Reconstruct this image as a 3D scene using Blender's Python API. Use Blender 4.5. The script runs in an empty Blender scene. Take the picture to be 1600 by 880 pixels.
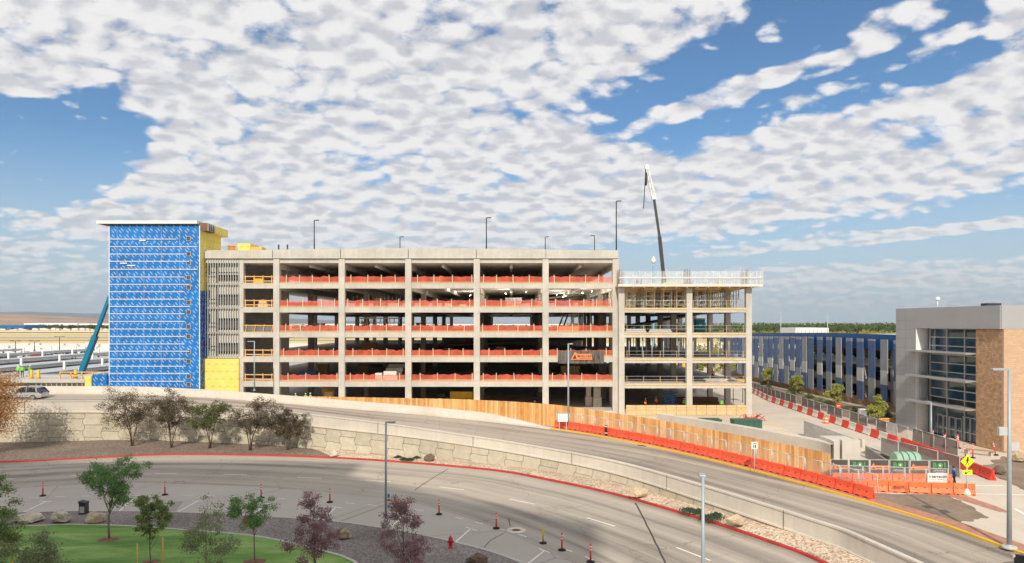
import bpy, bmesh, math, random
from mathutils import Vector, Matrix, noise
R = math.radians
rnd = random.Random(7)
sc = bpy.context.scene
col = sc.collection
HAZE = 3.2e-5
CLOUD_W = (6.1, 5.95, 5.85, 1); CLOUD_G = (4.15, 4.15, 4.35, 1)
CZ = 14.5; F = 1100.0; HY = 505.0

# ---------------------------------------------------------------- camera
cam = bpy.data.cameras.new("camera"); camo = bpy.data.objects.new("camera", cam); col.objects.link(camo)
camo.location = (0, 0, CZ); camo.rotation_euler = (R(90), 0, 0)
cam.sensor_width = 36; cam.lens = 36*F/1600; cam.shift_y = 65/1600
cam.clip_start = 0.5; cam.clip_end = 80000
sc.camera = camo

# ---------------------------------------------------------------- exposure
sc.view_settings.view_transform = 'Standard'; sc.view_settings.look = 'None'
sc.view_settings.exposure = 0.50; sc.view_settings.gamma = 1; sc.view_settings.use_curve_mapping = False
sc.render.engine = 'CYCLES'
sc.cycles.transparent_max_bounces = 24
sc.cycles.max_bounces = 6

# ---------------------------------------------------------------- sun
SUN_EL, SUN_AZ = 36.0, 7.0
sun = bpy.data.lights.new("sun", 'SUN'); sun.energy = 2.8; sun.angle = R(0.9); sun.color = (1.0, 0.90, 0.76)
suno = bpy.data.objects.new("sun", sun); col.objects.link(suno)
suno.rotation_euler = (R(90-SUN_EL), 0, R(-SUN_AZ)); suno.location = (-20, -60, 90)

# ---------------------------------------------------------------- sky
w = bpy.data.worlds.new("World"); sc.world = w; w.use_nodes = True
w.cycles.sampling_method = 'MANUAL'; w.cycles.sample_map_resolution = 256
sc.cycles.diffuse_bounces = 5
nt = w.node_tree; N = nt.nodes; L = nt.links; N.clear()
def nd(t, **k):
    n = N.new(t)
    for a, b in k.items(): setattr(n, a, b)
    return n
def wm(op, a, b=None, c=None, clamp=False):
    n = nd('ShaderNodeMath', operation=op); n.use_clamp = clamp
    for i, v in enumerate((a, b, c)):
        if v is None: continue
        if isinstance(v, (int, float)): n.inputs[i].default_value = v
        else: L.new(v, n.inputs[i])
    return n.outputs[0]
out = nd('ShaderNodeOutputWorld'); bg = nd('ShaderNodeBackground'); bg.inputs[1].default_value = 0.11
L.new(bg.outputs[0], out.inputs[0])
sky = nd('ShaderNodeTexSky', sky_type='NISHITA'); sky.sun_disc = False
sky.sun_elevation = R(SUN_EL); sky.sun_rotation = R(180+SUN_AZ); sky.altitude = 800
sky.air_density = 1.0; sky.dust_density = 0.6; sky.ozone_density = 1.6
tc = nd('ShaderNodeTexCoord'); sx = nd('ShaderNodeSeparateXYZ'); L.new(tc.outputs['Generated'], sx.inputs[0])
X, Y, Z = sx.outputs
ya = wm('MAXIMUM', wm('ABSOLUTE', Y), 0.12)
u = wm('DIVIDE', X, ya); v = wm('DIVIDE', Z, ya)
cuv = nd('ShaderNodeCombineXYZ'); L.new(u, cuv.inputs[0]); L.new(v, cuv.inputs[1])
# big cloud masses of the sky dome: bearing, height, half length, half width, tilt, weight
def P2(x, y): return ((x-800)/F, (HY-y)/F)
blobs = [  # px centre, half axes px, tilt deg, weight
 (470,130,400,230,-2,1.0), (620,30,500,130,4,1.0), (560,300,400,100,3,1.0), (250,40,110,90,0,.6),(330,330,200,60,4,.7), (850,60,260,100,15,.8),
 (900,240,150,70,18,.5), (820,300,160,50,16,.6), (1060,20,130,40,14,.5),
 (1140,145,110,22,20,.8), (1290,100,120,18,14,.65), (1050,178,60,20,20,.5), (1340,78,70,16,14,.4), (1235,160,70,14,14,.4),(1290,140,90,12,14,.4),(1200,55,24,14,10,.4),
 (1100,290,460,62,12,1.15), (1430,230,420,95,13,1.2), (1620,130,170,60,16,.8), (850,345,200,36,8,.7), (940,325,200,40,9,.6),
 (1400,35,90,34,18,.75), (1500,50,100,16,20,.45), (1600,20,60,60,24,.8), (1480,75,120,14,18,.5),
 (50,40,150,80,-8,1.0), (10,100,110,50,5,.8), (100,70,110,40,-28,.5), (36,140,50,10,-10,.55), (60,355,190,36,4,.62), (60,415,240,30,0,.6),(160,460,330,22,0,.45),
 (1350,372,340,11,5,.6), (1270,386,200,7,5,.45), (1550,352,150,10,5,.5), (1400,425,560,20,2,.75), (1450,455,600,22,0,.6), (1200,480,700,10,0,.4),
 (860,378,120,8,6,.4), (1080,372,100,7,6,.3), (1540,345,160,8,6,.3),
 (205,180,60,60,40,-.35), (168,110,26,90,-18,-.55), (110,235,120,90,0,-.5), (800,185,60,16,10,-.25), (780,215,60,18,10,-.2),
]
acc = None
for (bx, by, ax, ay, t, wt) in blobs:
    m = nd('ShaderNodeMapping', vector_type='TEXTURE'); L.new(cuv.outputs[0], m.inputs[0])
    c = P2(bx, by); m.inputs[1].default_value = (c[0], c[1], 0); m.inputs[2].default_value = (0, 0, R(t)); m.inputs[3].default_value = (ax*1.25/F, ay*1.25/F, 1)
    g = nd('ShaderNodeTexGradient', gradient_type='SPHERICAL'); L.new(m.outputs[0], g.inputs[0])
    s = wm('MULTIPLY', wm('MULTIPLY', g.outputs['Fac'], 2.2, clamp=True), wt)
    acc = s if acc is None else wm('ADD', acc, s)
# overhead and behind the viewer: unseen cloud, cover raised for more ambient light
high = nd('ShaderNodeMapRange'); L.new(v, high.inputs[0]); high.inputs[1].default_value = .5; high.inputs[2].default_value = .8; high.inputs[4].default_value = 1.0
back = nd('ShaderNodeMapRange'); L.new(Y, back.inputs[0]); back.inputs[1].default_value = .1; back.inputs[2].default_value = -.3; back.inputs[4].default_value = 1.0
acc = wm('MAXIMUM', wm('MAXIMUM', wm('MINIMUM', acc, 1.0), high.outputs[0]), back.outputs[0])
zz = wm('ADD', wm('MAXIMUM', Z, 0.0), 0.30)
q = nd('ShaderNodeCombineXYZ'); L.new(wm('DIVIDE', X, zz), q.inputs[0]); L.new(wm('DIVIDE', Y, zz), q.inputs[1])
def field(off):
    mp = nd('ShaderNodeMapping'); L.new(q.outputs[0], mp.inputs[0]); mp.inputs[1].default_value = off; mp.inputs[2].default_value = (0, 0, R(-20)); mp.inputs[3].default_value = (1.0, 1.15, 1)
    def noi(sc_, det, rough, dist=0, off=0):
        n = nd('ShaderNodeTexNoise'); n.noise_dimensions = '4D'; n.inputs['W'].default_value = off
        L.new(mp.outputs[0], n.inputs['Vector']); n.inputs['Scale'].default_value = sc_; n.inputs['Detail'].default_value = det
        n.inputs['Roughness'].default_value = rough; n.inputs['Distortion'].default_value = dist
        return n.outputs['Fac']
    vo = nd('ShaderNodeTexVoronoi', feature='SMOOTH_F1'); vo.inputs['Smoothness'].default_value = .45; vo.inputs['Scale'].default_value = 17
    wv = nd('ShaderNodeVectorMath', operation='ADD'); L.new(mp.outputs[0], wv.inputs[0])
    wn = nd('ShaderNodeTexNoise'); L.new(mp.outputs[0], wn.inputs['Vector']); wn.inputs['Scale'].default_value = 8; wn.inputs['Detail'].default_value = 5
    ws = nd('ShaderNodeVectorMath', operation='SCALE'); L.new(wn.outputs['Color'], ws.inputs[0]); ws.inputs['Scale'].default_value = .13
    L.new(ws.outputs[0], wv.inputs[1]); L.new(wv.outputs[0], vo.inputs['Vector'])
    puff = wm('SUBTRACT', .42, vo.outputs['Distance'])
    fine = noi(26, 7, .68, .1, 1.7); mid = noi(4.6, 6, .6, .3, 9.2)
    f_ = wm('ADD', wm('MULTIPLY', puff, 1.5), wm('MULTIPLY', wm('SUBTRACT', fine, .5), 1.25))
    return wm('ADD', f_, wm('MULTIPLY', wm('SUBTRACT', mid, .5), .95)), mid
d1, mid = field((0, 0, 0)); d2, _ = field((.02, .05, 0))
d = wm('ADD', d1, wm('MULTIPLY', wm('SUBTRACT', acc, .50), 1.35))
den = nd('ShaderNodeMapRange', interpolation_type='SMOOTHSTEP'); L.new(d, den.inputs[0]); den.inputs[1].default_value = -.3; den.inputs[2].default_value = .46
# cloud tone: sunny sides white, undersides grey
thick = nd('ShaderNodeMapRange', interpolation_type='SMOOTHSTEP')
L.new(wm('ADD', wm('MULTIPLY', wm('SUBTRACT', d2, d1), .9), wm('ADD', wm('MULTIPLY', d, .42), wm('MULTIPLY', mid, .35))), thick.inputs[0]); thick.inputs[1].default_value = .05; thick.inputs[2].default_value = .85
cr = nd('ShaderNodeMix', data_type='RGBA'); L.new(thick.outputs[0], cr.inputs[0])
cr.inputs[6].default_value = CLOUD_W; cr.inputs[7].default_value = CLOUD_G
mx = nd('ShaderNodeMix', data_type='RGBA')
# far-off clouds sink in the pale air near the horizon
fadec = nd('ShaderNodeMapRange'); L.new(Z, fadec.inputs[0]); fadec.inputs[1].default_value = 0.0; fadec.inputs[2].default_value = .14; fadec.inputs[3].default_value = .35
L.new(wm('MULTIPLY', wm('MULTIPLY', den.outputs[0], .95), fadec.outputs[0]), mx.inputs[0])
hs = nd('ShaderNodeHueSaturation'); hs.inputs['Saturation'].default_value = 1.0; hs.inputs['Value'].default_value = 1.0; L.new(sky.outputs[0], hs.inputs['Color'])
tint = nd('ShaderNodeMix', data_type='RGBA', blend_type='MULTIPLY'); tint.inputs[0].default_value = 1; L.new(hs.outputs[0], tint.inputs[6]); tint.inputs[7].default_value = (.42, .61, .72, 1)
veil = nd('ShaderNodeMapRange', interpolation_type='SMOOTHSTEP'); L.new(Z, veil.inputs[0]); veil.inputs[1].default_value = .26; veil.inputs[2].default_value = .0; veil.inputs[4].default_value = .93
vm = nd('ShaderNodeMix', data_type='RGBA'); L.new(veil.outputs[0], vm.inputs[0]); L.new(tint.outputs[2], vm.inputs[6]); vm.inputs[7].default_value = (3.6, 4.2, 4.6, 1)
L.new(vm.outputs[2], mx.inputs[6]); L.new(cr.outputs[2], mx.inputs[7]); L.new(mx.outputs[2], bg.inputs[0])

# ---------------------------------------------------------------- geometry helpers
def P(px, py, z=0.0):
    yy = F*(CZ-z)/(py-HY); return ((px-800)/F*yy, yy, z)
def PX(px, Yd): return (px-800)/F*Yd
def PZ(py, Yd): return CZ+(HY-py)/F*Yd
def cat(pts, n):
    """Catmull-Rom through pts, n samples per span"""
    k = len(pts[0]); o = []
    for i in range(len(pts)-1):
        p0 = pts[max(i-1, 0)]; p1 = pts[i]; p2 = pts[i+1]; p3 = pts[min(i+2, len(pts)-1)]
        for s in range(n):
            t = s/n
            o.append(tuple(.5*((2*p1[a])+(-p0[a]+p2[a])*t+(2*p0[a]-5*p1[a]+4*p2[a]-p3[a])*t*t+(-p0[a]+3*p1[a]-3*p2[a]+p3[a])*t**3) for a in range(k)))
    o.append(tuple(pts[-1])); return o
def resample(pts, n=None, step=None):
    Ls = [0]
    for a, b in zip(pts, pts[1:]): Ls.append(Ls[-1]+math.dist(a[:2], b[:2]))
    T = Ls[-1]
    if step: n = max(2, int(T/step)+1)
    o = []; j = 0
    for i in range(n):
        s = T*i/(n-1)
        while j < len(Ls)-2 and Ls[j+1] < s: j += 1
        t = (s-Ls[j])/max(1e-9, Ls[j+1]-Ls[j]); o.append(tuple(pts[j][k]+(pts[j+1][k]-pts[j][k])*t for k in range(len(pts[0]))))
    return o
def origin(o):
    v_ = Vector((0, 0, 0))
    while o is not None: v_ += o.location; o = o.parent
    return v_
class MB:
    def __init__(s): s.v = []; s.f = []; s.m = []; s.uv = []; s.has_uv = False; s.sm = []
    def face(s, idx, m=0, uv=None, smooth=False):
        s.f.append(tuple(idx)); s.m.append(m); s.sm.append(smooth)
        if uv: s.has_uv = True
        s.uv.append(uv or [(0, 0)]*len(idx))
    def quad(s, a, b, c, d_, m=0, uv=None):
        n = len(s.v); s.v += [a, b, c, d_]; s.face((n, n+1, n+2, n+3), m, uv); return s
    def box(s, x0, x1, y0, y1, z0, z1, m=0):
        n = len(s.v); s.v += [(x0,y0,z0),(x1,y0,z0),(x1,y1,z0),(x0,y1,z0),(x0,y0,z1),(x1,y0,z1),(x1,y1,z1),(x0,y1,z1)]
        for f_ in ((3,2,1,0),(4,5,6,7),(0,1,5,4),(1,2,6,5),(2,3,7,6),(3,0,4,7)): s.face([n+i for i in f_], m)
        return s
    def bar(s, a, b, w_, h, m=0, up=(0,0,1)):
        """box beam from a to b, w_ wide, h high (centred)"""
        a = Vector(a); b = Vector(b); d_ = (b-a).normalized(); upv = Vector(up)
        if abs(d_.dot(upv)) > .99: upv = Vector((0, 1, 0))
        sd = d_.cross(upv).normalized()*w_/2; uu = sd.cross(d_).normalized()*h/2
        n = len(s.v)
        for p in (a, b):
            for q_ in (-sd-uu, sd-uu, sd+uu, -sd+uu): s.v.append(tuple(p+q_))
        for f_ in ((3,2,1,0),(4,5,6,7),(0,1,5,4),(1,2,6,5),(2,3,7,6),(3,0,4,7)): s.face([n+i for i in f_], m)
        return s
    def tube(s, pts, r, n=8, m=0, caps=True, smooth=True):
        if isinstance(r, (int, float)): r = [r]*len(pts)
        base = len(s.v); pts = [Vector(p) for p in pts]
        for i, p in enumerate(pts):
            d_ = (pts[min(i+1, len(pts)-1)]-pts[max(i-1, 0)]).normalized()
            ref = Vector((0, 0, 1)) if abs(d_.z) < .95 else Vector((1, 0, 0))
            a = d_.cross(ref).normalized(); b = a.cross(d_).normalized()
            for k in range(n):
                t = 2*math.pi*k/n; s.v.append(tuple(p+(a*math.cos(t)+b*math.sin(t))*r[i]))
        for i in range(len(pts)-1):
            for k in range(n):
                k2 = (k+1) % n; s.face((base+i*n+k, base+(i+1)*n+k, base+(i+1)*n+k2, base+i*n+k2), m, smooth=smooth)
        if caps:
            s.face([base+k for k in range(n)], m); s.face([base+(len(pts)-1)*n+k for k in reversed(range(n))], m)
        return s
    def lathe(s, prof, c=(0,0,0), n=16, m=0):
        return s.tube([(c[0], c[1], c[2]+z) for r_, z in prof], [max(r_, 1e-4) for r_, z in prof], n, m)
    def prism(s, poly, z0, z1, m=0):
        n = len(s.v); k = len(poly)
        for p in poly: s.v.append((p[0], p[1], z0 if not callable(z0) else z0(*p)))
        for p in poly: s.v.append((p[0], p[1], z1 if not callable(z1) else z1(*p)))
        s.face([n+i for i in reversed(range(k))], m); s.face([n+k+i for i in range(k)], m)
        for i in range(k):
            j = (i+1) % k; s.face((n+i, n+j, n+k+j, n+k+i), m)
        return s
    def slabpoly(s, poly3, d_, m=0):
        """closed solid from 3D polygon pushed by vector d_"""
        n = len(s.v); k = len(poly3); d_ = Vector(d_)
        s.v += [tuple(p) for p in poly3]+[tuple(Vector(p)+d_) for p in poly3]
        s.face([n+i for i in range(k)], m); s.face([n+k+i for i in reversed(range(k))], m)
        for i in range(k):
            j = (i+1) % k; s.face((n+j, n+i, n+k+i, n+k+j), m)
        return s
    def ribbon(s, A, B, m=0, u0=0, scale_v=None):
        n = len(s.v); u_ = u0; us = [u0]
        for i in range(1, len(A)):
            a0 = [(A[i-1][k]+B[i-1][k])/2 for k in range(2)]; a1 = [(A[i][k]+B[i][k])/2 for k in range(2)]
            u_ += math.dist(a0, a1); us.append(u_)
        for a, b in zip(A, B): s.v += [tuple(a), tuple(b)]
        for i in range(len(A)-1):
            w0 = math.dist(A[i], B[i]); w1 = math.dist(A[i+1], B[i+1])
            if scale_v: w0 = w1 = scale_v
            s.face((n+2*i, n+2*i+2, n+2*i+3, n+2*i+1), m, [(us[i], 0), (us[i+1], 0), (us[i+1], w1), (us[i], w0)], smooth=False)
        return s
    def build(s, name, mats, parent=None, flip=False):
        me = bpy.data.meshes.new(name)
        off = origin(parent) if parent is not None else Vector((0, 0, 0))
        me.from_pydata([tuple(Vector(p)-off) for p in s.v], [], s.f)
        if not isinstance(mats, (list, tuple)): mats = [mats]
        for mm in mats: me.materials.append(mm)
        me.polygons.foreach_set('material_index', s.m); me.polygons.foreach_set('use_smooth', s.sm)
        if s.has_uv:
            ul = me.uv_layers.new(name='UVMap'); k = 0
            for uvs in s.uv:
                for t in uvs: ul.data[k].uv = t; k += 1
        me.update()
        o = bpy.data.objects.new(name, me); col.objects.link(o)
        if parent is not None: o.parent = parent
        return o
def recalc(o):
    bm = bmesh.new(); bm.from_mesh(o.data); bmesh.ops.recalc_face_normals(bm, faces=bm.faces); bm.to_mesh(o.data); bm.free(); return o
def bevel(o, w_=.02, seg=2):
    b = o.modifiers.new('bevel', 'BEVEL'); b.width = w_; b.segments = seg; b.limit_method = 'ANGLE'; return o
def tag(o, label=None, cat_=None, group=None, kind=None):
    if label: o['label'] = label
    if cat_: o['category'] = cat_
    if group: o['group'] = group
    if kind: o['kind'] = kind
    return o
def thing(name, label, cat_, loc=(0,0,0), group=None):
    o = bpy.data.objects.new(name, None); col.objects.link(o); o.location = loc; o.empty_display_size = .3
    return tag(o, label, cat_, group)
def struct(o, label=None): o['kind'] = 'structure'; 
KIDS = {}
def copy_tree(o, parent=None):
    c = o.copy(); col.objects.link(c)
    if parent is not None: c.parent = parent
    for ch in list(o.children): copy_tree(ch, c)
    return c
def place(o, loc, rz=0, label=None, group=None, first=False, scale=None):
    c = o if first else copy_tree(o)
    c.location = loc; c.rotation_euler = (0, 0, rz)
    if scale: c.scale = (scale,)*3
    if label: c['label'] = label
    if group: c['group'] = group
    return c
class Proto:
    """first placement moves the thing itself, later ones copy it"""
    def __init__(s, o): s.o = o; s.used = False
    def put(s, loc, rz=0, label=None, group=None, scale=None):
        if not s.used: s.used = True; return place(s.o, loc, rz, label, group, True, scale)
        return place(s.o, loc, rz, label, group, False, scale)
ORD = ['first','second','third','fourth','fifth','sixth','seventh','eighth','ninth','tenth','eleventh','twelfth','thirteenth','fourteenth','fifteenth','sixteenth','seventeenth','eighteenth','nineteenth','twentieth','twenty-first','twenty-second','twenty-third','twenty-fourth','twenty-fifth','twenty-sixth','twenty-seventh','twenty-eighth','twenty-ninth','thirtieth']

# ---------------------------------------------------------------- materials
def newmat(name):
    m = bpy.data.materials.new(name); m.use_nodes = True; t = m.node_tree; return m, t, t.nodes['Principled BSDF']
def mathn(t, op, a, b=None, c=None, clamp=False):
    n = t.nodes.new('ShaderNodeMath'); n.operation = op; n.use_clamp = clamp
    for i, v_ in enumerate((a, b, c)):
        if v_ is None: continue
        if isinstance(v_, (int, float)): n.inputs[i].default_value = v_
        else: t.links.new(v_, n.inputs[i])
    return n.outputs[0]
def coords(t, kind='pos', scale=(1,1,1), rot=(0,0,0)):
    if kind == 'pos': g = t.nodes.new('ShaderNodeNewGeometry').outputs['Position']
    elif kind == 'uv': g = t.nodes.new('ShaderNodeTexCoord').outputs['UV']
    else: g = t.nodes.new('ShaderNodeTexCoord').outputs['Object']
    m = t.nodes.new('ShaderNodeMapping'); t.links.new(g, m.inputs[0]); m.inputs[3].default_value = scale; m.inputs[2].default_value = rot
    return m.outputs[0]
def tnoise(t, vec, scale, det=4, rough=.55, dist=0):
    n = t.nodes.new('ShaderNodeTexNoise'); t.links.new(vec, n.inputs['Vector']); n.inputs['Scale'].default_value = scale
    n.inputs['Detail'].default_value = det; n.inputs['Roughness'].default_value = rough; n.inputs['Distortion'].default_value = dist
    return n.outputs['Fac']
def ramp(t, fac, stops):
    r = t.nodes.new('ShaderNodeValToRGB'); t.links.new(fac, r.inputs[0]); e = r.color_ramp.elements
    while len(e) < len(stops): e.new(.5)
    for el, (p, c) in zip(e, stops): el.position = p; el.color = (c[0], c[1], c[2], 1)
    return r.outputs[0]
def mixc(t, fac, a, b, mode='MIX'):
    n = t.nodes.new('ShaderNodeMix'); n.data_type = 'RGBA'; n.blend_type = mode
    for i, v_ in ((0, fac), (6, a), (7, b)):
        if isinstance(v_, (int, float)): n.inputs[i].default_value = v_
        elif isinstance(v_, tuple): n.inputs[i].default_value = (v_[0], v_[1], v_[2], 1)
        else: t.links.new(v_, n.inputs[i])
    return n.outputs[2]
def bump(t, b, h, strength=.3, dist=.02):
    n = t.nodes.new('ShaderNodeBump'); n.inputs['Strength'].default_value = strength; n.inputs['Distance'].default_value = dist
    t.links.new(h, n.inputs['Height']); t.links.new(n.outputs[0], b.inputs['Normal'])
def mat(name, c, rough=.8, var=.12, scale=1.2, metal=0, kind='pos', fine=0, bmp=0, c2=None, stretch=(1,1,1), spec=None, fa=.12, streak=0):
    m, t, b = newmat(name)
    v_ = coords(t, kind, stretch)
    n1 = tnoise(t, v_, scale, 6, .62)
    lo = tuple(x*(1-var) for x in c); hi = c2 or tuple(min(1, x*(1+var)) for x in c)
    cc = ramp(t, n1, [(.3, lo), (.7, hi)])
    if fine:
        n2 = tnoise(t, v_, scale*fine, 3, .6); cc = mixc(t, 1.0, cc, ramp(t, n2, [(.25, (1-fa,)*3), (.75, (1+fa,)*3)]), 'MULTIPLY')
        if bmp: bump(t, b, n2, bmp)
    elif bmp: bump(t, b, n1, bmp)
    if streak:
        ns = tnoise(t, coords(t, kind, (2.2, 2.2, .22)), 1, 6, .65); nb = tnoise(t, coords(t, kind, (.16, .16, .5)), 1, 4, .6)
        cc = mixc(t, 1.0, cc, ramp(t, ns, [(.35, (1-streak,)*3), (.55, (1,)*3), (.75, (1+streak*.5,)*3)]), 'MULTIPLY')
        cc = mixc(t, 1.0, cc, ramp(t, nb, [(.38, (1-streak, 1-streak, 1-streak*.9)), (.6, (1.03,)*3)]), 'MULTIPLY')
    t.links.new(cc, b.inputs['Base Color']); b.inputs['Roughness'].default_value = rough; b.inputs['Metallic'].default_value = metal
    if spec is not None: b.inputs['Specular IOR Level'].default_value = spec
    return m
M = {}
M['concrete'] = mat('cast_concrete', (.565,.54,.48), .85, .10, .35, fine=9, fa=.06, streak=.08, bmp=.1, stretch=(1,1,.6))
M['concrete_dark'] = mat('grey_concrete', (.52,.49,.44), .9, .2, .3, fine=8, bmp=.1)
M['slab_in'] = mat('interior_concrete', (.60,.55,.49), .9, .2, .25, fine=6)
M['barrier_conc'] = mat('barrier_concrete', (.62,.575,.50), .85, .07, .3, fine=12, fa=.03, bmp=.02, streak=.06, stretch=(1,1,2))
M['kerb'] = mat('kerb_concrete', (.5,.47,.42), .9, .12, .8, fine=6)
M['kerb_red'] = mat('red_kerb_paint', (.42,.035,.03), .6, .22, .7, fine=8)
M['strip'] = mat('dusty_white_strip', (.60,.64,.68), .6, .1, 2)
M['steel'] = mat('galvanised_steel', (.55,.57,.57), .5, .08, 3, metal=.2, kind='obj')
M['rampgrey'] = mat('shade_dark_concrete', (.24,.23,.215), .9, .15, .5, fine=8)  # shade of the wing wall put into the grey; precast piece shares it
M['pole'] = mat('grey_pole_paint', (.38,.44,.47), .5, .05, 2, metal=.2, kind='obj')
M['darkmetal'] = mat('dark_metal', (.05,.05,.055), .5, .1, 3, metal=.3, kind='obj')
M['white'] = mat('white_paint', (.8,.8,.78), .5, .04, 2, kind='obj')
M['roadwhite'] = mat('white_road_paint', (.80,.78,.72), .8, .12, 3, fine=5)
M['roadyellow'] = mat('yellow_road_paint', (.75,.46,.03), .7, .1, 2, fine=5)
M['black'] = mat('black_rubber', (.02,.02,.02), .7, .1, 4, kind='obj')
M['orange_plastic'] = mat('orange_plastic', (.88,.16,.045), .5, .1, 1.3, kind='pos', c2=(.95,.22,.07), bmp=.05)
M['kerb_orange'] = mat('red_orange_plastic', (.80,.08,.035), .5, .1, 1.3, kind='pos', c2=(.88,.12,.05), bmp=.05)
M['red_plastic'] = mat('red_plastic', (.72,.055,.03), .45, .1, 1.5, kind='pos')
M['white_plastic'] = mat('white_plastic', (.68,.66,.60), .5, .12, 1.5, kind='pos')
M['orange_tube'] = mat('orange_tube', (.85,.09,.04), .4, .06, 3, kind='obj')
M['yellow_tube'] = mat('yellow_tube', (.85,.55,.05), .4, .06, 3, kind='obj')
M['red_paint'] = mat('red_enamel', (.55,.01,.03), .3, .08, 5, kind='obj')
M['lumber'] = mat('pine_lumber', (.62,.42,.2), .8, .15, 2, kind='pos', fine=5)
M['lumber_orange'] = mat('amber_lumber', (.85,.45,.14), .7, .12, 2, kind='pos')
M['plywood'] = mat('plywood', (.66,.48,.26), .8, .14, .8, kind='pos', fine=5)
M['green_paint'] = mat('dark_green_steel', (.04,.12,.08), .5, .15, 2, kind='pos')
M['teal'] = mat('teal_plastic', (.03,.42,.52), .45, .06, 2, kind='obj')
M['liftblue'] = mat('blue_lift_paint', (.0,.19,.33), .4, .08, 2, kind='pos')
M['blue_tarp'] = mat('blue_tarp', (.02,.3,.62), .5, .2, 2, kind='pos', bmp=.4)
M['scblue2'] = mat('blue_chest_paint', (.03,.15,.42), .4, .1, 2)
M['rebar'] = mat('rusty_rebar', (.16,.09,.06), .8, .2, 5, kind='pos')
M['cardboard'] = mat('brown_cardboard', (.42,.27,.15), .9, .1, 2, kind='pos')
M['wrap_white'] = mat('white_wrapped_board', (.75,.72,.66), .6, .06, 2, kind='pos')
M['yellow_paint'] = mat('yellow_enamel', (.8,.5,.03), .5, .1, 2, kind='pos')
M['panel_grey'] = mat('grey_metal_panel', (.36,.37,.385), .55, .04, .5, metal=.0, kind='pos')
M['frame_alu'] = mat('aluminium_frame', (.5,.52,.54), .4, .05, 2, metal=.5, kind='pos')
M['bark'] = mat('tree_bark', (.12,.085,.06), .9, .3, 4, kind='pos', fine=4, bmp=.4)
M['bark_pale'] = mat('pale_tree_bark', (.24,.19,.15), .9, .2, 6, kind='pos', fine=4, bmp=.3)
M['mulch'] = mat('bark_mulch', (.22,.12,.07), .95, .35, 5, fine=5, bmp=.8)
M['skin'] = mat('skin', (.45,.26,.18), .6, .05, 5, kind='obj')
M['hivis_green'] = mat('lime_safety_shirt', (.18,.75,.06), .7, .1, 4, kind='obj')
M['hivis_orange'] = mat('orange_safety_vest', (.95,.28,.04), .7, .1, 4, kind='obj')
M['blue_shirt'] = mat('blue_shirt', (.03,.12,.5), .8, .1, 4, kind='obj')
M['jeans'] = mat('dark_trousers', (.04,.05,.08), .9, .1, 4, kind='obj')
M['tyre'] = mat('tyre_rubber', (.02,.02,.022), .85, .1, 6, kind='obj')
M['silver'] = mat('silver_car_paint', (.55,.58,.60), .28, .02, 1, metal=.55, kind='obj')
M['darkcar'] = mat('dark_car_paint', (.025,.03,.045), .2, .02, 1, metal=.4, kind='obj')
M['whitecar'] = mat('white_car_paint', (.75,.75,.75), .3, .03, 1, kind='obj')
M['rim'] = mat('alloy_rim', (.6,.6,.62), .35, .05, 3, metal=.8, kind='obj')
M['tail'] = mat('red_lens', (.45,.02,.02), .25, .05, 3, kind='obj')
M['brown_soffit'] = mat('brown_plywood_soffit', (.2,.11,.06), .85, .2, 2)
M['mount'] = mat('blue_grey_mountain', (.16,.17,.17), 1, .15, .0004)

def glass(name, c, rough=.06):
    m, t, b = newmat(name); b.inputs['Base Color'].default_value = (*c, 1); b.inputs['Roughness'].default_value = rough
    b.inputs['Specular IOR Level'].default_value = .9; b.inputs['Metallic'].default_value = 0
    v_ = coords(t, 'pos'); bump(t, b, tnoise(t, v_, .6, 2), .03, .2); return m
M['glass'] = glass('tinted_glazing', (.02,.06,.10)); M['carglass'] = glass('car_glass', (.02,.025,.03))
M['lamp_lens'] = glass('lamp_lens', (.4,.4,.38), .3)

def mesh_mat(name, c, opac, scale=None, trans=0):
    m, t, b = newmat(name); b.inputs['Roughness'].default_value = .7
    o = t.nodes['Material Output']; tr = t.nodes.new('ShaderNodeBsdfTransparent'); mx_ = t.nodes.new('ShaderNodeMixShader')
    v_ = coords(t, 'pos'); n = tnoise(t, v_, scale or 1.4, 5, .65)
    t.links.new(ramp(t, n, [(.3, tuple(x*.75 for x in c)), (.7, tuple(min(1, x*1.2) for x in c))]), b.inputs['Base Color'])
    fac = mathn(t, 'ADD', opac-.12, mathn(t, 'MULTIPLY', n, .24), clamp=True)
    t.links.new(fac, mx_.inputs[0]); t.links.new(tr.outputs[0], mx_.inputs[1]); t.links.new(b.outputs[0], mx_.inputs[2]); t.links.new(mx_.outputs[0], o.inputs[0])
    return m
M['chainlink'] = mesh_mat('chain_link_mesh', (.42,.43,.43), .2)
M['safety_net'] = mesh_mat('orange_safety_mesh', (.80,.15,.08), .60, .9)
M['white_net'] = mesh_mat('white_safety_net', (.75,.78,.8), .28)
M['privacy'] = mesh_mat('dark_privacy_mesh', (.085,.08,.075), .9)
M['privacy_grey'] = mesh_mat('grey_privacy_mesh', (.19,.18,.165), .86)
M['louver'] = mesh_mat('perforated_metal', (.30,.33,.36), .9)

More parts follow.
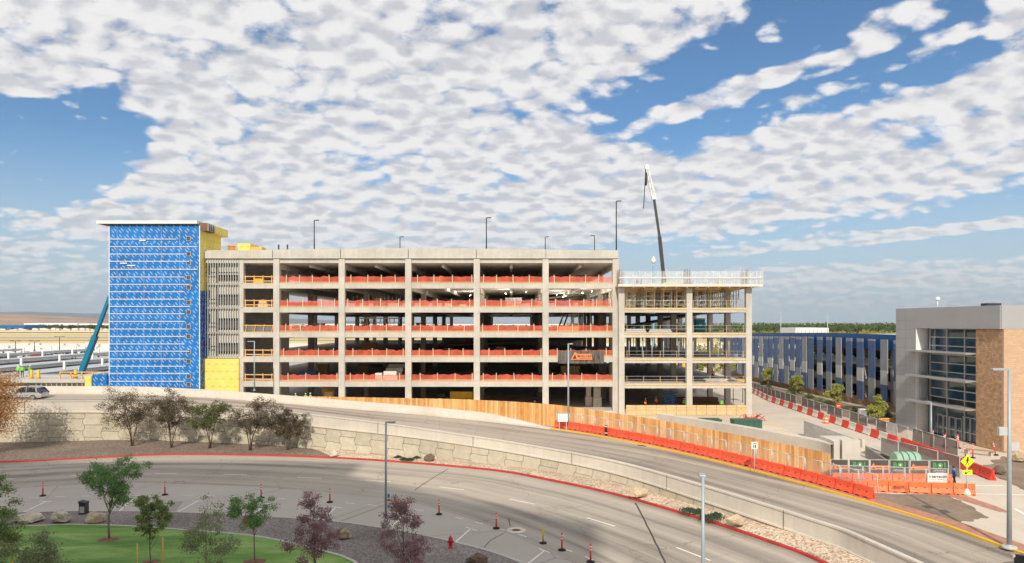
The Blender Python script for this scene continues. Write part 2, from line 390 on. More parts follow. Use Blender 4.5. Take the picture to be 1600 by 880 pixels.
# asphalt / concrete carriageways with tyre wear running along the lanes (uv: metres along, metres across)
def road_mat(name, base, dark, lanes, light):
    m, t, b = newmat(name); uvc = coords(t, 'uv', (.035, 1, 1)); pos = coords(t, 'pos')
    n1 = tnoise(t, uvc, .62, 4, .55, .15); n2 = tnoise(t, pos, .08, 5, .6); n3 = tnoise(t, pos, 14, 3, .7)
    cc = ramp(t, n1, [(.36, dark), (.5, base), (.64, light)])
    cc = mixc(t, mathn(t, 'MULTIPLY', ramp(t, n2, [(.4, (0,0,0)), (.7, (1,1,1))]), .35), cc, tuple(x*1.15 for x in light))
    cc = mixc(t, 1., cc, ramp(t, n3, [(.2, (.86,)*3), (.8, (1.12,)*3)]), 'MULTIPLY')
    # paving joints across the lanes every ~6 m
    sp = t.nodes.new('ShaderNodeSeparateXYZ'); t.links.new(coords(t, 'uv'), sp.inputs[0])
    fr = mathn(t, 'PINGPONG', mathn(t, 'DIVIDE', sp.outputs[0], 4.6), .5); jt = mathn(t, 'LESS_THAN', fr, .004)
    fr2 = mathn(t, 'PINGPONG', mathn(t, 'DIVIDE', sp.outputs[1], lanes), .5); jt2 = mathn(t, 'LESS_THAN', fr2, .005)
    jj = mathn(t, 'MAXIMUM', jt, jt2)
    cc = mixc(t, mathn(t, 'MULTIPLY', jj, .35), cc, tuple(x*.5 for x in dark))
    # sparse cracks
    vr = t.nodes.new('ShaderNodeTexVoronoi'); vr.feature = 'DISTANCE_TO_EDGE'; vr.inputs['Scale'].default_value = .09
    wr = t.nodes.new('ShaderNodeVectorMath'); wr.operation = 'MULTIPLY_ADD'; nn = t.nodes.new('ShaderNodeTexNoise'); t.links.new(pos, nn.inputs['Vector']); nn.inputs['Scale'].default_value = .5; nn.inputs['Detail'].default_value = 6
    t.links.new(nn.outputs['Color'], wr.inputs[0]); wr.inputs[1].default_value = (4, 4, 4); t.links.new(pos, wr.inputs[2]); t.links.new(wr.outputs[0], vr.inputs['Vector'])
    cc = mixc(t, mathn(t, 'MULTIPLY', mathn(t, 'LESS_THAN', vr.outputs['Distance'], .0035), .4), cc, tuple(x*.45 for x in dark))
    t.links.new(cc, b.inputs['Base Color']); b.inputs['Roughness'].default_value = .82; bump(t, b, n3, .08); return m
M['road_low'] = road_mat('worn_concrete_road', (.38,.337,.282), (.225,.20,.17), 5.2, (.47,.415,.345))
M['road_up'] = road_mat('worn_upper_road', (.35,.30,.245), (.18,.155,.13), 4.2, (.455,.395,.325))

def speckle(name, cols, scale, rough=.95, big=.15, bm=.6):
    m, t, b = newmat(name); pos = coords(t, 'pos')
    v_ = t.nodes.new('ShaderNodeTexVoronoi'); v_.inputs['Scale'].default_value = scale; t.links.new(pos, v_.inputs['Vector'])
    s_ = t.nodes.new('ShaderNodeSeparateColor'); t.links.new(v_.outputs['Color'], s_.inputs[0])
    n_ = len(cols); cc = ramp(t, s_.outputs[0], [(i/(n_-1), c) for i, c in enumerate(cols)])
    n2 = tnoise(t, pos, big, 6, .65); cc = mixc(t, 1., cc, ramp(t, n2, [(.3, (.72,)*3), (.7, (1.25,)*3)]), 'MULTIPLY')
    t.links.new(cc, b.inputs['Base Color']); b.inputs['Roughness'].default_value = rough; bump(t, b, v_.outputs['Distance'], bm, .05); return m
M['mulchbed'] = speckle('dark_bark_bed', [(.12,.09,.07), (.20,.155,.12), (.29,.23,.18)], 9)
M['rockbed'] = speckle('tan_river_gravel', [(.28,.20,.14), (.56,.44,.32), (.72,.60,.47)], 9, bm=.3)
M['greygravel'] = speckle('grey_gravel', [(.14,.12,.11), (.22,.19,.175), (.34,.30,.275)], 12)
M['dirt'] = mat('tan_dirt', (.62,.53,.41), .95, .14, .12, fine=14, bmp=.3)
M['darkdirt'] = mat('dark_dirt', (.24,.185,.135), .95, .3, .5, fine=7, bmp=.5)
M['walk'] = mat('sidewalk_concrete', (.60,.53,.44), .9, .1, .25, fine=14, fa=.05)
M['ground'] = mat('dry_ground', (.40,.34,.22), .95, .25, .004, fine=9)
M['drygrass'] = mat('dry_yellow_grass', (.66,.52,.24), .95, .25, .004, fine=11, stretch=(.3,1,1))
M['apron'] = mat('apron_concrete', (.78,.75,.69), .9, .06, .01, fine=9)
M['lot'] = mat('car_park_asphalt', (.42,.40,.37), .9, .15, .05, fine=9)
M['grass'] = None
def grass_mat():
    m, t, b = newmat('mown_lawn'); pos = coords(t, 'pos'); st = coords(t, 'pos', (.5, 1.6, 1))
    a = tnoise(t, st, .32, 7, .7, .5); f_ = tnoise(t, pos, 26, 3, .7)
    cc = ramp(t, a, [(.3, (.08,.19,.03)), (.5, (.18,.33,.065)), (.66, (.34,.46,.15))])
    cc = mixc(t, 1., cc, ramp(t, f_, [(.2, (.6,)*3), (.8, (1.35,)*3)]), 'MULTIPLY'); t.links.new(cc, b.inputs['Base Color']); b.inputs['Roughness'].default_value = .9; bump(t, b, f_, .7, .04); return m
M['grass'] = grass_mat()

def brick_mat(name, c1, c2, mortar, bw, bh, msize=.012, axis='xz', rough=.9, offs=.5, bmps=.5, wob=0, fine=.25, rnd_c=0):
    """axis: which two coordinates make the wall plane; 'uv' takes the uv map"""
    m, t, b = newmat(name)
    if axis == 'uv': src = t.nodes.new('ShaderNodeTexCoord').outputs['UV']
    else: src = t.nodes.new('ShaderNodeNewGeometry').outputs['Position']
    s_ = t.nodes.new('ShaderNodeSeparateXYZ'); t.links.new(src, s_.inputs[0]); c = t.nodes.new('ShaderNodeCombineXYZ')
    ix = {'xz': (0, 2), 'yz': (1, 2), 'xy': (0, 1), 'uv': (0, 1), 'vu': (1, 0)}[axis if axis != 'uvs' else 'vu']
    t.links.new(s_.outputs[ix[0]], c.inputs[0]); t.links.new(s_.outputs[ix[1]], c.inputs[1]); vec = c.outputs[0]
    br = t.nodes.new('ShaderNodeTexBrick'); t.links.new(vec, br.inputs['Vector'])
    br.inputs['Scale'].default_value = 1; br.inputs['Brick Width'].default_value = bw; br.inputs['Row Height'].default_value = bh; br.inputs['Mortar Size'].default_value = msize; br.offset = offs
    br.inputs['Color1'].default_value = (*c1, 1); br.inputs['Color2'].default_value = (*c2, 1); br.inputs['Mortar'].default_value = (*mortar, 1)
    pos = coords(t, 'pos'); f_ = tnoise(t, pos, 2.5, 6, .7)
    cc = mixc(t, 1., br.outputs['Color'], ramp(t, f_, [(.25, (1-fine,)*3), (.75, (1+fine,)*3)]), 'MULTIPLY')
    t.links.new(cc, b.inputs['Base Color']); b.inputs['Roughness'].default_value = rough
    h = mathn(t, 'ADD', mathn(t, 'MULTIPLY', br.outputs['Fac'], -1.), mathn(t, 'MULTIPLY', f_, .6)); bump(t, b, h, bmps, .03); return m
M['brick_side'] = brick_mat('tan_split_block', (.58,.37,.215), (.42,.25,.14), (.36,.24,.15), .4, .2, .012, 'yz', fine=.35, bmps=.9)
M['brick_front'] = brick_mat('tan_brick', (.58,.40,.27), (.52,.35,.23), (.42,.29,.20), .6, .2, .01, 'xz', fine=.1, bmps=.2)
M['paver'] = brick_mat('red_brick_pavers', (.50,.25,.17), (.42,.20,.14), (.36,.22,.16), .4, .2, .012, 'xy', fine=.3)

def wall_block_mat():
    """precast retaining wall: staggered interlocking panels, wavy dark joints (uv: metres along, height)"""
    m, t, b = newmat('precast_wall_panels'); src = t.nodes.new('ShaderNodeTexCoord').outputs['UV']
    s_ = t.nodes.new('ShaderNodeSeparateXYZ'); t.links.new(src, s_.inputs[0])
    nz = t.nodes.new('ShaderNodeTexNoise'); t.links.new(src, nz.inputs['Vector']); nz.inputs['Scale'].default_value = 1.1; nz.inputs['Detail'].default_value = 2
    sc_ = t.nodes.new('ShaderNodeSeparateColor'); t.links.new(nz.outputs['Color'], sc_.inputs[0])
    U = mathn(t, 'ADD', s_.outputs[0], mathn(t, 'MULTIPLY', mathn(t, 'SUBTRACT', sc_.outputs[0], .5), .35)); V = mathn(t, 'ADD', s_.outputs[1], mathn(t, 'MULTIPLY', mathn(t, 'SUBTRACT', sc_.outputs[1], .5), .2))
    # tabs: the vertical joints step sideways every half panel
    st = mathn(t, 'MULTIPLY', mathn(t, 'SINE', mathn(t, 'MULTIPLY', V, 4.3)), .13)
    par = mathn(t, 'SUBTRACT', mathn(t, 'MULTIPLY', mathn(t, 'MODULO', mathn(t, 'FLOOR', mathn(t, 'DIVIDE', mathn(t, 'ADD', U, 500.), 2.02)), 2.), 2.), 1.)
    U2 = mathn(t, 'ADD', U, st)
    c = t.nodes.new('ShaderNodeCombineXYZ'); t.links.new(V, c.inputs[0]); t.links.new(U2, c.inputs[1])
    br = t.nodes.new('ShaderNodeTexBrick'); t.links.new(c.outputs[0], br.inputs['Vector']); br.inputs['Scale'].default_value = 1
    br.inputs['Brick Width'].default_value = 1.5; br.inputs['Row Height'].default_value = 2.02; br.inputs['Mortar Size'].default_value = .020; br.inputs['Mortar Smooth'].default_value = .15; br.offset = .5
    br.inputs['Color1'].default_value = (.60,.55,.44,1); br.inputs['Color2'].default_value = (.50,.46,.36,1); br.inputs['Mortar'].default_value = (.16,.14,.11,1)
    pos = coords(t, 'pos'); f_ = tnoise(t, pos, 1.6, 7, .7); g_ = tnoise(t, pos, 11, 4, .7)
    cc = mixc(t, 1., br.outputs['Color'], ramp(t, f_, [(.25, (.82,)*3), (.75, (1.14,)*3)]), 'MULTIPLY')
    cc = mixc(t, 1., cc, ramp(t, g_, [(.25, (.93,)*3), (.75, (1.06,)*3)]), 'MULTIPLY')
    t.links.new(cc, b.inputs['Base Color']); b.inputs['Roughness'].default_value = .92
    bump(t, b, mathn(t, 'ADD', mathn(t, 'MULTIPLY', br.outputs['Fac'], -1.2), mathn(t, 'ADD', f_, mathn(t, 'MULTIPLY', g_, .5))), .9, .10); return m
M['wallblock'] = wall_block_mat()

def fence_wood():
    m, t, b = newmat('cedar_boards'); src = t.nodes.new('ShaderNodeTexCoord').outputs['UV']
    s_ = t.nodes.new('ShaderNodeSeparateXYZ'); t.links.new(src, s_.inputs[0])
    k = mathn(t, 'DIVIDE', s_.outputs[0], .28); fl = mathn(t, 'FLOOR', k)
    wn_ = t.nodes.new('ShaderNodeTexWhiteNoise'); wn_.noise_dimensions = '1D'; t.links.new(fl, wn_.inputs['W'])
    cc = ramp(t, wn_.outputs['Value'], [(0, (.55,.26,.08)), (.5, (.72,.39,.14)), (1, (.82,.53,.25))])
    gr = coords(t, 'uv', (9, 1.1, 1)); n_ = tnoise(t, gr, 1, 5, .6)
    lg = tnoise(t, coords(t, 'uv', (.12, .3, 1)), 1, 3, .6)
    cc = mixc(t, 1., cc, ramp(t, n_, [(.3, (.8,)*3), (.7, (1.18,)*3)]), 'MULTIPLY')
    cc = mixc(t, 1., cc, ramp(t, lg, [(.3, (.85,)*3), (.7, (1.12,)*3)]), 'MULTIPLY')
    gap = mathn(t, 'LESS_THAN', mathn(t, 'FRACT', k), .05); cc = mixc(t, mathn(t, 'MULTIPLY', gap, .7), cc, (.08,.035,.015))
    t.links.new(cc, b.inputs['Base Color']); b.inputs['Roughness'].default_value = .8; return m
M['fence_wood'] = fence_wood()

def wrap_mat(name, base, axis):
    """blue sheathing membrane printed all over with short white slanting marks"""
    m, t, b = newmat(name); src = t.nodes.new('ShaderNodeNewGeometry').outputs['Position']
    s_ = t.nodes.new('ShaderNodeSeparateXYZ'); t.links.new(src, s_.inputs[0]); x = s_.outputs[0 if axis == 'xz' else 1]; z = s_.outputs[2]
    band = mathn(t, 'FLOOR', mathn(t, 'DIVIDE', z, 2.4)); bx = mathn(t, 'ADD', x, mathn(t, 'MULTIPLY', mathn(t, 'FRACT', mathn(t, 'MULTIPLY', band, .618)), 3.))
    a = R(48)
    tt = mathn(t, 'ADD', mathn(t, 'MULTIPLY', bx, math.sin(a)), mathn(t, 'MULTIPLY', z, math.cos(a)))
    ss = mathn(t, 'SUBTRACT', mathn(t, 'MULTIPLY', bx, math.cos(a)), mathn(t, 'MULTIPLY', z, math.sin(a)))
    k = mathn(t, 'DIVIDE', tt, .40); fl = mathn(t, 'FLOOR', k)
    on = mathn(t, 'LESS_THAN', mathn(t, 'FRACT', k), .36)
    grp = mathn(t, 'FLOOR', mathn(t, 'DIVIDE', fl, 2.)); s2 = mathn(t, 'FRACT', mathn(t, 'ADD', mathn(t, 'DIVIDE', ss, 1.22), mathn(t, 'MULTIPLY', grp, .41)))
    on2 = mathn(t, 'LESS_THAN', s2, .42)
    dash = mathn(t, 'LESS_THAN', mathn(t, 'FRACT', mathn(t, 'DIVIDE', ss, .17)), .8)
    mk = mathn(t, 'MULTIPLY', mathn(t, 'MULTIPLY', on, on2), dash)
    n_ = tnoise(t, coords(t, 'pos'), .5, 5, .6); bump(t, b, tnoise(t, coords(t, 'pos', (1, 1, .5)), 1.6, 4, .6, .8), .7, .08)
    cc = mixc(t, mathn(t, 'MULTIPLY', mk, .5), ramp(t, n_, [(.3, tuple(q_*.72 for q_ in base)), (.7, tuple(q_*1.15 for q_ in base))]), (.72,.80,.88))
    t.links.new(cc, b.inputs['Base Color']); b.inputs['Roughness'].default_value = .55; return m
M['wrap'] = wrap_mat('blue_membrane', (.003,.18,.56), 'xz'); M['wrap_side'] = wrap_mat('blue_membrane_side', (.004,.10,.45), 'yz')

def yellow_mat(name, axis):
    m, t, b = newmat(name); src = t.nodes.new('ShaderNodeNewGeometry').outputs['Position']
    s_ = t.nodes.new('ShaderNodeSeparateXYZ'); t.links.new(src, s_.inputs[0]); x = s_.outputs[0 if axis == 'xz' else 1]; z = s_.outputs[2]
    cx = mathn(t, 'SUBTRACT', mathn(t, 'FRACT', mathn(t, 'DIVIDE', mathn(t, 'ADD', x, mathn(t, 'MULTIPLY', mathn(t, 'FLOOR', mathn(t, 'DIVIDE', z, 1.1)), .55)), 1.1)), .5)
    cz = mathn(t, 'SUBTRACT', mathn(t, 'FRACT', mathn(t, 'DIVIDE', z, 1.1)), .5)
    r_ = mathn(t, 'SQRT', mathn(t, 'ADD', mathn(t, 'MULTIPLY', cx, cx), mathn(t, 'MULTIPLY', cz, cz)))
    arc = mathn(t, 'MULTIPLY', mathn(t, 'LESS_THAN', mathn(t, 'ABSOLUTE', mathn(t, 'SUBTRACT', r_, .17)), .07), mathn(t, 'GREATER_THAN', cz, .02))
    jt = mathn(t, 'LESS_THAN', mathn(t, 'FRACT', mathn(t, 'DIVIDE', z, 2.44)), .015)
    n_ = tnoise(t, coords(t, 'pos'), .7, 4)
    cc = mixc(t, mathn(t, 'MULTIPLY', mathn(t, 'MAXIMUM', arc, jt), .55), ramp(t, n_, [(.3, (.80,.65,.13)), (.7, (.86,.72,.22))]), (.48,.36,.06))
    t.links.new(cc, b.inputs['Base Color']); b.inputs['Roughness'].default_value = .8; return m
M['yel'] = yellow_mat('yellow_gypsum_sheathing', 'xz'); M['yel_side'] = yellow_mat('yellow_gypsum_sheathing_side', 'yz')

def leaf_mat(name, a, b_, c):
    m, t, b = newmat(name); pos = coords(t, 'pos'); n1 = tnoise(t, pos, .9, 4, .6); n2 = tnoise(t, pos, 9, 2, .6)
    f_ = mathn(t, 'ADD', mathn(t, 'MULTIPLY', n1, .5), mathn(t, 'MULTIPLY', n2, .5))
    t.links.new(ramp(t, f_, [(.35, a), (.5, b_), (.66, c)]), b.inputs['Base Color']); b.inputs['Roughness'].default_value = .7
    try: b.inputs['Transmission Weight'].default_value = 0
    except Exception: pass
    o = t.nodes['Material Output']; tl = t.nodes.new('ShaderNodeBsdfTranslucent'); tl.inputs[0].default_value = (*[min(1, x*1.5) for x in b_], 1); mx_ = t.nodes.new('ShaderNodeMixShader'); mx_.inputs[0].default_value = .25
    t.links.new(b.outputs[0], mx_.inputs[1]); t.links.new(tl.outputs[0], mx_.inputs[2]); t.links.new(mx_.outputs[0], o.inputs[0]); return m
M['leaf_locust'] = leaf_mat('locust_leaves', (.10,.19,.07), (.19,.31,.12), (.30,.42,.19))
M['leaf_young'] = leaf_mat('young_green_leaves', (.12,.17,.05), (.21,.27,.09), (.33,.38,.16))
M['leaf_grey'] = leaf_mat('grey_green_leaves', (.13,.17,.07), (.23,.26,.13), (.34,.36,.21))
M['leaf_purple'] = leaf_mat('purple_leaves', (.19,.10,.115), (.31,.175,.19), (.43,.29,.29))
M['leaf_crab'] = leaf_mat('crabapple_leaves', (.075,.055,.035), (.125,.10,.06), (.19,.155,.10))
M['leaf_crabg'] = leaf_mat('green_crabapple_leaves', (.065,.075,.025), (.12,.135,.045), (.19,.20,.08))
M['leaf_orange'] = leaf_mat('autumn_leaves', (.30,.13,.04), (.46,.24,.085), (.46,.34,.12))
M['leaf_yellow'] = leaf_mat('yellow_green_leaves', (.20,.24,.05), (.36,.38,.09), (.52,.48,.16))
M['leaf_far'] = leaf_mat('far_wood_leaves', (.03,.055,.02), (.06,.10,.03), (.12,.15,.04))
M['leaf_farY'] = leaf_mat('far_autumn_leaves', (.16,.16,.03), (.26,.24,.05), (.36,.30,.07))
M['juniper'] = leaf_mat('juniper_leaves', (.02,.06,.03), (.04,.09,.045), (.07,.12,.06))
# ================================================================= GROUND AND ROADS
g = MB(); S_ = 30000
g.quad((-S_,-S_,-.12),(S_,-S_,-.12),(S_,S_,-.12),(-S_,S_,-.12)); tag(g.build('ground', M['ground']), kind='structure')

OUT = [(-170,68,4.9),(-110,80,4.6),(-58,85.3,4.15),(-47,86.6,4.0),(-30.2,83.3,3.4),(-17,78,2.85),(-8,74.5,2.25),(1.2,70,1.6),(9.2,63.2,1.25),(14.8,53.9,1.15),(19.3,46.1,.95),(20.9,41.3,.9),(22.5,28,.9),(22,0,.9)]
INN = [(-172,80,5.3),(-110,92,5.1),(-60,97,4.75),(-46,96.8,4.5),(-32,95,3.8),(-20,92,3.2),(-9.5,88.5,2.8),(4.6,83.7,1.9),(14,74.5,1.55),(22.4,61.5,1.2),(27.5,49.5,1.1),(29,43.5,1.1),(31,28,1.1),(31,0,1.1)]
o_s = cat(OUT, 10); i_s = cat(INN, 10)
def mixp(a, b, t): return tuple(a[k]+(b[k]-a[k])*t for k in range(3))
def strip(A, B, t0, t1, dz, i0=0, i1=None):
    i1 = len(A)-1 if i1 is None else i1
    return [(*mixp(a, b, t0)[:2], mixp(a, b, t0)[2]+dz) for a, b in zip(A[i0:i1+1], B[i0:i1+1])], [(*mixp(a, b, t1)[:2], mixp(a, b, t1)[2]+dz) for a, b in zip(A[i0:i1+1], B[i0:i1+1])]
r = MB(); r.ribbon(o_s, i_s); tag(r.build('upper_road', M['road_up']), kind='structure')
# faded lane dashes on the upper road
def path_at(path, s0, s1, n=6):
    Ls = [0]
    for a, b in zip(path, path[1:]): Ls.append(Ls[-1]+math.dist(a[:2], b[:2]))
    o = []
    for i in range(n):
        s = s0+(s1-s0)*i/(n-1)
        for j in range(len(Ls)-1):
            if Ls[j+1] >= s: break
        t = (s-Ls[j])/max(1e-9, Ls[j+1]-Ls[j]); o.append(mixp(path[j], path[j+1], t))
    return o
mid = strip(o_s, i_s, .5, .5, .008)[0]
r = MB(); s = 5
while s < 240:
    a = path_at(mid, s, s+3.2); A = []; B = []
    for i, p in enumerate(a):
        q_ = a[min(i+1, len(a)-1)]; p_ = a[max(i-1, 0)]; dx, dy = q_[0]-p_[0], q_[1]-p_[1]; l = math.hypot(dx, dy)
        A.append((p[0]+dy/l*.05, p[1]-dx/l*.05, p[2])); B.append((p[0]-dy/l*.05, p[1]+dx/l*.05, p[2]))
    r.ribbon(A, B); s += 10.5
M['fadedwhite'] = mat('faded_road_paint', (.40,.36,.31), .8, .2, 3, fine=5)
tag(r.build('upper_lane_marking', M['fadedwhite']), kind='structure')

# yellow kerb edge line, starts where the far barrier ends (station ~7)
i0 = 70
A = [(a[0], a[1], a[2]+.004) for a in i_s[i0:]]
def offs(path, d_, dz=0):
    o = []
    for i, p in enumerate(path):
        q_ = path[min(i+1, len(path)-1)]; p_ = path[max(i-1, 0)]; dx, dy = q_[0]-p_[0], q_[1]-p_[1]; l = math.hypot(dx, dy)
        o.append((p[0]-dy/l*d_, p[1]+dx/l*d_, p[2]+dz))
    return o
edge = i_s[i0:]
k = MB(); a0 = offs(edge, -.02); a1 = offs(edge, -.02, .13); a2 = offs(edge, .22, .13)
k.ribbon(a0, a1); k.ribbon(a1, a2); tag(k.build('yellow_kerb', M['roadyellow']), kind='structure')
k = MB(); k.ribbon(a2, offs(edge, 1.45, .135)); tag(k.build('brick_verge', M['paver']), kind='structure')

# far land: one sheet starting at the upper road's far edge, fanning out to the horizon
rows = [(0, None), (2.0, -.0), (6, 1.3), (10, 1.1), (40, 1.1), (80, 1.1), (200, .6), (600, .3), (2500, .3), (20000, .3)]
land = MB(); base = [(-2500,-1500,.4),(-900,-60,.6),(-400,60,1.1)]+[(p[0], p[1], p[2]) for p in resample(offs(i_s, .0, -.03), 120)]+[(400,-60,1.1),(900,-300,.6)]
grid = []
c0 = (0, 20)
for p in base:
    dx, dy = p[0]-c0[0], p[1]-c0[1]; l = math.hypot(dx, dy); dx /= l; dy /= l
    rr = []
    for d_, z_ in rows:
        z2 = p[2] if z_ is None else (p[2] if z_ == 0 else min(z_, max(p[2], .3)) if d_ < 100 else z_)
        if d_ == 0: z2 = p[2]
        elif d_ <= 2: z2 = p[2]-.02
        rr.append((p[0]+dx*d_, p[1]+dy*d_, z2))
    grid.append(rr)
n0 = len(land.v); nr = len(rows)
for rr in grid: land.v += rr
for i in range(len(grid)-1):
    for j in range(nr-1): land.face((i*nr+j, i*nr+j+1, (i+1)*nr+j+1, (i+1)*nr+j))
tag(recalc(land.build('construction_yard_ground', M['dirt'])), kind='structure')

# concrete barrier + retaining wall on the near side of the upper road
wb = [(-170,68,0),(-110,80,0),(-58,85.3,0),(-47,86.6,0),(-30.2,83.3,0),(-17,78,0),(-8,74.5,0),(1.2,70,0),(9.2,63.2,.02),(14.8,53.9,.2),(19.3,46.1,.42),(20.9,41.3,.45),(22.5,28,.45),(22,0,.45)]
zb = [3.9,3.8,3.64,3.3,2.85,2.5,2.04,1.4,1.0,.8,.5,.5,.5,.5]; ztop = [5.4,5.3,5.1,4.85,4.35,3.8,3.15,2.5,2.15,2.05,1.8,1.8,1.8,1.8]
wbs = cat(wb, 10); zbs = [t[0] for t in cat([(z_,) for z_ in zb], 10)]; zts = [t[0] for t in cat([(z_,) for z_ in ztop], 10)]
wall = MB(); u_ = 0; n0 = 0
for i in range(len(wbs)-1):
    a, b = wbs[i], wbs[i+1]; l = math.dist(a[:2], b[:2])
    n = len(wall.v); wall.v += [(a[0],a[1],a[2]-.1),(b[0],b[1],b[2]-.1),(b[0],b[1],zbs[i+1]+.1),(a[0],a[1],zbs[i]+.1)]
    za, zc = zbs[i], zbs[i+1]
    wall.face((n, n+1, n+2, n+3), 0, [(u_, -.1-za),(u_+l, -.1-zc),(u_+l, .1),(u_, .1)]); u_ += l
rw = wall.build('retaining_wall', M['wallblock']); rw.modifiers.new('thick', 'SOLIDIFY').thickness = .3; rw.modifiers['thick'].offset = -1 
tag(rw, 'long curved retaining wall of interlocking tan panels beside the lower road', 'retaining wall')
def loft_section(path, zlo, zhi, sect, name, m, skip=None):
    """sect: list of (offset across, 0..1 or metres above) – closed ring swept along the path"""
    mb = MB(); k_ = len(sect); off_paths = [offs(path, s_[0]) for s_ in sect]
    for i in range(len(path)):
        for j, s_ in enumerate(sect):
            p = off_paths[j][i]; mb.v.append((p[0], p[1], (zlo[i] if s_[1] == 'lo' else zhi[i])+s_[2]))
    for i in range(len(path)-1):
        for j in range(k_):
            j2 = (j+1) % k_; mb.face((i*k_+j, (i+1)*k_+j, (i+1)*k_+j2, i*k_+j2))
    mb.face(list(range(k_))); mb.face([(len(path)-1)*k_+j for j in reversed(range(k_))])
    return recalc(mb.build(name, m))
bp = [(p[0], p[1], 0) for p in wbs]
bar = loft_section(bp, zbs, zts, [(-.14,'lo',0),(-.14,'lo',.12),(-.05,'lo',.14),(-.05,'hi',-.14),(-.12,'hi',-.12),(-.12,'hi',0),(.22,'hi',0),(.40,'lo',.2),(.40,'lo',-.2)], 'concrete_barrier', M['barrier_conc'])
tag(bar, 'long pale concrete parapet capping the retaining wall beside the upper road', 'barrier')
# joints in the barrier as thin dark grooves
jm = MB(); M['joint'] = mat('dark_joint', (.10,.09,.08), .9, .1, 3)
s = 9
path3 = [(p[0], p[1], zbs[i]) for i, p in enumerate(wbs)]; pathT = [(p[0], p[1], zts[i]) for i, p in enumerate(wbs)]
while s < 230:
    a = path_at(path3, s, s+.05, 2); b = path_at(pathT, s, s+.05, 2)
    oa = offs(a, -.143); ob = offs(b, -.125)
    jm.quad((*oa[0][:2], a[0][2]+.02), (*oa[1][:2], a[1][2]+.02), (*ob[1][:2], b[1][2]), (*ob[0][:2], b[0][2])); s += 11.5
o = jm.build('expansion_joint', M['joint'], bar)

# far-side barrier on the left part of the upper road (ends where the yellow kerb begins)
fb = i_s[:71]; fb = [(p[0], p[1], p[2]) for p in fb]
fz0 = [p[2]-.1 for p in fb]; fz1 = [p[2]+1.05 for p in fb]
for q_ in range(6): fz1[-1-q_] = fb[-1-q_][2]+1.05*(q_/6)+.1
bar2 = loft_section([(p[0], p[1], 0) for p in fb], fz0, fz1, [(-.22,'lo',0),(-.22,'lo',.3),(-.02,'hi',0),(.25,'hi',0),(.35,'lo',0)], 'concrete_barrier', M['barrier_conc'])
tag(bar2, 'pale concrete barrier across the upper road, tapering down by the orange barriers', 'barrier')

# ---- lower area
kr = [(-170,55,0),(-110,64,0),(-76,69.5,0)]+[P(*t) for t in [(0,723.5),(133,717),(266,711.4),(399,712.4),(560,718.7),(760.6,735),(860,752),(960,774),(1098.6,814),(1200,848),(1290,884)]]+[(21,30,0),(21.5,10,0),(20,-10,0)]
krs = resample(cat(kr, 8), 160)
kn = [(-170,35,0),(-110,44,0),(-70,49.5,0)]+[P(*t) for t in [(20,803.5),(136,801),(273,802.5),(392,808.5),(507,815.5),(596,827),(700,847),(811,880)]]+[(6,34,0),(9,24,0),(10,8,0),(9,-10,0)]
kns = resample(cat(kn, 8), 160)
r = MB(); A = resample(cat(kr, 8), 160); C_ = offs(A, -27)
r.ribbon(offs(A, -13.5), A); 
# uv v = metres from the near side of each half, road built as two halves joined at the middle lane joint
r2 = MB()
tag(r.build('lower_road', M['road_low']), kind='structure')
m_, t_, b_ = newmat('parking_lane_concrete'); pos = coords(t_, 'pos'); aa = tnoise(t_, pos, .12, 6, .6); ff = tnoise(t_, pos, 13, 3, .7)
vr = t_.nodes.new('ShaderNodeTexVoronoi'); vr.feature = 'DISTANCE_TO_EDGE'; vr.inputs['Scale'].default_value = .12; t_.links.new(pos, vr.inputs['Vector'])
cc = mixc(t_, 1., ramp(t_, aa, [(.3, (.43,.39,.345)), (.7, (.51,.465,.41))]), ramp(t_, ff, [(.2, (.88,)*3), (.8, (1.1,)*3)]), 'MULTIPLY')
cc = mixc(t_, mathn(t_, 'MULTIPLY', mathn(t_, 'LESS_THAN', vr.outputs['Distance'], .006), .35), cc, (.1,.09,.08)); t_.links.new(cc, b_.inputs['Base Color']); b_.inputs['Roughness'].default_value = .85
M['park'] = m_
lowp = MB(); lowp.prism([(-300,-200),(60,-200),(60,5),(19.5,12),(19,36)]+[(p[0], p[1]) for p in reversed(offs(resample(cat(kr, 8), 60), -13.4)) if p[1] > 36 or p[0] < 0]+[(-300,40)], -.2, -.006)
recalc(tag(lowp.build('parking_lane', m_), kind='structure'))
# red kerb
k = MB(); k.ribbon(offs(krs, 0, 0), offs(krs, 0.02, .15)); k.ribbon(offs(krs, .02, .15), offs(krs, .26, .155)); tag(k.build('red_kerb', M['kerb_red']), kind='structure')
# beds between kerb and wall
kA = resample(offs(krs, .26, .13), 160); wA = resample([(p[0], p[1], p[2]+.13) for p in wbs], 160)
def bed(i0, i1, name, m):
    b = MB(); n = 7
    for i in range(i0, i1):
        for j in range(n):
            def pt(ii, jj):
                p = mixp(kA[ii], wA[ii], jj/n); bumpy = 0 if jj in (0, n) else .10*noise.noise(Vector((p[0]*.35, p[1]*.35, 2)))+.03*noise.noise(Vector((p[0]*2, p[1]*2, 5)))
                return (p[0], p[1], p[2]+bumpy+.04*math.sin(math.pi*jj/n))
            b.quad(pt(i, j), pt(i+1, j), pt(i+1, j+1), pt(i, j+1))
    bm_ = b.build(name, m); tag(bm_, kind='structure')
# station where the dark mulch turns to tan gravel: about px 525
isp = min(range(160), key=lambda i: abs((800+kA[i][0]/kA[i][1]*F)-520) if kA[i][1] > 20 else 1e9)
bed(0, isp, 'bark_mulch_bed', M['mulchbed']); bed(isp, 159, 'gravel_bed', M['rockbed'])
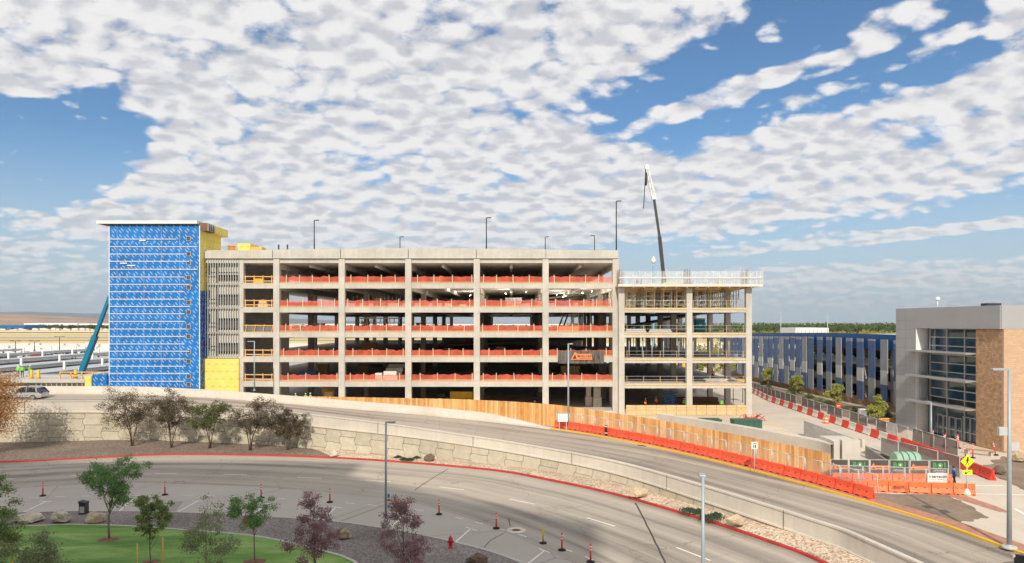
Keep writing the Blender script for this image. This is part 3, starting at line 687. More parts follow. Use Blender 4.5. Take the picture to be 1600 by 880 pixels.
# island: kerb, gutter, grey gravel, mow strip, lawn
k = MB(); k.ribbon(offs(kns, .45, .0), offs(kns, 0, .004)); k.ribbon(offs(kns, 0, .0), offs(kns, -.01, .15)); k.ribbon(offs(kns, -.01, .15), offs(kns, -.2, .155)); tag(k.build('kerb_and_gutter', M['kerb']), kind='structure')
mw = [(-170,32,0),(-110,40,0),(-70,46,0)]+[P(*t) for t in [(17,826.5),(102,823),(211,826),(290,832),(396,841),(472,856.5),(523,870),(553,881)]]+[(-7.6,38,0),(-6.5,32,0),(-8,22,0),(-20,8,0)]
mws = resample(cat(mw, 8), 140); kn2 = resample(offs(kns, -.2, .14), 140)
b = MB()
for i in range(139):
    for j in range(6):
        def pt(ii, jj):
            p = mixp(kn2[ii], (*mws[ii][:2], .16), jj/6); return (p[0], p[1], p[2]+(0 if jj in (0, 6) else .05*noise.noise(Vector((p[0]*.6, p[1]*.6, 1)))))
        b.quad(pt(i, j), pt(i+1, j), pt(i+1, j+1), pt(i, j+1))
recalc(tag(b.build('grey_gravel_bed', M['greygravel']), kind='structure'))
k = MB(); k.ribbon(offs(mws, .12, .185), offs(mws, -.12, .185)); k.ribbon(offs(mws, .12, .1), offs(mws, .12, .185)); tag(k.build('mow_strip', M['kerb']), kind='structure')
lw = offs(mws, -.12, .17); b = MB()
for i in range(len(lw)-1):
    def pt(ii, jj):
        p = lw[ii]; q_ = (-30+p[0]*.3, 4, .17); w_ = mixp(p, q_, (jj/14)**1.3); return (w_[0], w_[1], .17+(0 if jj == 0 else .25*noise.noise(Vector((w_[0]*.09, w_[1]*.09, 3)))+.1))
    for j in range(14): b.quad(pt(i, j), pt(i+1, j), pt(i+1, j+1), pt(i, j+1))
recalc(tag(b.build('lawn', M['grass']), kind='structure'))

# painted markings on the lower road
mk = MB()
def dash(p, q_, w_=.12, z=.006):
    a = P(p[0], p[1], 0); b = P(q_[0], q_[1], 0); dx, dy = b[0]-a[0], b[1]-a[1]; l = math.hypot(dx, dy); nx, ny = -dy/l*w_/2, dx/l*w_/2
    mk.quad((a[0]-nx,a[1]-ny,z),(b[0]-nx,b[1]-ny,z),(b[0]+nx,b[1]+ny,z),(a[0]+nx,a[1]+ny,z))
for p in [((111,743.2),(137,742.2)),((0,749),(20,748)),((242,740.2),(276,740.2)),((349.6,741),(386,742.2)),((464.5,745.7),(502,747.6)),((570.5,750.3),(611,753)),((687,761),(725,765.5)),((796,780),(836,788)),((917,809),(961,822.5)),((1056.6,855.5),(1110,876))]: dash(*p, w_=.14)
dots = [(0,780),(17,779),(70,776.5),(130,775.3),(200,774.6),(300,774.2),(350,776),(430,779),(519,784.6),(574,788.7),(646,796),(690,804),(735,814),(775,825),(832,841.5),(866,852.5),(907,867),(932,878),(960,891)]
dp = resample(cat([P(*t) for t in dots], 6), step=.1)
s = 0; L_ = len(dp)
while s+9 < L_:
    a, b = dp[s], dp[s+8]; dx, dy = b[0]-a[0], b[1]-a[1]; l = math.hypot(dx, dy); nx, ny = -dy/l*.06, dx/l*.06
    mk.quad((a[0]-nx,a[1]-ny,.006),(b[0]-nx,b[1]-ny,.006),(b[0]+nx,b[1]+ny,.006),(a[0]+nx,a[1]+ny,.006)); s += rnd.choice((20, 21, 22))
for a, b in [((37.5,800),(72,783.8)),((186,799),(208,780)),((278,800),(309,783)),((393,806),(420,786)),((503.7,813),(525,792.5)),((613,822),(636,800)),((712,846.8),(735.6,826)),((825,881),(850,861))]: dash(a, b, .13)
for a, b in [((60,783.5),(80,783.6)),((201,779.8),(218,780)),((300,782.6),(318,783.2)),((517,791.5),(534,793.5)),((728,824),(745,829)),((842,857.5),(859,863.5)),((627,798.5),(644,801))]: dash(a, b, .13)
tag(mk.build('road_marking', M['roadwhite']), kind='structure')

# sealed cracks and joints across both roads, storm drain
ck = MB()
def crack(pts, zf, w_=.07):
    q_ = []
    for px, py in pts:
        z = zf; p = P(px, py, z); q_.append((p[0], p[1], z+.007))
    q_ = resample(q_, step=.5); q_ = [(p[0]+.06*noise.noise(Vector((p[0], p[1], 1))), p[1]+.06*noise.noise(Vector((p[0], p[1], 4))), p[2]) for p in q_]
    ck.ribbon(offs(q_, -w_/2), offs(q_, w_/2))
crack([(993,786),(1008,815),(1024,848),(1044,890)], 0, .13); crack([(700,733),(668,752),(648,766)], 0, .09); crack([(795,810),(797,822)], 0); crack([(789,832),(765,845),(756,856)], 0, .05); crack([(470,726),(540,741)], 0, .04)
o = ck.build('crack_sealant', mat('crack_sealant_tar', (.07,.06,.05), .7, .2, 2)); tag(o, kind='structure')
dp0 = P(1004, 699.5, 1.35); t = thing('storm_drain', 'dark slotted storm drain in the upper road beside the yellow kerb', 'drain', (dp0[0], dp0[1], 1.5)); l_ = t.location
# manhole cover in its concrete collar
mh = thing('manhole', 'round iron manhole cover in a pale concrete collar in the lower road', 'manhole', P(806.6, 828.5))
c_ = mh.location; ring = MB(); ring.lathe([(.68,-.02),(.68,.010),(.3,.012),(.3,.006)], (c_[0],c_[1],0), 32); ring.build('collar', mat('pale_collar_concrete', (.82,.72,.60), .9, .08, 2), mh)
cv = MB(); cv.lathe([(.30,.0),(.30,.016),(.0,.018)], (c_[0],c_[1],0), 24); cv.build('cover', M['rebar'], mh)

pk = min(i_s, key=lambda p: abs(800+p[0]/p[1]*F-1008) if p[1] > 30 else 1e9); pk2 = i_s[i_s.index(pk)+1]; an_ = math.atan2(pk2[1]-pk[1], pk2[0]-pk[0])
t.location = (pk[0]+math.sin(an_)*.35, pk[1]-math.cos(an_)*.35, pk[2]+.012); t.rotation_euler = (0,0,an_)
a = MB(); a.box(-.75,.75,-.3,.25,-.05,0); o = a.build('frame', M['kerb']); o.parent = t
a = MB()
for i in range(9): a.box(-.55+i*.125,-.48+i*.125,-.22,.17,.003,.02)
o = a.build('grating', M['darkmetal']); o.parent = t; a = MB(); a.box(-.57,.57,-.23,.18,.001,.006); o = a.build('pit', M['joint']); o.parent = t
# ---- ground around the right side
flat = MB(); zp = 1.1
def ragged(poly):
    pts = resample([(p[0], p[1]) for p in poly]+[tuple(poly[0])], step=.35)[:-1]
    return [(p[0]+.45*noise.noise(Vector((p[0]*.8, p[1]*.8, 1)))+.25*noise.noise(Vector((p[0]*3, p[1]*3, 2))), p[1]+.6*noise.noise(Vector((p[0]*.8, p[1]*.8, 5)))+.3*noise.noise(Vector((p[0]*3, p[1]*3, 7)))) for p in pts]
def sheet(name, poly, z, m, rag=False):
    if rag: poly = ragged(poly)
    s_ = MB(); s_.prism([(p[0], p[1]) for p in poly], z-.3, z); return tag(recalc(s_.build(name, m)), kind='structure')
def G(px, py, z=1.1): return P(px, py, z)[:2]
pv = offs(edge, 1.44); vx = [p for p in pv if p[1] < 60]
# concrete walk between brick verge and terminal
sheet('plaza_paving', [G(1400,752), G(1330,772)]+[(p[0], p[1]) for p in vx if p[1] < 54]+[(120,-5),(120,60),(60,62),(58,66),G(1520,704),G(1420,668),(47.5,86),(46.8,80)], zp+.012, M['walk'])
sheet('dirt_patch', [G(1325,771.5),G(1360,771),G(1420,772.5),G(1480,774),G(1505,787),G(1530,800),G(1546,809),G(1520,815),G(1490,817),G(1440,803),G(1400,793),G(1370,784)], zp+.035, M['darkdirt'], True)
sheet('brick_ramp_patch', [G(1472,772),G(1510,776),G(1560,793),G(1580,802),G(1560,800),G(1515,786)], zp+.03, M['paver'])
sheet('planting_bed', [G(1538,731),G(1566,713),G(1620,725),G(1700,800),G(1640,790),G(1600,765),G(1560,748)], zp+.04, M['darkdirt'], True)
# construction street between the barrier line and the garages
st = MB(); st.quad((33,60,zp+.006),(41.5,60.5,zp+.006),(46.5,150,zp+.006),(38,150,zp+.006)); tag(st.build('service_street', M['walk']), kind='structure')
st = MB(); st.quad((47.4,86,zp+.010),(56.5,86,zp+.010),(54.8,160,zp+.010),(48,160,zp+.010)); tag(st.build('planting_strip', M['darkdirt']), kind='structure')
# crosswalk bars
mk = MB()
for a, b, w_ in [((1524,759),(1568,759.5),.25),((1524,772),(1610,774),.25),((1585,795),(1640,826),.25)]:
    p = G(*a); q_ = G(*b); dx, dy = q_[0]-p[0], q_[1]-p[1]; l = math.hypot(dx, dy); nx, ny = -dy/l*w_/2, dx/l*w_/2; z = zp+.02
    mk.quad((p[0]-nx,p[1]-ny,z),(q_[0]-nx,q_[1]-ny,z),(q_[0]+nx,q_[1]+ny,z),(p[0]+nx,p[1]+ny,z))
tag(mk.build('crosswalk_marking', M['roadwhite']), kind='structure')

# ================================================================= FAR LEFT: AIRFIELD
def gquad(name, x0, x1, y0, y1, z, m):
    s_ = MB(); s_.quad((x0,y0,z),(x1,y0,z),(x1,y1,z),(x0,y1,z)); return tag(s_.build(name, m), kind='structure')
gquad('car_park', -420, -62, 115, 285, 1.15, M['lot']); gquad('apron', -1200, 900, 300, 470, .95, M['apron'])
gquad('airfield_grass', -2500, 900, 470, 1700, .75, M['drygrass']); gquad('runway', -2500, 700, 640, 700, 1.0, M['lot']); gquad('taxiway', -2500, 700, 1000, 1080, 1.6, M['apron'])
gquad('far_apron', -3500, 900, 1700, 2300, 1.6, M['apron'])
# hills and mountains
def ridge(name, Yd, x0, x1, hfun, m, depth):
    s_ = MB(); n = 120; k_ = 6
    for i in range(n+1):
        x = x0+(x1-x0)*i/n; h = hfun(x)
        for j in range(k_+1):
            t = j/k_; s_.v.append((x, Yd+depth*t, h*math.sin(t*math.pi/2)*(1 if j < k_ else 1)+noise.noise(Vector((x*.002, t*3, 7)))*h*.05))
    for i in range(n):
        for j in range(k_): a = i*(k_+1)+j; s_.face((a, a+k_+1, a+k_+2, a+1), smooth=True)
    return tag(s_.build(name, m), kind='structure')
def h1(x): 
    px = 800+x/7000*F; return max(0, (14.5+7000/F*(14.5-max(0, px-40)*.065+2*noise.noise(Vector((px*.02, 0, 1)))))) if px < 320 else 0
def h2(x):
    px = 800+x/19000*F; return max(20, 14.5+19000/F*(17.5-max(0, px-60)*.028+1.7*noise.noise(Vector((px*.012, 3, 1)))+.8*noise.noise(Vector((px*.05, 3, 4)))))
M['hill'] = mat('dry_tan_hillside', (.36,.24,.16), .95, .3, .0025, fine=5)
ridge('hills', 5500, -9000, 800, h1, M['hill'], 1500); ridge('mountains', 17000, -24000, 12000, h2, M['mount'], 2000)

# far hangars and sheds across the airfield
def shed(name, px0, px1, ytop, Yd, wallm, roofm, label, cat_, depth=60):
    x0, x1 = PX(px0, Yd), PX(px1, Yd); zt = PZ(ytop, Yd); t = thing(name, label, cat_, ((x0+x1)/2, Yd, 1))
    a = MB(); a.box(x0, x1, Yd, Yd+depth, 0, zt*.8); a.build('wall', wallm, t)
    a = MB(); a.prism([(x0-1,Yd-1),(x1+1,Yd-1),(x1+1,Yd+depth),(x0-1,Yd+depth)], zt*.8+.01, lambda x, y: zt if y < Yd+depth/2 else zt+1.5); a.build('roof', roofm, t)
    n = max(2, int((x1-x0)/14)); 
    for i in range(min(n, 9)):
        xx = x0+(x1-x0)*(i+.5)/min(n, 9); a = MB(); a.box(xx-3, xx+3, Yd-.4, Yd-.02, 0, zt*.55); a.build('door', M['darkmetal'], t)
    return t
M['shedblue'] = mat('blue_shed_wall', (.03,.13,.33), .6, .1, .1); M['shedwhite'] = mat('pale_shed_wall', (.62,.62,.60), .6, .1, .1); M['shedtan'] = mat('tan_shed_wall', (.5,.42,.32), .6, .1, .1)
shed('hangar', -60, 38, 509, 1400, M['shedblue'], M['shedblue'], 'long blue hangar across the airfield, at the left edge of the photo', 'hangar')
shed('hangar', 38, 120, 505.5, 1950, M['shedwhite'], M['white'], 'long white-roofed hangar across the airfield, behind the green trees', 'hangar')
shed('hangar', 124, 170, 506.5, 1800, M['shedtan'], M['white'], 'tan hangar with white roof, nearest to the blue tower across the airfield', 'hangar')
shed('warehouse', 300, 420, 507, 2000, M['shedwhite'], M['white'], 'pale warehouse far behind the unfinished garage, seen through its left bays', 'warehouse')
shed('warehouse', 480, 640, 507, 2100, M['shedtan'], M['white'], 'tan warehouse far behind the unfinished garage, seen through its middle bays', 'warehouse')
shed('warehouse', 700, 880, 507, 2050, M['shedwhite'], M['white'], 'long white warehouse far behind the unfinished garage, seen through its right bays', 'warehouse')

# solar carports
def carport(x, y0, y1, label):
    t = thing('carport', label, 'carport', (x, y0, 1.1), 'long carports behind the blue tower')
    a = MB(); a.slabpoly([(x-7,y0,4.2),(x+6,y0,4.75),(x+6,y0,4.95),(x-7,y0,4.4)], (0, y1-y0, 0)); recalc(a.build('roof', M['cproof'], t))
    a = MB(); a.box(x+5.6, x+6.05, y0, y1, 4.2, 4.7); a.build('edge_beam', M['steel'], t)
    y = y0+5
    while y < y1:
        a = MB(); a.box(x-.2, x+.2, y-.2, y+.2, 1, 6.3); a.box(x-5, x+5, y-.12, y+.12, 4.0, 4.25); a.build('post', M['white'], t); y += 14
    return t
M['cproof'] = mat('grey_solar_roof', (.46,.48,.50), .5, .12, .15)
for i, (x, y0, y1) in enumerate([(-78,108,215),(-96,118,235),(-115,118,255),(-138,118,260),(-163,118,265),(-190,118,265)]):
    carport(x, y0, y1, f'{"nearest" if i == 0 else ORD[i]} of the long grey carport roofs left of the blue tower, counted from the road')

# ================================================================= BLUE TOWER (stair and lift core, left end of the garage)
YT = 103.5
def tx(px): return PX(px, YT)
def tz(py): return PZ(py, YT)
tower = thing('stair_tower', 'tall tower wrapped in printed blue membrane with a flat white-edged roof', 'tower', (tx(240), YT, 1.1))
x0, x1 = tx(170.5), tx(312); yb = YT+7.4; z0 = 1.0; z1 = tz(351)
a = MB(); a.box(x0, x1, YT, yb, z0, z1); 
core = a.build('wall', [M['wrap']], tower)
a = MB(); a.box(x1+.003, x1+.06, YT+.05, yb, tz(454), z1-.01); a.build('yellow_sheathing', M['yel_side'], tower)
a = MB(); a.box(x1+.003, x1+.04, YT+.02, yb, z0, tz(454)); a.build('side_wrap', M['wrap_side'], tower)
a = MB(); a.box(x0-.02, x0+.09, YT-.06, YT-.003, z0+2, z1-.2); a.box(x1-.05, x1+.07, YT-.06, YT-.003, z0, z1-.2); a.build('corner_trim', M['white'], tower)
ys = [373.8, 385.6, 397.2, 408.6, 421, 433, 444.5, 456, 467.8, 479, 490.5, 502.4, 514.3, 526, 537.6, 549, 561, 572.5, 584, 596, 608.5]
for i, y in enumerate(ys):
    a = MB(); xr = 0.3 if i in (1, 3, 4, 6, 9, 12, 15, 18) else 2.2
    a.box(x0+.1, x1-xr-(1.2 if i % 3 == 0 else 0), YT-.07, YT-.003, tz(y)-.06, tz(y)+.06); a.build('furring_strip', M['strip'], tower)
for px in (183, 225, 252, 281):
    a = MB(); a.box(tx(px)-.014, tx(px)+.014, YT-.02, YT-.003, z0+1, z1-.1); a.build('membrane_seam', M['strip'], tower)
for y in (373, 397, 411, 434, 449, 473, 488, 511, 526, 550, 565, 588, 601):
    f_ = MB(); cx, cz = tx(295), tz(y); f_.box(cx-.34, cx+.34, YT-.09, YT-.02, cz-.34, cz-.27); f_.box(cx-.34, cx+.34, YT-.09, YT-.02, cz+.27, cz+.34); f_.box(cx+.24, cx+.34, YT-.09, YT-.02, cz-.269, cz+.269); f_.box(cx-.34, cx-.27, YT-.09, YT-.02, cz-.269, cz+.269)
    wdo = f_.build('vent_opening', M['frame_alu'], tower); f_ = MB(); f_.box(cx-.268, cx+.238, YT-.05, YT-.01, cz-.268, cz+.268); f_.build('louvre', M['joint'], wdo)
for (a_, b_, y) in ((188, 199, 411.5), (199, 212, 415), (218, 228, 375.8)):
    a = MB(); a.box(tx(a_), tx(b_), YT-.1, YT-.075, tz(y)-.08, tz(y)+.08); a.build('white_tape', M['white'], tower)
# roof
rx0, rx1 = tx(153.5), tx(323); zr = tz(345.5)
a = MB(); a.box(rx0, rx1-1.2, YT-.5, yb+.3, zr-.45, zr); rf = a.build('roof', M['white'], tower)
a = MB(); a.box(rx0+.3, rx1-1.5, YT-.35, yb+.2, z1+.02, zr-.452); a.build('soffit', M['brown_soffit'], rf)
a = MB(); a.box(rx1-1.195, rx1, YT+.2, YT+2.9, zr-1.4, zr-.25); a.build('roof_framing', M['brown_soffit'], rf)
a = MB()
for i in range(4): a.box(rx1+.01, rx1+.1, YT+.3+i*.7, YT+.4+i*.7, zr-1.4, zr-.2)
a.build('stud_frame', M['steel'], rf)
a = MB(); a.box(rx1-1.19, rx1, YT+2.91, yb+.35, zr-1.5, zr-.35); a.build('fascia', M['yel_side'], rf)
a = MB()
for px in (178, 229): a.box(tx(px), tx(px)+.8, YT+1, YT+1.4, zr+.01, zr+.18)
a.build('roof_clamp', M['darkmetal'], rf)
# low podium left of the tower
pod = thing('framed_annex', 'low unfinished metal-stud annex with blue and yellow wall ends, left of the tower', 'annex', (tx(120), YT, 1.1))
a = MB(); a.box(tx(148), tx(170), YT-.6, YT+8, 1, tz(585)); a.build('blue_wall', M['wrap'], pod)
a = MB(); a.box(tx(137.5), tx(147.8), YT-.8, YT+7, 1, tz(587)); a.build('yellow_wall', M['yel'], pod)
xx = tx(60); i = 0
while xx < tx(136):
    a = MB(); a.box(xx, xx+.1, YT-.6, YT-.45, 1, tz(597)); a.build('stud', M['steel'], pod); xx += .75
a = MB(); a.box(tx(-60), tx(137), YT-.8, YT+9, tz(597.5), tz(592)); a.build('roof_deck', M['concrete'], pod)
a = MB(); a.box(tx(-60), tx(136), YT+5, YT+5.2, 1, tz(598)); a.build('back_wall', M['slab_in'], pod)
a = MB()
for zz_ in (587, 582): a.box(tx(95), tx(166), YT-.3, YT-.15, tz(zz_), tz(zz_)+.12)
x_ = tx(95)
while x_ < tx(166): a.box(x_, x_+.12, YT-.3, YT-.15, tz(592), tz(582)); x_ += 1.6
a.build('guard_rail', M['lumber_orange'], pod)

# ================================================================= UNFINISHED GARAGE, main block
YF = 105.0; DEP = 76.0
def gx(px): return PX(px, YF)
def gz(py): return PZ(py, YF)
gar = thing('parking_garage', 'six-level unfinished concrete parking garage behind the wooden fence', 'parking garage', (gx(640), YF, 1.1))
colpx = [432, 534, 638, 745, 852.5, 962]
lev = [gz(442), gz(479.5), gz(518.5), gz(557), gz(595.5)]       # slab tops, top to bottom
xl, xr = gx(320), gx(966)
for px in colpx:
    a = MB(); x = gx(px); a.box(x-.46, x+.46, YF-.12, YF+.8, .5, gz(404.5)); bevel(a.build('column', M['concrete'], gar), .03)
a = MB(); x = gx(377); a.box(x-.3, x+.3, YF+.05, YF+.8, .5, gz(405)); a.build('column', M['concrete'], gar)
for zt_ in lev:
    a = MB(); a.box(xl+5.6, xr-.3, YF, YF+.45, zt_-.86, zt_); bevel(a.build('edge_beam', M['concrete'], gar), .02, 1)
    a = MB(); a.box(xl, xr-.3, YF+.46, YF+DEP, zt_-.28, zt_-.02); a.build('floor_slab', M['slab_in'], gar)
    a = MB(); a.box(gx(376), xr-.5, YF-.02, YF-.004, zt_-.1, zt_-.02); a.build('edge_form_board', M['plywood'], gar)
a = MB(); a.box(xl, xr-.3, YF+.6, YF+DEP, gz(411), gz(405.5)); a.build('roof_slab', M['slab_in'], gar)
a = MB(); a.box(xl, xr, YF+.1, YF+.7, gz(411), gz(404.6)); a.build('roof_beam', M['concrete'], gar)
# parapet in five precast lengths, slightly stepped apart
pp = [(318, 392.8, 426.5), (427, 390.6, 532.5), (533, 388.6, 638), (638.6, 388, 744.5), (745.2, 388.6, 852.5), (853.2, 390.2, 966)]
for (a_, t_y, b_), t2 in zip(pp, [390.8, 388.8, 388, 388.5, 390, 392]):
    a = MB(); a.slabpoly([(gx(a_)+.02, YF-.25, gz(404)), (gx(b_)-.02, YF-.25, gz(404)), (gx(b_)-.02, YF-.25, gz(t2)), (gx(a_)+.02, YF-.25, gz(t_y))], (0, .4, 0)); recalc(a.build('parapet', M['concrete'], gar))
a = MB(); a.box(xl, xr, YF+.15+.005, YF+.5, gz(404), gz(391)); a.box(xr-.4, xr-.02, YF+.51, YF+DEP, gz(411), gz(393)); a.box(xl, xl+.3, YF+.51, YF+DEP, gz(411), gz(393)); a.build('roof_upstand', M['concrete'], gar)
# right end wall panels of each level and interior
inr = [17.5, 36, 54.5, 74.5]
for r_i, dy in enumerate(inr):
    for px in [385]+colpx:
        a = MB(); x = gx(px); a.box(x-.4, x+.4, YF+dy, YF+dy+.8, .8, gz(405.6)); a.build('column', M['slab_in'], gar)
tops = [gz(411)]+[z_-.28 for z_ in lev]
for k_, zt_ in enumerate([gz(411)-.01]+[z_-.285 for z_ in lev]):
    cnt = colpx+[0.5*(p+q_) for p, q_ in zip(colpx, colpx[1:])]
    for px in cnt:
        a = MB(); x = gx(px); hh = .75 if px in colpx else .55; a.box(x-.2, x+.2, YF+.82, YF+DEP-.3, zt_-hh, zt_-.002); a.build('ceiling_beam', M['slab_in'], gar)
for zt_ in lev:
    a = MB(); a.box(xl, xr-.3, YF+DEP, YF+DEP+.25, zt_-.86, zt_+(.35 if zt_ in lev[2:3] else .6)); a.build('rear_spandrel', M['slab_in'], gar)
# shear walls and ramps inside
def ramp_(xa, xb, ya, yb_, za, zb_):
    a = MB(); a.slabpoly([(xa,ya,za),(xb,ya,zb_),(xb,ya,zb_+.28),(xa,ya,za+.28)], (0, yb_-ya, 0)); recalc(a.build('ramp', M['slab_in'], gar))
ramp_(gx(640), gx(955), YF+37, YF+54, lev[1], lev[0]-.3); ramp_(gx(540), gx(955), YF+37, YF+54, lev[3]-.2, lev[3]+1.5); ramp_(gx(450), gx(900), YF+37, YF+54, lev[4]-.2, lev[3]-.6)
a = MB(); a.box(gx(640), gx(790), YF+60, YF+60.3, lev[1]+.01, lev[0]-1.1); a.build('shear_wall', M['slab_in'], gar)
a = MB(); a.box(xl+.5, gx(421), YF+9, YF+9.3, 1, gz(412)); a.build('shear_wall', M['slab_in'], gar)
a = MB(); a.box(gx(640), xr-.6, YF+56, YF+56.3, lev[3]+.01, lev[2]-1.1); a.build('shear_wall', M['slab_in'], gar)
a = MB(); a.box(xl+1, xr, YF+.2, YF+DEP, .9, 1.35); a.build('ground_slab', M['slab_in'], gar)
# under-soffit lamps unlit discs at the right top levels: (lit)
m_, t_, b_ = newmat('lit_lamp_lens'); b_.inputs['Emission Color'].default_value = (1, .95, .85, 1); b_.inputs['Emission Strength'].default_value = 1.6; M['lit'] = m_
glp = bpy.data.lights.new('garage_lamp_light', 'POINT'); glp.energy = 260; glp.color = (1, .93, .82); glp.shadow_soft_size = .2
for px, dy in ((711,8),(735,22),(790,14),(822,8),(870,20),(910,12),(925,6),(880,30)):
    a = MB(); yy = YF+dy; a.lathe([(.13,0),(.13,.08),(.05,.2)], (gx(px)*yy/YF, yy, lev[0]-1.05), 10); a.build('garage_lamp', M['lit'], gar); lo_ = bpy.data.objects.new('garage_lamp_light', glp); col.objects.link(lo_); lo_.parent = gar; lo_.location = (gx(px)*yy/YF-gar.location.x, yy-gar.location.y, lev[0]-1.2-gar.location.z)
# stair bay: grey spandrels, dark sheet for the shade in openings, metal studs, yellow panel
a = MB(); a.box(gx(319.5), gx(374), YF+1.4, YF+1.6, 1, gz(405)); a.build('stair_opening_shade', M['joint'], gar)
for zt_ in lev[:4]+[gz(411)]:
    if zt_ < gz(560): continue
    a = MB(); a.box(gx(336), gx(373), YF+.9, YF+1.39, zt_-1.7, zt_+.25); a.build('stair_spandrel', M['concrete'], gar)
a = MB(); a.box(gx(320), gx(334), YF+.95, YF+1.35, 1, gz(405)); a.build('stair_pier', M['concrete'], gar)
for (y0_, y1_) in ((415,428),(453,465),(490,503),(528,546)):
    a = MB(); a.box(gx(321), gx(325), YF+.85, YF+.93, gz(y1_), gz(y0_)); a.build('window', M['glass'], gar)
for i in range(14):
    x = gx(321+i*3.95); a = MB(); a.box(x-.04, x+.04, YF-.05, YF+.1, gz(558), gz(405)); a.build('stud', M['steel'], gar)
for y in (426, 468, 505, 541.5):
    a = MB(); a.box(gx(319.5), gx(374), YF+.11, YF+.22, gz(y)-.1, gz(y)+.1); a.build('stud_track', M['darkmetal'], gar)
a = MB(); a.box(gx(318.8), gx(373.8), YF-.2, YF+.1, 1, gz(560.5)); a.build('yellow_sheathing', M['yel'], gar)
# roof bits near tower
YH = YF+11; a = MB(); a.box(PX(371.5,YH), PX(391,YH), YH, YH+4, gz(404), PZ(380.5,YH)); a.build('roof_hatch', M['yel'], gar)
a = MB()
for i in range(7): a.box(PX(357+i*2,YH), PX(358+i*2,YH), YH-.5, YH-.2, gz(396), PZ(383,YH))
a.box(PX(357,YH), PX(371,YH), YH-.6, YH-.51, PZ(385,YH), PZ(384,YH)); a.box(PX(391.5,YH), PX(409,YH), YH, YH+2, gz(398), PZ(386,YH)); a.build('roof_frame', M['lumber_orange'], gar)
for px in (428.5, 442.5):
    a = MB(); a.tube([(gx(px), YF+2, gz(400)), (gx(px), YF+2, gz(380))], .12, 6); a.build('roof_stub', M['darkmetal'], gar)

# orange safety screens in each bay, wooden rails in the left bay
def screen(x0_, x1_, z_, label, sag=0):
    t = thing('safety_screen', label, 'safety screen', ((x0_+x1_)/2, YF+.2, z_), 'orange mesh screens along the garage floors')
    a = MB(); n = 28; hs_ = [1.0+.22*noise.noise(Vector((x0_*3+i*.55, z_*2, 1)))-.09*abs(math.sin(i/n*math.pi*4+x0_)) for i in range(n+1)]
    for i in range(n):
        xa = x0_+(x1_-x0_)*i/n; xb = x0_+(x1_-x0_)*(i+1)/n; w1 = .08*noise.noise(Vector((i*.9, z_, x0_))); w2 = .08*noise.noise(Vector(((i+1)*.9, z_, x0_)))
        a.quad((xa, YF+.2+w1, z_+.03), (xb, YF+.2+w2, z_+.03), (xb, YF+.2+w2*.5, z_+hs_[i+1]), (xa, YF+.2+w1*.5, z_+hs_[i]))
    a.build('mesh', M['safety_net'], t)
    x = x0_+.3+rnd.random()*1.0
    while x < x1_:
        a = MB(); tl = rnd.uniform(-.06, .06); a.bar((x, YF+.1, z_), (x+tl, YF+.1, z_+1.2), .1, .06); a.build('post', M['postpaint'], t); x += rnd.uniform(1.9, 3.0)
    a = MB(); a.bar((x0_, YF+.14, z_+.1), (x1_, YF+.14, z_+.1), .05, .1); a.build('toe_board', M['lumber'], t)
M['postpaint'] = mat('cream_post_paint', (.72,.60,.42), .7, .12, 2)
LN = ['top', 'second', 'third', 'fourth', 'lowest']; BN = ['second', 'third', 'fourth', 'fifth', 'sixth']
for li, zt_ in enumerate(lev):
    for bi in range(5):
        xa = gx(colpx[bi])+.5; xb = gx(colpx[bi+1])-.5
        screen(xa, xb, zt_, f'orange mesh screen, {LN[li]} screened floor from the top, {BN[bi]} bay from the blue tower')
    xa = gx(381); xb = gx(426.5); t = thing('timber_rail', f'{"grey-netted" if li == 2 else "amber"} timber guard rail in the left bay, {LN[li]} railed floor', 'guard rail', ((xa+xb)/2, YF+.2, zt_), 'timber guard rails in the left bay')
    for zz_ in ((.3, .95) if li != 2 else (.95,)):
        a = MB(); a.bar((xa, YF+.2, zt_+zz_), (xb, YF+.2, zt_+zz_-.03), .06, .13); a.build('rail', M['lumber_orange'], t)
    for i in range(4):
        x = xa+.2+(xb-xa-.4)*i/3; a = MB(); a.bar((x, YF+.1, zt_), (x+(.25 if li == 2 else 0), YF+.1, zt_+1.1), .12, .08); a.build('post', M['lumber_orange'], t)
    if li == 2:
        a = MB(); a.quad((xa, YF+.25, zt_+.05), (xb, YF+.25, zt_+.05), (xb, YF+.25, zt_+.95), (xa, YF+.25, zt_+.95)); a.build('netting', M['privacy_grey'], t)

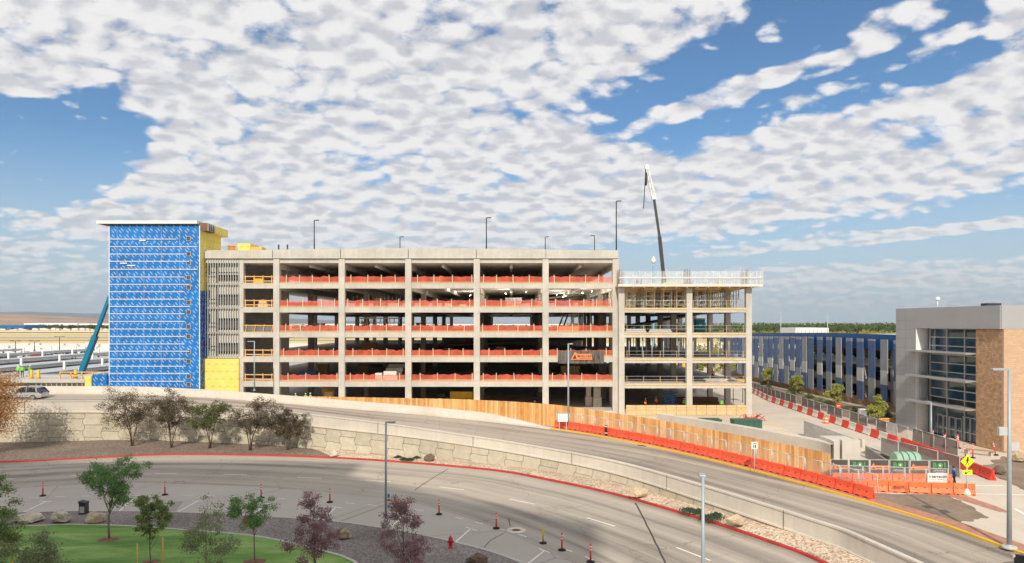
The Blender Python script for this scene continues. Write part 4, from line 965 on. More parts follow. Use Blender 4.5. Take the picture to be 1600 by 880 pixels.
# ================================================================= UNFINISHED GARAGE, lower block on the right
YR = 103.0
def rx(px): return PX(px, YR)
def rz(py): return PZ(py, YR)
g2 = thing('garage_wing', 'lower open garage wing right of the main block, topped by a propped formwork deck', 'parking garage', (rx(1077), YR, 1.1))
for px in (971.5, 1077.5, 1170.5):
    for r_i, dy in enumerate((0, 10, 20, 31, 42, 53)):
        a = MB(); x = rx(px); a.box(x-.42, x+.42, YR+dy, YR+dy+.85, .6, rz(449.5)); bevel(a.build('column', M['concrete'] if r_i == 0 else M['concrete_dark'], g2), .03)
sl = [rz(481), rz(520), rz(560), rz(599.5)]
for zt_ in sl:
    a = MB(); a.box(rx(976), rx(1166), YR+.1, YR+.5, zt_-.7, zt_-.15); a.build('edge_beam', M['concrete'], g2)
    a = MB(); a.box(rx(968), rx(1172), YR+.51, YR+54, zt_-.32, zt_-.02); a.build('floor_slab', M['concrete_dark'], g2)
    a = MB(); a.box(rx(976), rx(1166.5), YR+.02, YR+.095, zt_-.28, zt_); a.build('edge_form_board', M['plywood'], g2)
    a = MB(); a.box(rx(1169), rx(1172.5), YR+1, YR+54, zt_-.7, zt_-.33); a.build('side_beam', M['concrete'], g2)
    for px in (1024, 1077.5, 1122):
        a = MB(); x = rx(px); a.box(x-.25, x+.25, YR+1, YR+53, zt_-.85, zt_-.325); a.build('floor_beam', M['concrete_dark'], g2)
a = MB(); a.box(rx(968), rx(1176), YR-.1, YR+54, 1.12, 1.3); a.build('ground_slab', M['walk'], g2)
a = MB(); a.slabpoly([(rx(1000),YR+22,sl[1]+.2),(rx(1168),YR+22,sl[0]-.6),(rx(1168),YR+22,sl[0]-.3),(rx(1000),YR+22,sl[1]+.5)], (0, 9, 0)); recalc(a.build('ramp', M['concrete_dark'], g2))
# top deck
a = MB(); a.box(rx(964), rx(1184), YR-1.1, YR+50, rz(448.5), rz(446)); deck = a.build('formwork_deck', M['plywood'], g2)
a = MB(); a.box(rx(964), rx(1187), YR-1.3, YR-1.12, rz(448.5), rz(445)); a.box(rx(965), rx(1186), YR-1.28, YR-1.16, rz(436), rz(434)); a.build('edge_rail', M['white_plastic'], deck)
a = MB(); a.quad((rx(967),YR-1.15,rz(446)),(rx(1188),YR-1.15,rz(446)),(rx(1188),YR-1.15,rz(424.5)),(rx(967),YR-1.15,rz(424.5))); a.quad((rx(1188),YR-1.15,rz(446)),(rx(1188),YR+30,rz(446)),(rx(1188),YR+30,rz(425)),(rx(1188),YR-1.15,rz(424.5))); a.build('safety_net', M['white_net'], deck)
for i in range(24):
    x = rx(968+i*9.55); a = MB(); a.bar((x, YR-1.1, rz(447)), (x, YR-1.1, rz(425)), .05, .05); a.build('net_post', M['white'], deck)
for i in range(6):
    a = MB(); a.bar((rx(1188), YR+i*6, rz(447)), (rx(1188), YR+i*6, rz(425)), .05, .05); a.build('net_post', M['white'], deck)
for i in range(12):
    x = rx(988+i*16.5); a = MB(); a.bar((x, YR-1.2, rz(449)), (x, YR+30, rz(449)), .12, .22); a.build('joist', M['plywood'], deck)
for i, (px, dy) in enumerate([(971,1),(1077,1),(1168,1),(1026,14),(1128,18),(1040,30),(1100,34),(1150,30)]):
    t = thing('rebar_cage', f'rusty column rebar cage sticking up from the propped deck, {["at its left end","above the middle front column","at its right end","behind, a quarter along","behind, right of the middle","far back near the crane boom","far back right of the middle","far back near the right end"][i]}', 'rebar', (rx(px), YR+dy, rz(446)), 'rebar cages on the deck')
    a = MB(); zt_ = rz(446); hh = 2.2 if dy < 5 else 1.7
    for ix in range(5):
        for iy in range(3): x = rx(px)-.42+ix*.21; y = YR+dy+iy*.35; a.bar((x,y,zt_),(x+rnd.uniform(-.03,.03),y,zt_+hh+rnd.uniform(-.2,.35)), .035, .035)
    a.build('bar', M['rebar'], t); a = MB()
    for z_ in (.4, .8, 1.2): a.box(rx(px)-.46, rx(px)+.46, YR+dy-.04, YR+dy-.01, zt_+z_, zt_+z_+.04)
    a.build('tie', M['rebar'], t)
# stacked yellow beams, boards on deck
for i, (pa, pb, dy, hy, m_, nm, lb) in enumerate([(1022,1040,6,439,M['plywood'],'plywood_stack','low plywood stack on the propped deck, left of the yellow beams'),(1044,1080,5,438.5,M['yellow_paint'],'formwork_beam','yellow formwork beams lying on the propped deck'),(998,1016,8,440,M['cardboard'],'timber_stack','brown timber stack on the left of the propped deck'),(1142,1152,7,436,M['yellow_paint'],'formwork_bundle','small yellow bundle near the right end of the propped deck'),(1120,1136,9,440,M['plywood'],'plywood_stack','thin plywood stack right of the middle column on the deck')]):
    t = thing(nm, lb, 'material stack', (rx((pa+pb)/2), YR+dy, rz(446)))
    for k_ in range(3):
        a = MB(); z_ = rz(446)+.02+(rz(hy)-rz(446))*k_/3; a.box(rx(pa)+.15*k_, rx(pb)-.1*k_, YR+dy, YR+dy+1.2, z_, z_+(rz(hy)-rz(446))/3-.04); a.build('layer', m_, t)
# shoring towers between deck and floor below
def shore():
    t = thing('shoring_tower', 'x', 'shoring tower', (0,0,0), 'shoring towers under the deck'); H = rz(449)-sl[0]-.02
    for ys_ in (0, 1.2):
        a = MB()
        for xs in (0, 1.2): a.tube([(xs,ys_,0),(xs,ys_,H)], .065, 6)
        for z_ in (.4, 1.1, 1.8, 2.5): a.tube([(0,ys_,z_),(1.2,ys_,z_)], .03, 5)
        a.build('frame', M['shorecol'], t)
    a = MB(); a.bar((0,0,.4),(0,1.2,2.4),.04,.04); a.bar((1.2,0,2.4),(1.2,1.2,.4),.04,.04); a.bar((0,-.02,.4),(1.2,-.02,2.2),.04,.04); a.build('cross_brace', M['steel'], t)
    a = MB(); a.box(-.3,1.5,-.1,.1,H-.28,H-.01); a.box(-.3,1.5,1.1,1.3,H-.28,H-.01); a.build('header_beam', M['plywood'], t)
    return t
M['shorecol'] = mat('pale_scaffold_steel', (.72,.64,.46), .6, .25, 1)
sh = Proto(shore()); k_ = 0
for dy in (1.2, 3.6, 6.5, 10.5, 15.5, 22, 31):
    for i in range(7):
        x = rx(982+i*27)+rnd.uniform(-.5, .5); k_ += 1
        sh.put((x, YR+dy, sl[0]), 0, f'pale shoring tower under the deck, {ORD[i]} from the left in the {["front","second","third","fourth","fifth","sixth","rearmost"][(1.2,3.6,6.5,10.5,15.5,22,31).index(dy)]} row')
# slim steel reshores one level down
def prop():
    t = thing('steel_prop', 'x', 'steel prop', (0,0,0), 'steel props one floor above the middle'); H = sl[1]-sl[2]-.34
    a = MB(); a.tube([(0,0,0),(0,0,H)], .065, 6); a.build('tube', M['steel'], t); a = MB(); a.box(-.14,.14,-.14,.14,0,.03); a.box(-.14,.14,-.14,.14,H-.03,H); a.build('end_plate', M['steel'], t); return t
pr = Proto(prop()); k_ = 0
for row, dy in enumerate((.9, 6, 13, 22)):
    for i in range(9):
        x = rx(983+i*20.5)+rnd.uniform(-.7,.7)
        if abs(x-rx(1077)) < .6: x += 1
        pr.put((x, YR+dy, sl[2]), 0, f'slim steel prop, middle storey of the right wing, {["front","second","third","rear"][row]} row, {ORD[i]} from the left')
# cable guards (lumber rail) on wing floors, plywood hoarding at ground
for i, zt_ in enumerate(sl):
    t = thing('cable_guard', f'thin cable guard line with posts on the {["highest","second highest","third highest","lowest"][i]} floor of the right wing', 'guard rail', (rx(1070), YR+.2, zt_), 'cable guards in the right wing')
    a = MB()
    for z_ in (.55, 1.05): a.tube([(rx(976), YR+.2, zt_+z_), (rx(1166), YR+.2, zt_+z_)], .022, 5)
    a.build('cable', M['steel'], t)
    for k_ in range(8):
        x = rx(980+k_*26); a = MB(); a.bar((x, YR+.2, zt_), (x, YR+.2, zt_+1.1), .06, .06); a.build('post', M['lumber'], t)
hoard = thing('plywood_hoarding', 'low pale plywood hoarding along the foot of the right wing', 'hoarding', (rx(1070), YR-.6, 1.1))
for i in range(12):
    if i in (6,): pass
    xa = rx(977+i*15.6); a = MB(); a.box(xa+.03, xa+1.44, YR-.62, YR-.57, 1.15, rz(632.5)); a.build('panel', M['plywood'], hoard)
    for z_ in (rz(636), rz(640)):
        a = MB(); a.box(xa+.02, xa+1.45, YR-.66, YR-.625, z_-.05, z_+.05); a.build('batten', M['lumber'], hoard)

# ================================================================= CRANE BOOM, BOOM LIFTS
YC = 190.0
cr_ = thing('mobile_crane', 'tall telescopic crane boom rising behind the right wing of the garage', 'crane', (PX(1042, YC), YC, 1))
def cp(px, py): return (PX(px, YC), YC, PZ(py, YC))
a = MB(); a.box(PX(1042,YC)-4, PX(1042,YC)+5, YC-1.6, YC+1.6, 1.6, 3.4); a.build('carrier', M['yellow_paint'], cr_)
for i in range(4):
    a = MB(); xx = PX(1042,YC)-3+i*2.3; a.tube([(xx, YC-1.7, 1.6), (xx, YC-1.2, 1.6)], .6, 14); a.build('wheel', M['tyre'], cr_)
a = MB(); a.bar((PX(1042,YC), YC, 3.5), cp(1037, 432), 1.1, 1.0); a.bar(cp(1037, 432), cp(1030.5, 370), .85, .85); a.bar(cp(1030.5,370), cp(1022, 312), .6, .6); a.build('boom', M['boomdark'] if 'boomdark' in M else M['darkmetal'], cr_)
a = MB()
for k_ in (-.5, .5): a.bar((PX(1022,YC)+k_,YC-.6,PZ(312,YC)), (PX(1010.5,YC)+k_*.5,YC-.6,PZ(262,YC)), .13, .13); a.bar((PX(1022,YC)+k_,YC+.6,PZ(312,YC)), (PX(1010.5,YC)+k_*.5,YC+.6,PZ(262,YC)), .2, .2)
n = 9
for i in range(n):
    t0, t1 = i/n, (i+1)/n; p0 = (PX(1022-11.5*t0, YC), YC-.6, PZ(312-50*t0, YC)); p1 = (PX(1022-11.5*t1, YC), YC-.6, PZ(312-50*t1, YC)); w0 = .5*(1-t0*.5)*(1 if i % 2 else -1)
    a.bar((p0[0]+w0, p0[1], p0[2]), (p1[0]-w0, p1[1], p1[2]), .1, .1)
a.bar(cp(1022,312), cp(1020.5,306), 1.2, 1.1); a.bar(cp(1011,264), cp(1009.5,258), 1.0, .9); a.build('lattice_jib', M['cream'] if 'cream' in M else M['white'], cr_)
a = MB(); a.tube([cp(1009,260), cp(1007,300), cp(1005.5,326)], .12, 5); a.tube([cp(1010.5,270), cp(1009,290)], .3, 5); a.build('hoist_line', M['darkmetal'], cr_)
YB = 118.0
lift = thing('boom_lift', 'teal blue boom lift reaching up behind the blue tower', 'boom lift', (PX(126, YB), YB, 1.1))
def bp_(px, py): return (PX(px, YB), YB, PZ(py, YB))
a = MB(); a.bar(bp_(125,588), bp_(149,525), .85, .75); a.build('lower_boom', M['liftblue'], lift); a = MB(); a.bar(bp_(146,532), bp_(172,463), .55, .5); a.build('upper_boom', M['liftblue'], lift)
a = MB(); a.bar(bp_(145,543), bp_(166,480), .18, .18); a.build('hydraulic_ram', M['darkmetal'], lift)
a = MB(); a.box(PX(118,YB), PX(136,YB), YB-1.1, YB+1.1, 1.6, 3.3); a.build('turntable', M['liftblue'], lift)
for i, (x, y) in enumerate(((117,-1.2),(136,-1.2),(117,1.2),(136,1.2))):
    a = MB(); xx = PX(x, YB); a.tube([(xx, YB+y-.2, 1.65), (xx, YB+y+.2, 1.65)], .55, 14); a.build('wheel', M['tyre'], lift)
# second lift, far behind the wing, tip only shows
lift2 = thing('boom_lift', 'slim pale blue lift mast behind the right wing, left of the crane boom', 'boom lift', (PX(1021, 170), 170, 1.1))
a = MB(); a.bar((PX(1021,170),170,1.6), (PX(1021,170),170,PZ(416,170)), .4, .4); a.build('mast', mat('pale_blue_paint', (.18,.42,.60), .5, .05, 1), lift2)
a = MB(); a.lathe([(.2,0),(.55,.4),(.5,1.1),(.1,1.5)], (PX(1021,170),170,PZ(412,170)), 12); a.lathe([(.2,0),(.4,.3),(.1,.7)], (PX(1021,170),170,PZ(405,170)), 12); a.build('head', M['white'], lift2)
a = MB(); a.box(PX(1015,170), PX(1028,170), 168.5, 171.5, 1.3, 2.6); a.build('chassis', M['liftblue'], lift2)

# ================================================================= TERMINAL-SIDE BUILDING (right)
ter = thing('terminal_building', 'grey-panelled and tan brick building with a tall glazed corner at the right edge', 'building', (52, 80, 1.1))
A0 = Vector((50.6, 72.9)); A1 = Vector((49.4, 90.6)); dv = (A1-A0); Lw = dv.length; dv /= Lw; nv = Vector((dv.y, -dv.x))*-1  # outward = -x
if nv.x > 0: nv = -nv
def TW(s, o=0): p = A0+dv*s+nv*o; return (p.x, p.y)
def tsz(px, py):
    """point on the side wall seen at px,py -> (distance along, height)"""
    k_ = (px-800)/F; s = (A0.x-k_*A0.y)/(k_*dv.y-dv.x); y = A0.y+dv.y*s; return s, CZ+(HY-py)/F*y
def wbox(mb, s0, s1, o0, o1, z0_, z1_, m=0):
    a_, b_, c_, d_ = TW(s0, o0), TW(s1, o0), TW(s1, o1), TW(s0, o1); mb.prism([a_, b_, c_, d_], z0_, z1_, m)
sB, _ = tsz(1520, 600); sG, _ = tsz(1431, 600); zt_top = 16.35; zb_brick = tsz(1540, 514)[1]; zwin = tsz(1480, 513)[1]
print('terminal', sB, sG, Lw, zb_brick, zwin)
D_ = 26
# main masses
a = MB(); wbox(a, 0, sB, -D_, -.35, 0.9, zb_brick-.01); recalc(a.build('brick_mass', [M['brick_side']], ter))
a = MB(); a.box(A0.x+.33, A0.x+60, A0.y, A0.y+.3, .9, zb_brick-.015); a.build('brick_front', M['brick_front'], ter)
a = MB(); a.box(A0.x+.34, A0.x+60, A0.y-.1, A0.y-.003, tsz(1560, 683)[1]-1.6, tsz(1560, 683)[1]-1.45); a.build('brick_ledge', M['brick_side'], ter)
a = MB(); wbox(a, .1, Lw, -D_, -.001, zb_brick, zt_top); a.prism([(A0.x+.1, A0.y-.001), (A0.x+60, A0.y-.001), (A0.x+60, A0.y+20), (A0.x+.1, A0.y+20)], zb_brick+.001, zt_top-.01); recalc(a.build('metal_parapet', M['panel_grey'], ter))
a = MB(); wbox(a, sG, Lw, -D_, 0, .9, zb_brick-.001); recalc(a.build('metal_wall', M['panel_grey'], ter))
a = MB(); wbox(a, sB+.01, sG-.01, -D_, -1.6, .9, zb_brick-.01); recalc(a.build('inner_wall', M['darkmetal'], ter))
a = MB()
for z_ in [2.2+i*1.15 for i in range(12)]:
    wbox(a, sG+.02, Lw, .0015, .006, z_, z_+.02)
for s_ in (sG+ (Lw-sG)*.5,): wbox(a, s_, s_+.03, .0015, .006, 1, zt_top)
a.build('panel_joint', mat('panel_joint_shadow_gap', (.22,.23,.24), .7, .05, 2), ter)
# glazing grid: transoms measured on the photo at px 1434..1519
zs = [tsz(1480, y)[1] for y in (514.5, 528.5, 545, 560, 575, 589, 604, 618.5, 634.5, 648.5)]
zs = []
for y in (514, 528.5, 541.5, 560, 574, 587, 603, 618, 636, 650): zs.append(tsz(1492, y)[1])
gl0, gl1 = sB+.02, sG-.9
muls = [tsz(px, 600)[0] for px in (1520, 1492, 1465, 1439)]
ztops = [zs[0]]+[zs[0]-i*(zs[0]-5.7)/8 for i in range(1, 9)]
for c_i in range(3):
    s0, s1 = muls[c_i]+.07, muls[c_i+1]-.07
    for r_ in range(8):
        w_ = MB(); wbox(w_, s0, s1, -1.3, -1.25, ztops[r_+1]+.06, ztops[r_]-.06); wn_ = w_.build('window', M['glass'], ter); recalc(wn_)
a = MB()
for s_ in muls: wbox(a, s_-.07, s_+.07, -1.35, -1.12, 1.2, zs[0])
a.build('mullion', M['frame_alu'], ter)
for z_ in ztops:
    a = MB(); wbox(a, muls[0], muls[3], -1.34, -1.15, z_-.06, z_+.06); recalc(a.build('transom', M['frame_alu'], ter))
# left reveal wall and white louvred shades
a = MB(); wbox(a, sG-.03, sG-.002, -1.6, -.002, .95, zb_brick-.02); a.build('reveal', M['white'], ter)
for y in (541, 582, ):
    s_, z_ = tsz(1500, y+16 if y == 541 else y+14); 
for i, z_ in enumerate((ztops[0]-2.72, ztops[0]-5.75, ztops[0]-8.85)):
    a = MB(); wbox(a, muls[0]-.1, sG+1.7 if True else sG, -1.1, .75, z_-.12, z_+.10) if False else wbox(a, muls[0]+.05, sG+.9, .004, .8, z_-.1, z_+.12)
    wbox(a, muls[0]+.05, sG-.04, -1.12, .003, z_-.06, z_+.08); recalc(a.build('sunshade' if i < 2 else 'canopy', M['frame_alu'], ter))
for k_ in range(3):
    a = MB()
    for j in range(6): wbox(a, sG-.5-.0*j, sG-.42, -1.1+j*.18, -1.02+j*.18, ztops[0]-5.6+(-3.1)*(k_-1)+.0, ztops[0]-2.95+(-3.1)*(k_-1)-.1) if k_ else None
    if k_: a.build('shade_fin', M['frame_alu'], ter)
# ground-floor doors
zc = ztops[0]-9.05
a = MB(); wbox(a, muls[0]+.05, muls[3]+.4, -1.3, -1.26, 1.2, zc); recalc(a.build('shopfront_glass', M['glass'], ter))
for i, s_ in enumerate([muls[1]+.5+j*1.05 for j in range(4)]+[muls[0]+.8, muls[0]+2]):
    isd = i in (0, 1, 2, 3)
    a = MB(); w2 = .95 if isd else 1.1; z2 = 3.6 if isd else 3.9
    wbox(a, s_, s_+.07, -1.24, -1.16, 1.15, z2); wbox(a, s_+w2-.07, s_+w2, -1.24, -1.16, 1.15, z2); wbox(a, s_+.071, s_+w2-.071, -1.24, -1.16, z2-.1, z2); wbox(a, s_+.071, s_+w2-.071, -1.24, -1.16, 2.1, 2.2)
    o = recalc(a.build('door' if isd else 'door_side_frame', M['frame_alu'], ter))
# rooftop bits
a = MB(); x_, y_ = TW(14, -3); a.tube([(x_, y_, zt_top), (x_, y_, zt_top+.9)], .05, 6); a.lathe([(.05,0),(.25,.1),(.3,.3),(.1,.5)], (x_, y_, zt_top+.9), 10); a.build('roof_dome_camera', M['white'], ter)
a = MB(); x_, y_ = TW(4.5, -2); a.box(x_, x_+1.6, y_, y_+1, zt_top, zt_top+.35); a.build('roof_unit', M['darkmetal'], ter)
a = MB(); x_, y_ = TW(11, -3)
for z_ in (.5, .9): a.tube([(x_-.3, y_-1, zt_top+z_-.2), (x_+.2, y_+1.6, zt_top+z_-.2)], .025, 5)
a.build('roof_rail', M['steel'], ter)
a = MB(); a.box(A0.x+10, A0.x+14, A0.y+3, A0.y+5, 1, 1.1); 

# ================================================================= FINISHED BLUE GARAGE (right, behind)
bg_ = thing('blue_garage', 'finished parking garage with curved blue top band and perforated blue and grey fins', 'parking garage', (57, 120, 1.1))
M['bluemetal'] = mat('blue_metal_band', (.008,.085,.28), .45, .08, .4); M['finblue'] = mat('blue_perforated_fin', (.07,.13,.28), .5, .10, .5, fine=10); M['fingrey'] = mat('grey_perforated_fin', (.30,.33,.38), .5, .10, .5, fine=10); M['finpale'] = mat('pale_perforated_fin', (.55,.58,.60), .5, .08, .5, fine=10)
def bx_(y):  # wall face x at depth y
    return 57.5-(y-85)*.022+0.0009*(y-85)**2*-1*0
ytab = [(86, 12.55), (100, 12.75), (125, 12.8), (165, 12.2), (190, 11.9)]
def btop(y):
    for (a_, za), (b_, zb2) in zip(ytab, ytab[1:]):
        if y <= b_: return za+(zb2-za)*(y-a_)/(b_-a_)
    return 11.9
a = MB(); ysb = [86+i*5.3 for i in range(20)]
A = [(bx_(y), y, btop(y)-2.3) for y in ysb]; B = [(bx_(y), y, btop(y)) for y in ysb]; C2 = [(bx_(y)+.4, y, btop(y)) for y in ysb]; 
a.ribbon(A, B); a.ribbon(B, C2); a.build('top_band', M['bluemetal'], bg_)
a = MB(); A = [(bx_(y)+.4, y, btop(y)-.25) for y in ysb]; B = [(140, y, btop(y)-.25) for y in ysb]; a.ribbon(A, B); a.build('roof_deck', M['concrete'], bg_)
for z_, h in ((1.0, 1.5), (4.4, 1.15), (7.7, 1.15), (10.2, .3)):
    a = MB(); A = [(bx_(y)+.5, y, z_) for y in ysb]; B = [(bx_(y)+.5, y, z_+h) for y in ysb]; a.ribbon(A, B); a.build('spandrel' if z_ > 2 else 'base_wall', M['concrete'] if z_ > 2 else M['brick_side'], bg_)
for z_ in (4.4, 7.7):
    a = MB(); a.quad((bx_(86)+.6,86,z_+.1),(140,86,z_+.1),(140,186,z_+.1),(bx_(186)+.6,186,z_+.1)); a.build('floor_slab', M['slab_in'], bg_)
a = MB(); a.box(75, 75.3, 86, 186, 1, 10.4); a.build('core_wall', M['slab_in'], bg_)
for i in range(12):
    y = 90+i*8.2; a = MB(); a.box(bx_(y)+.55, bx_(y)+1.2, y, y+.7, 1, 10.4); a.build('column', M['concrete_dark'], bg_)
fy = []; y = 88.0
while y < 128: fy.append((y, 2.0)); y += 3.55
while y < 182: fy.append((y, 2.25)); y += 2.75
for i, (y, w_) in enumerate(fy):
    top = btop(y)-.75; zz_ = [2.1+.25*(i % 2)]; segs = []; h0 = 2.2
    cuts = [2.2, 2.2+(top-2.2)*.33, 2.2+(top-2.2)*.5, 2.2+(top-2.2)*.80 if i % 2 else 2.2+(top-2.2)*.72, top]
    if i % 2: cuts[1] += .5; cuts[2] += 1
    mats_ = [M['fingrey'], M['finblue'], M['finpale'], M['finblue'], M['fingrey']]
    seq = [0, 1, 2, 1] if i % 2 == 0 else [1, 0, 1, 0]
    cuts = [2.2, 2.2+(top-2.2)*(.38 if i % 2 == 0 else .30), 2.2+(top-2.2)*(.55 if i % 2 == 0 else .52), top-(0.55 if i % 3 else .3), top]
    fin = MB(); mm = [M['fingrey'], M['finblue'], M['finpale']]
    sq = [(1 if i % 2 else 0), (2 if i % 2 else 1), (0 if i % 2 and i % 4 == 1 else 1), 0]
    x = bx_(y)-.55
    for k_ in range(4): fin.box(x-.12, x, y, y+w_, cuts[k_]+.002*k_, cuts[k_+1], sq[k_])
    fin.build('fin', mm, bg_)
    a = MB(); a.bar((x, y+w_/2, 3), (x+.7, y+w_/2, 3), .1, .1); a.bar((x, y+w_/2, 9), (x+.7, y+w_/2, 9), .1, .1); a.build('fin_bracket', M['steel'], bg_)
# white plant room and poles on it
for (pa, pb, yt, Yd) in ((1243, 1295, 512.3, 210),):
    t = thing('plant_room', 'low white plant room showing above the blue garage roof', 'building', (PX((pa+pb)/2, Yd), Yd, 1)); a = MB(); a.box(PX(pa,Yd), PX(pb,Yd), Yd, Yd+12, 1, PZ(yt,Yd)); a.build('wall', M['white'], t)
    a = MB()
    for i in range(8): a.box(PX(pa,Yd)+.5+i*1.2, PX(pa,Yd)+.6+i*1.2, Yd-.05, Yd-.005, 1, PZ(yt,Yd)-.3)
    a.build('cladding_rib', M['frame_alu'], t)
# ================================================================= LAMP POLES
def lamp_pole(h, arm, r0=.1, base_h=0, head=(.55,.28,.12), double=False, m='pole', r1=None):
    t = thing('lamp_post', 'x', 'lamp post', (0,0,0)); r1 = r1 or r0*.65
    if base_h: a = MB(); a.lathe([(.3,0),(.3,base_h),(.0,base_h+.01)], (0,0,0), 20); a.build('concrete_base', M['kerb'], t)
    a = MB(); a.box(-.2,.2,-.2,.2,base_h,base_h+.04); a.lathe([(r0*1.6,base_h+.04),(r0*1.3,base_h+.2),(r0,base_h+.25)], (0,0,0), 12); a.build('base_plate', M[m], t)
    a = MB(); a.tube([(0,0,base_h),(0,0,h)], [r0, r1], 12); a.build('pole', M[m], t)
    for s in ((1, -1) if double else (1,)):
        a = MB(); a.bar((0,0,h-.08),(arm*s,0,h-.02), .09, .09); a.build('arm', M[m], t)
        a = MB(); x0_ = arm*s; x1_ = x0_+head[0]*s; a.box(min(x0_,x1_), max(x0_,x1_), -head[1]/2, head[1]/2, h-.1, h-.1+head[2]); hd = bevel(a.build('lamp_head', M[m], t), .03)
        a = MB(); a.box(min(x0_,x1_)+.06, max(x0_,x1_)-.06, -head[1]/2+.04, head[1]/2-.04, h-.115, h-.102); a.build('lens', M['lamp_lens'], hd)
    return t
# lower road: pole in the gravel bed with signs
px_, py_ = 603, 838; b0 = P(px_, py_, .1)
lp = lamp_pole(7.75, .15, .095, .95, (.5,.28,.12)); lp.location = b0; lp['label'] = 'slim grey lamp post on a concrete base beside the lower road, carrying small signs'
for i, (z_, h, m_) in enumerate(((2.55, .75, 'white'), (1.85, .55, 'white'))):
    a = MB(); a.box(.1, .32, -.16+.02, -.13, z_, z_+h); s_ = a.build('sign', M['white'], None); s_.parent = lp
    a = MB(); a.box(.14, .28, -.165, -.141, z_+.1, z_+h*.45); o = a.build('sign_mark', mat('blue_sign_print', (.05,.2,.45), .5, .05, 3, kind='obj'), None); o.parent = s_
a = MB(); a.box(.1, .34, -.16, -.13, 2.42, 2.53); o = a.build('red_plate', M['red_plastic'], None); o.parent = lp
lp2 = lamp_pole(7.75, .12, .095, .95, (.5,.3,.14)); lp2.location = (PX(1098.5, 30.5), 30.5, .1); lp2.rotation_euler = (0,0,R(80)); lp2['label'] = 'slim grey lamp post in front of the curved barrier, its foot below the frame'
lq = lamp_pole(10.6, .35, .14, 0, (.7,.3,.14), r1=.085); lq.location = P(1577, 857, 1.2); lq.rotation_euler = (0,0,R(180)); lq['label'] = 'thick grey lamp post with utility boxes near the yellow kerb at the right edge'
for i, (s_, z_) in enumerate(((.28, 6.65), (-.32, 5.75))):
    a = MB(); a.box(s_-.3, s_+.3, -.24, .0, z_, z_+.5); o = bevel(a.build('utility_box', M['steel'], None), .02); o.parent = lq
a = MB(); a.lathe([(.42,0),(.42,.12),(.36,.16),(0,.17)], (0,0,0), 20); o = a.build('footing', M['kerb'], None); o.parent = lq
lr = lamp_pole(10.3, .1, .12, 0, (.45,.25,.12), r1=.085); lr.location = P(888, 671, 1.75); lr['label'] = 'grey lamp post standing among the orange barriers in front of the garage'
ls = lamp_pole(7.0, .05, .09, 0, (.9,.2,.1), r1=.07); Yl = 99; ls.location = (PX(397.5, Yl), Yl, PZ(533, Yl)-7); ls.rotation_euler = (0,0,R(180)); ls['label'] = 'grey lamp post in front of the leftmost garage bay beside the blue tower'
lt = lamp_pole(8.3, .2, .09, 0, (.7,.3,.12), r1=.07); lt.location = (*G(1455, 705), 1.1); lt.location.z = 1.1; lt.rotation_euler = (0,0,R(90)); lt.scale = (1,1,.62); lt['label'] = 'thin pale post standing on the walk in front of the terminal glazing'
# roof lamps
rfz = gz(400)
ROOF = [(491, 344, 112, 1, 'leftmost, nearest the blue tower'), (625, 370, 140, 1, 'above the third bay, short-looking and far back'), (760, 340, 110, 1, 'above the fifth bay'), (852, 370, 140, 1, 'above the sixth bay, short-looking and far back'), (929, 368, 138, -1, 'second from the right end'), (963, 314, 106.5, 1, 'tallest, at the right corner')]
for px, py, Yd, s_, lb in ROOF:
    zt_ = PZ(py, Yd); hgt = zt_-rfz+.3; t = lamp_pole(hgt, .15, .11, 0, (.6,.3,.14), m='darkmetal', r1=.08); t.name = 'roof_lamp'; t.location = (PX(px, Yd), Yd, rfz-.3); t.rotation_euler = (0,0,0 if s_ > 0 else R(180))
    t['label'] = f'dark lamp pole on the garage roof, {lb}'; t['group'] = 'lamp poles on the garage roof'
for i, (px, py) in enumerate(((1220, 485), (1293, 492))):
    Yd = 185; t = lamp_pole(9, .15, .12, 0, m='pole'); t.location = (PX(px, Yd), Yd, PZ(py, Yd)-9); t['label'] = f'thin light mast above the blue garage roof, {"left" if i == 0 else "right"} of the two'; t['group'] = 'light masts on the blue garage'
for i, (px, py) in enumerate(((24,559-17),(54,543-8),(93,528))):
    Yd = 300; t = lamp_pole(max(6, PZ((541, 533, 526)[i], Yd)-.9), .8, .2, 0, (1.4,.5,.2), double=True, m='darkmetal'); t.location = (PX(px, Yd), Yd, .9); t['label'] = f'{ORD[i]} apron light mast from the left edge, behind the carports'; t['group'] = 'apron light masts'

# ================================================================= DELINEATORS, CONES, HYDRANTS
def delin(m='orange_tube', bands=True, h=1.15):
    t = thing('delineator_post', 'x', 'delineator', (0,0,0), 'delineator posts along the dotted line')
    a = MB(); pts = [(.26*math.cos(k_*math.pi/4), .26*math.sin(k_*math.pi/4)) for k_ in range(8)]; a.prism(pts, .0, .06); a.prism([(p[0]*.5, p[1]*.5) for p in pts], .061, .1); a.build('rubber_base', M['black'], t)
    a = MB(); a.lathe([(.06,.08),(.055,h*.8),(.055,h-.05),(.03,h)], (0,0,0), 12); a.build('tube', M[m], t)
    if bands:
        for z_ in (.72, .9):
            a = MB(); a.lathe([(.0585,z_*h/1.15),(.0585,(z_+.09)*h/1.15)], (0,0,0), 12); a.build('reflective_band', M['white'], t)
    return t
dp_ = Proto(delin())
DD = [(67,775,'standing alone at the left edge of the lower road'),(257.7,773.5,'behind the bushy young tree on the left'),(408,778,'third from the left, above the small round-topped tree'),(515.4,785,'above the left purple-leaved tree'),(607,793.5,'half hidden behind the lamp post with signs'),(686,804,'right of the lamp post with signs'),(775.5,826,'just left of the manhole'),(878,860,'right of the yellow delineator'),(922.8,878.6,'cut by the bottom edge of the photo')]
for px, py, lb in DD: dp_.put(P(px, py, 0), rnd.random(), f'orange delineator post {lb}')
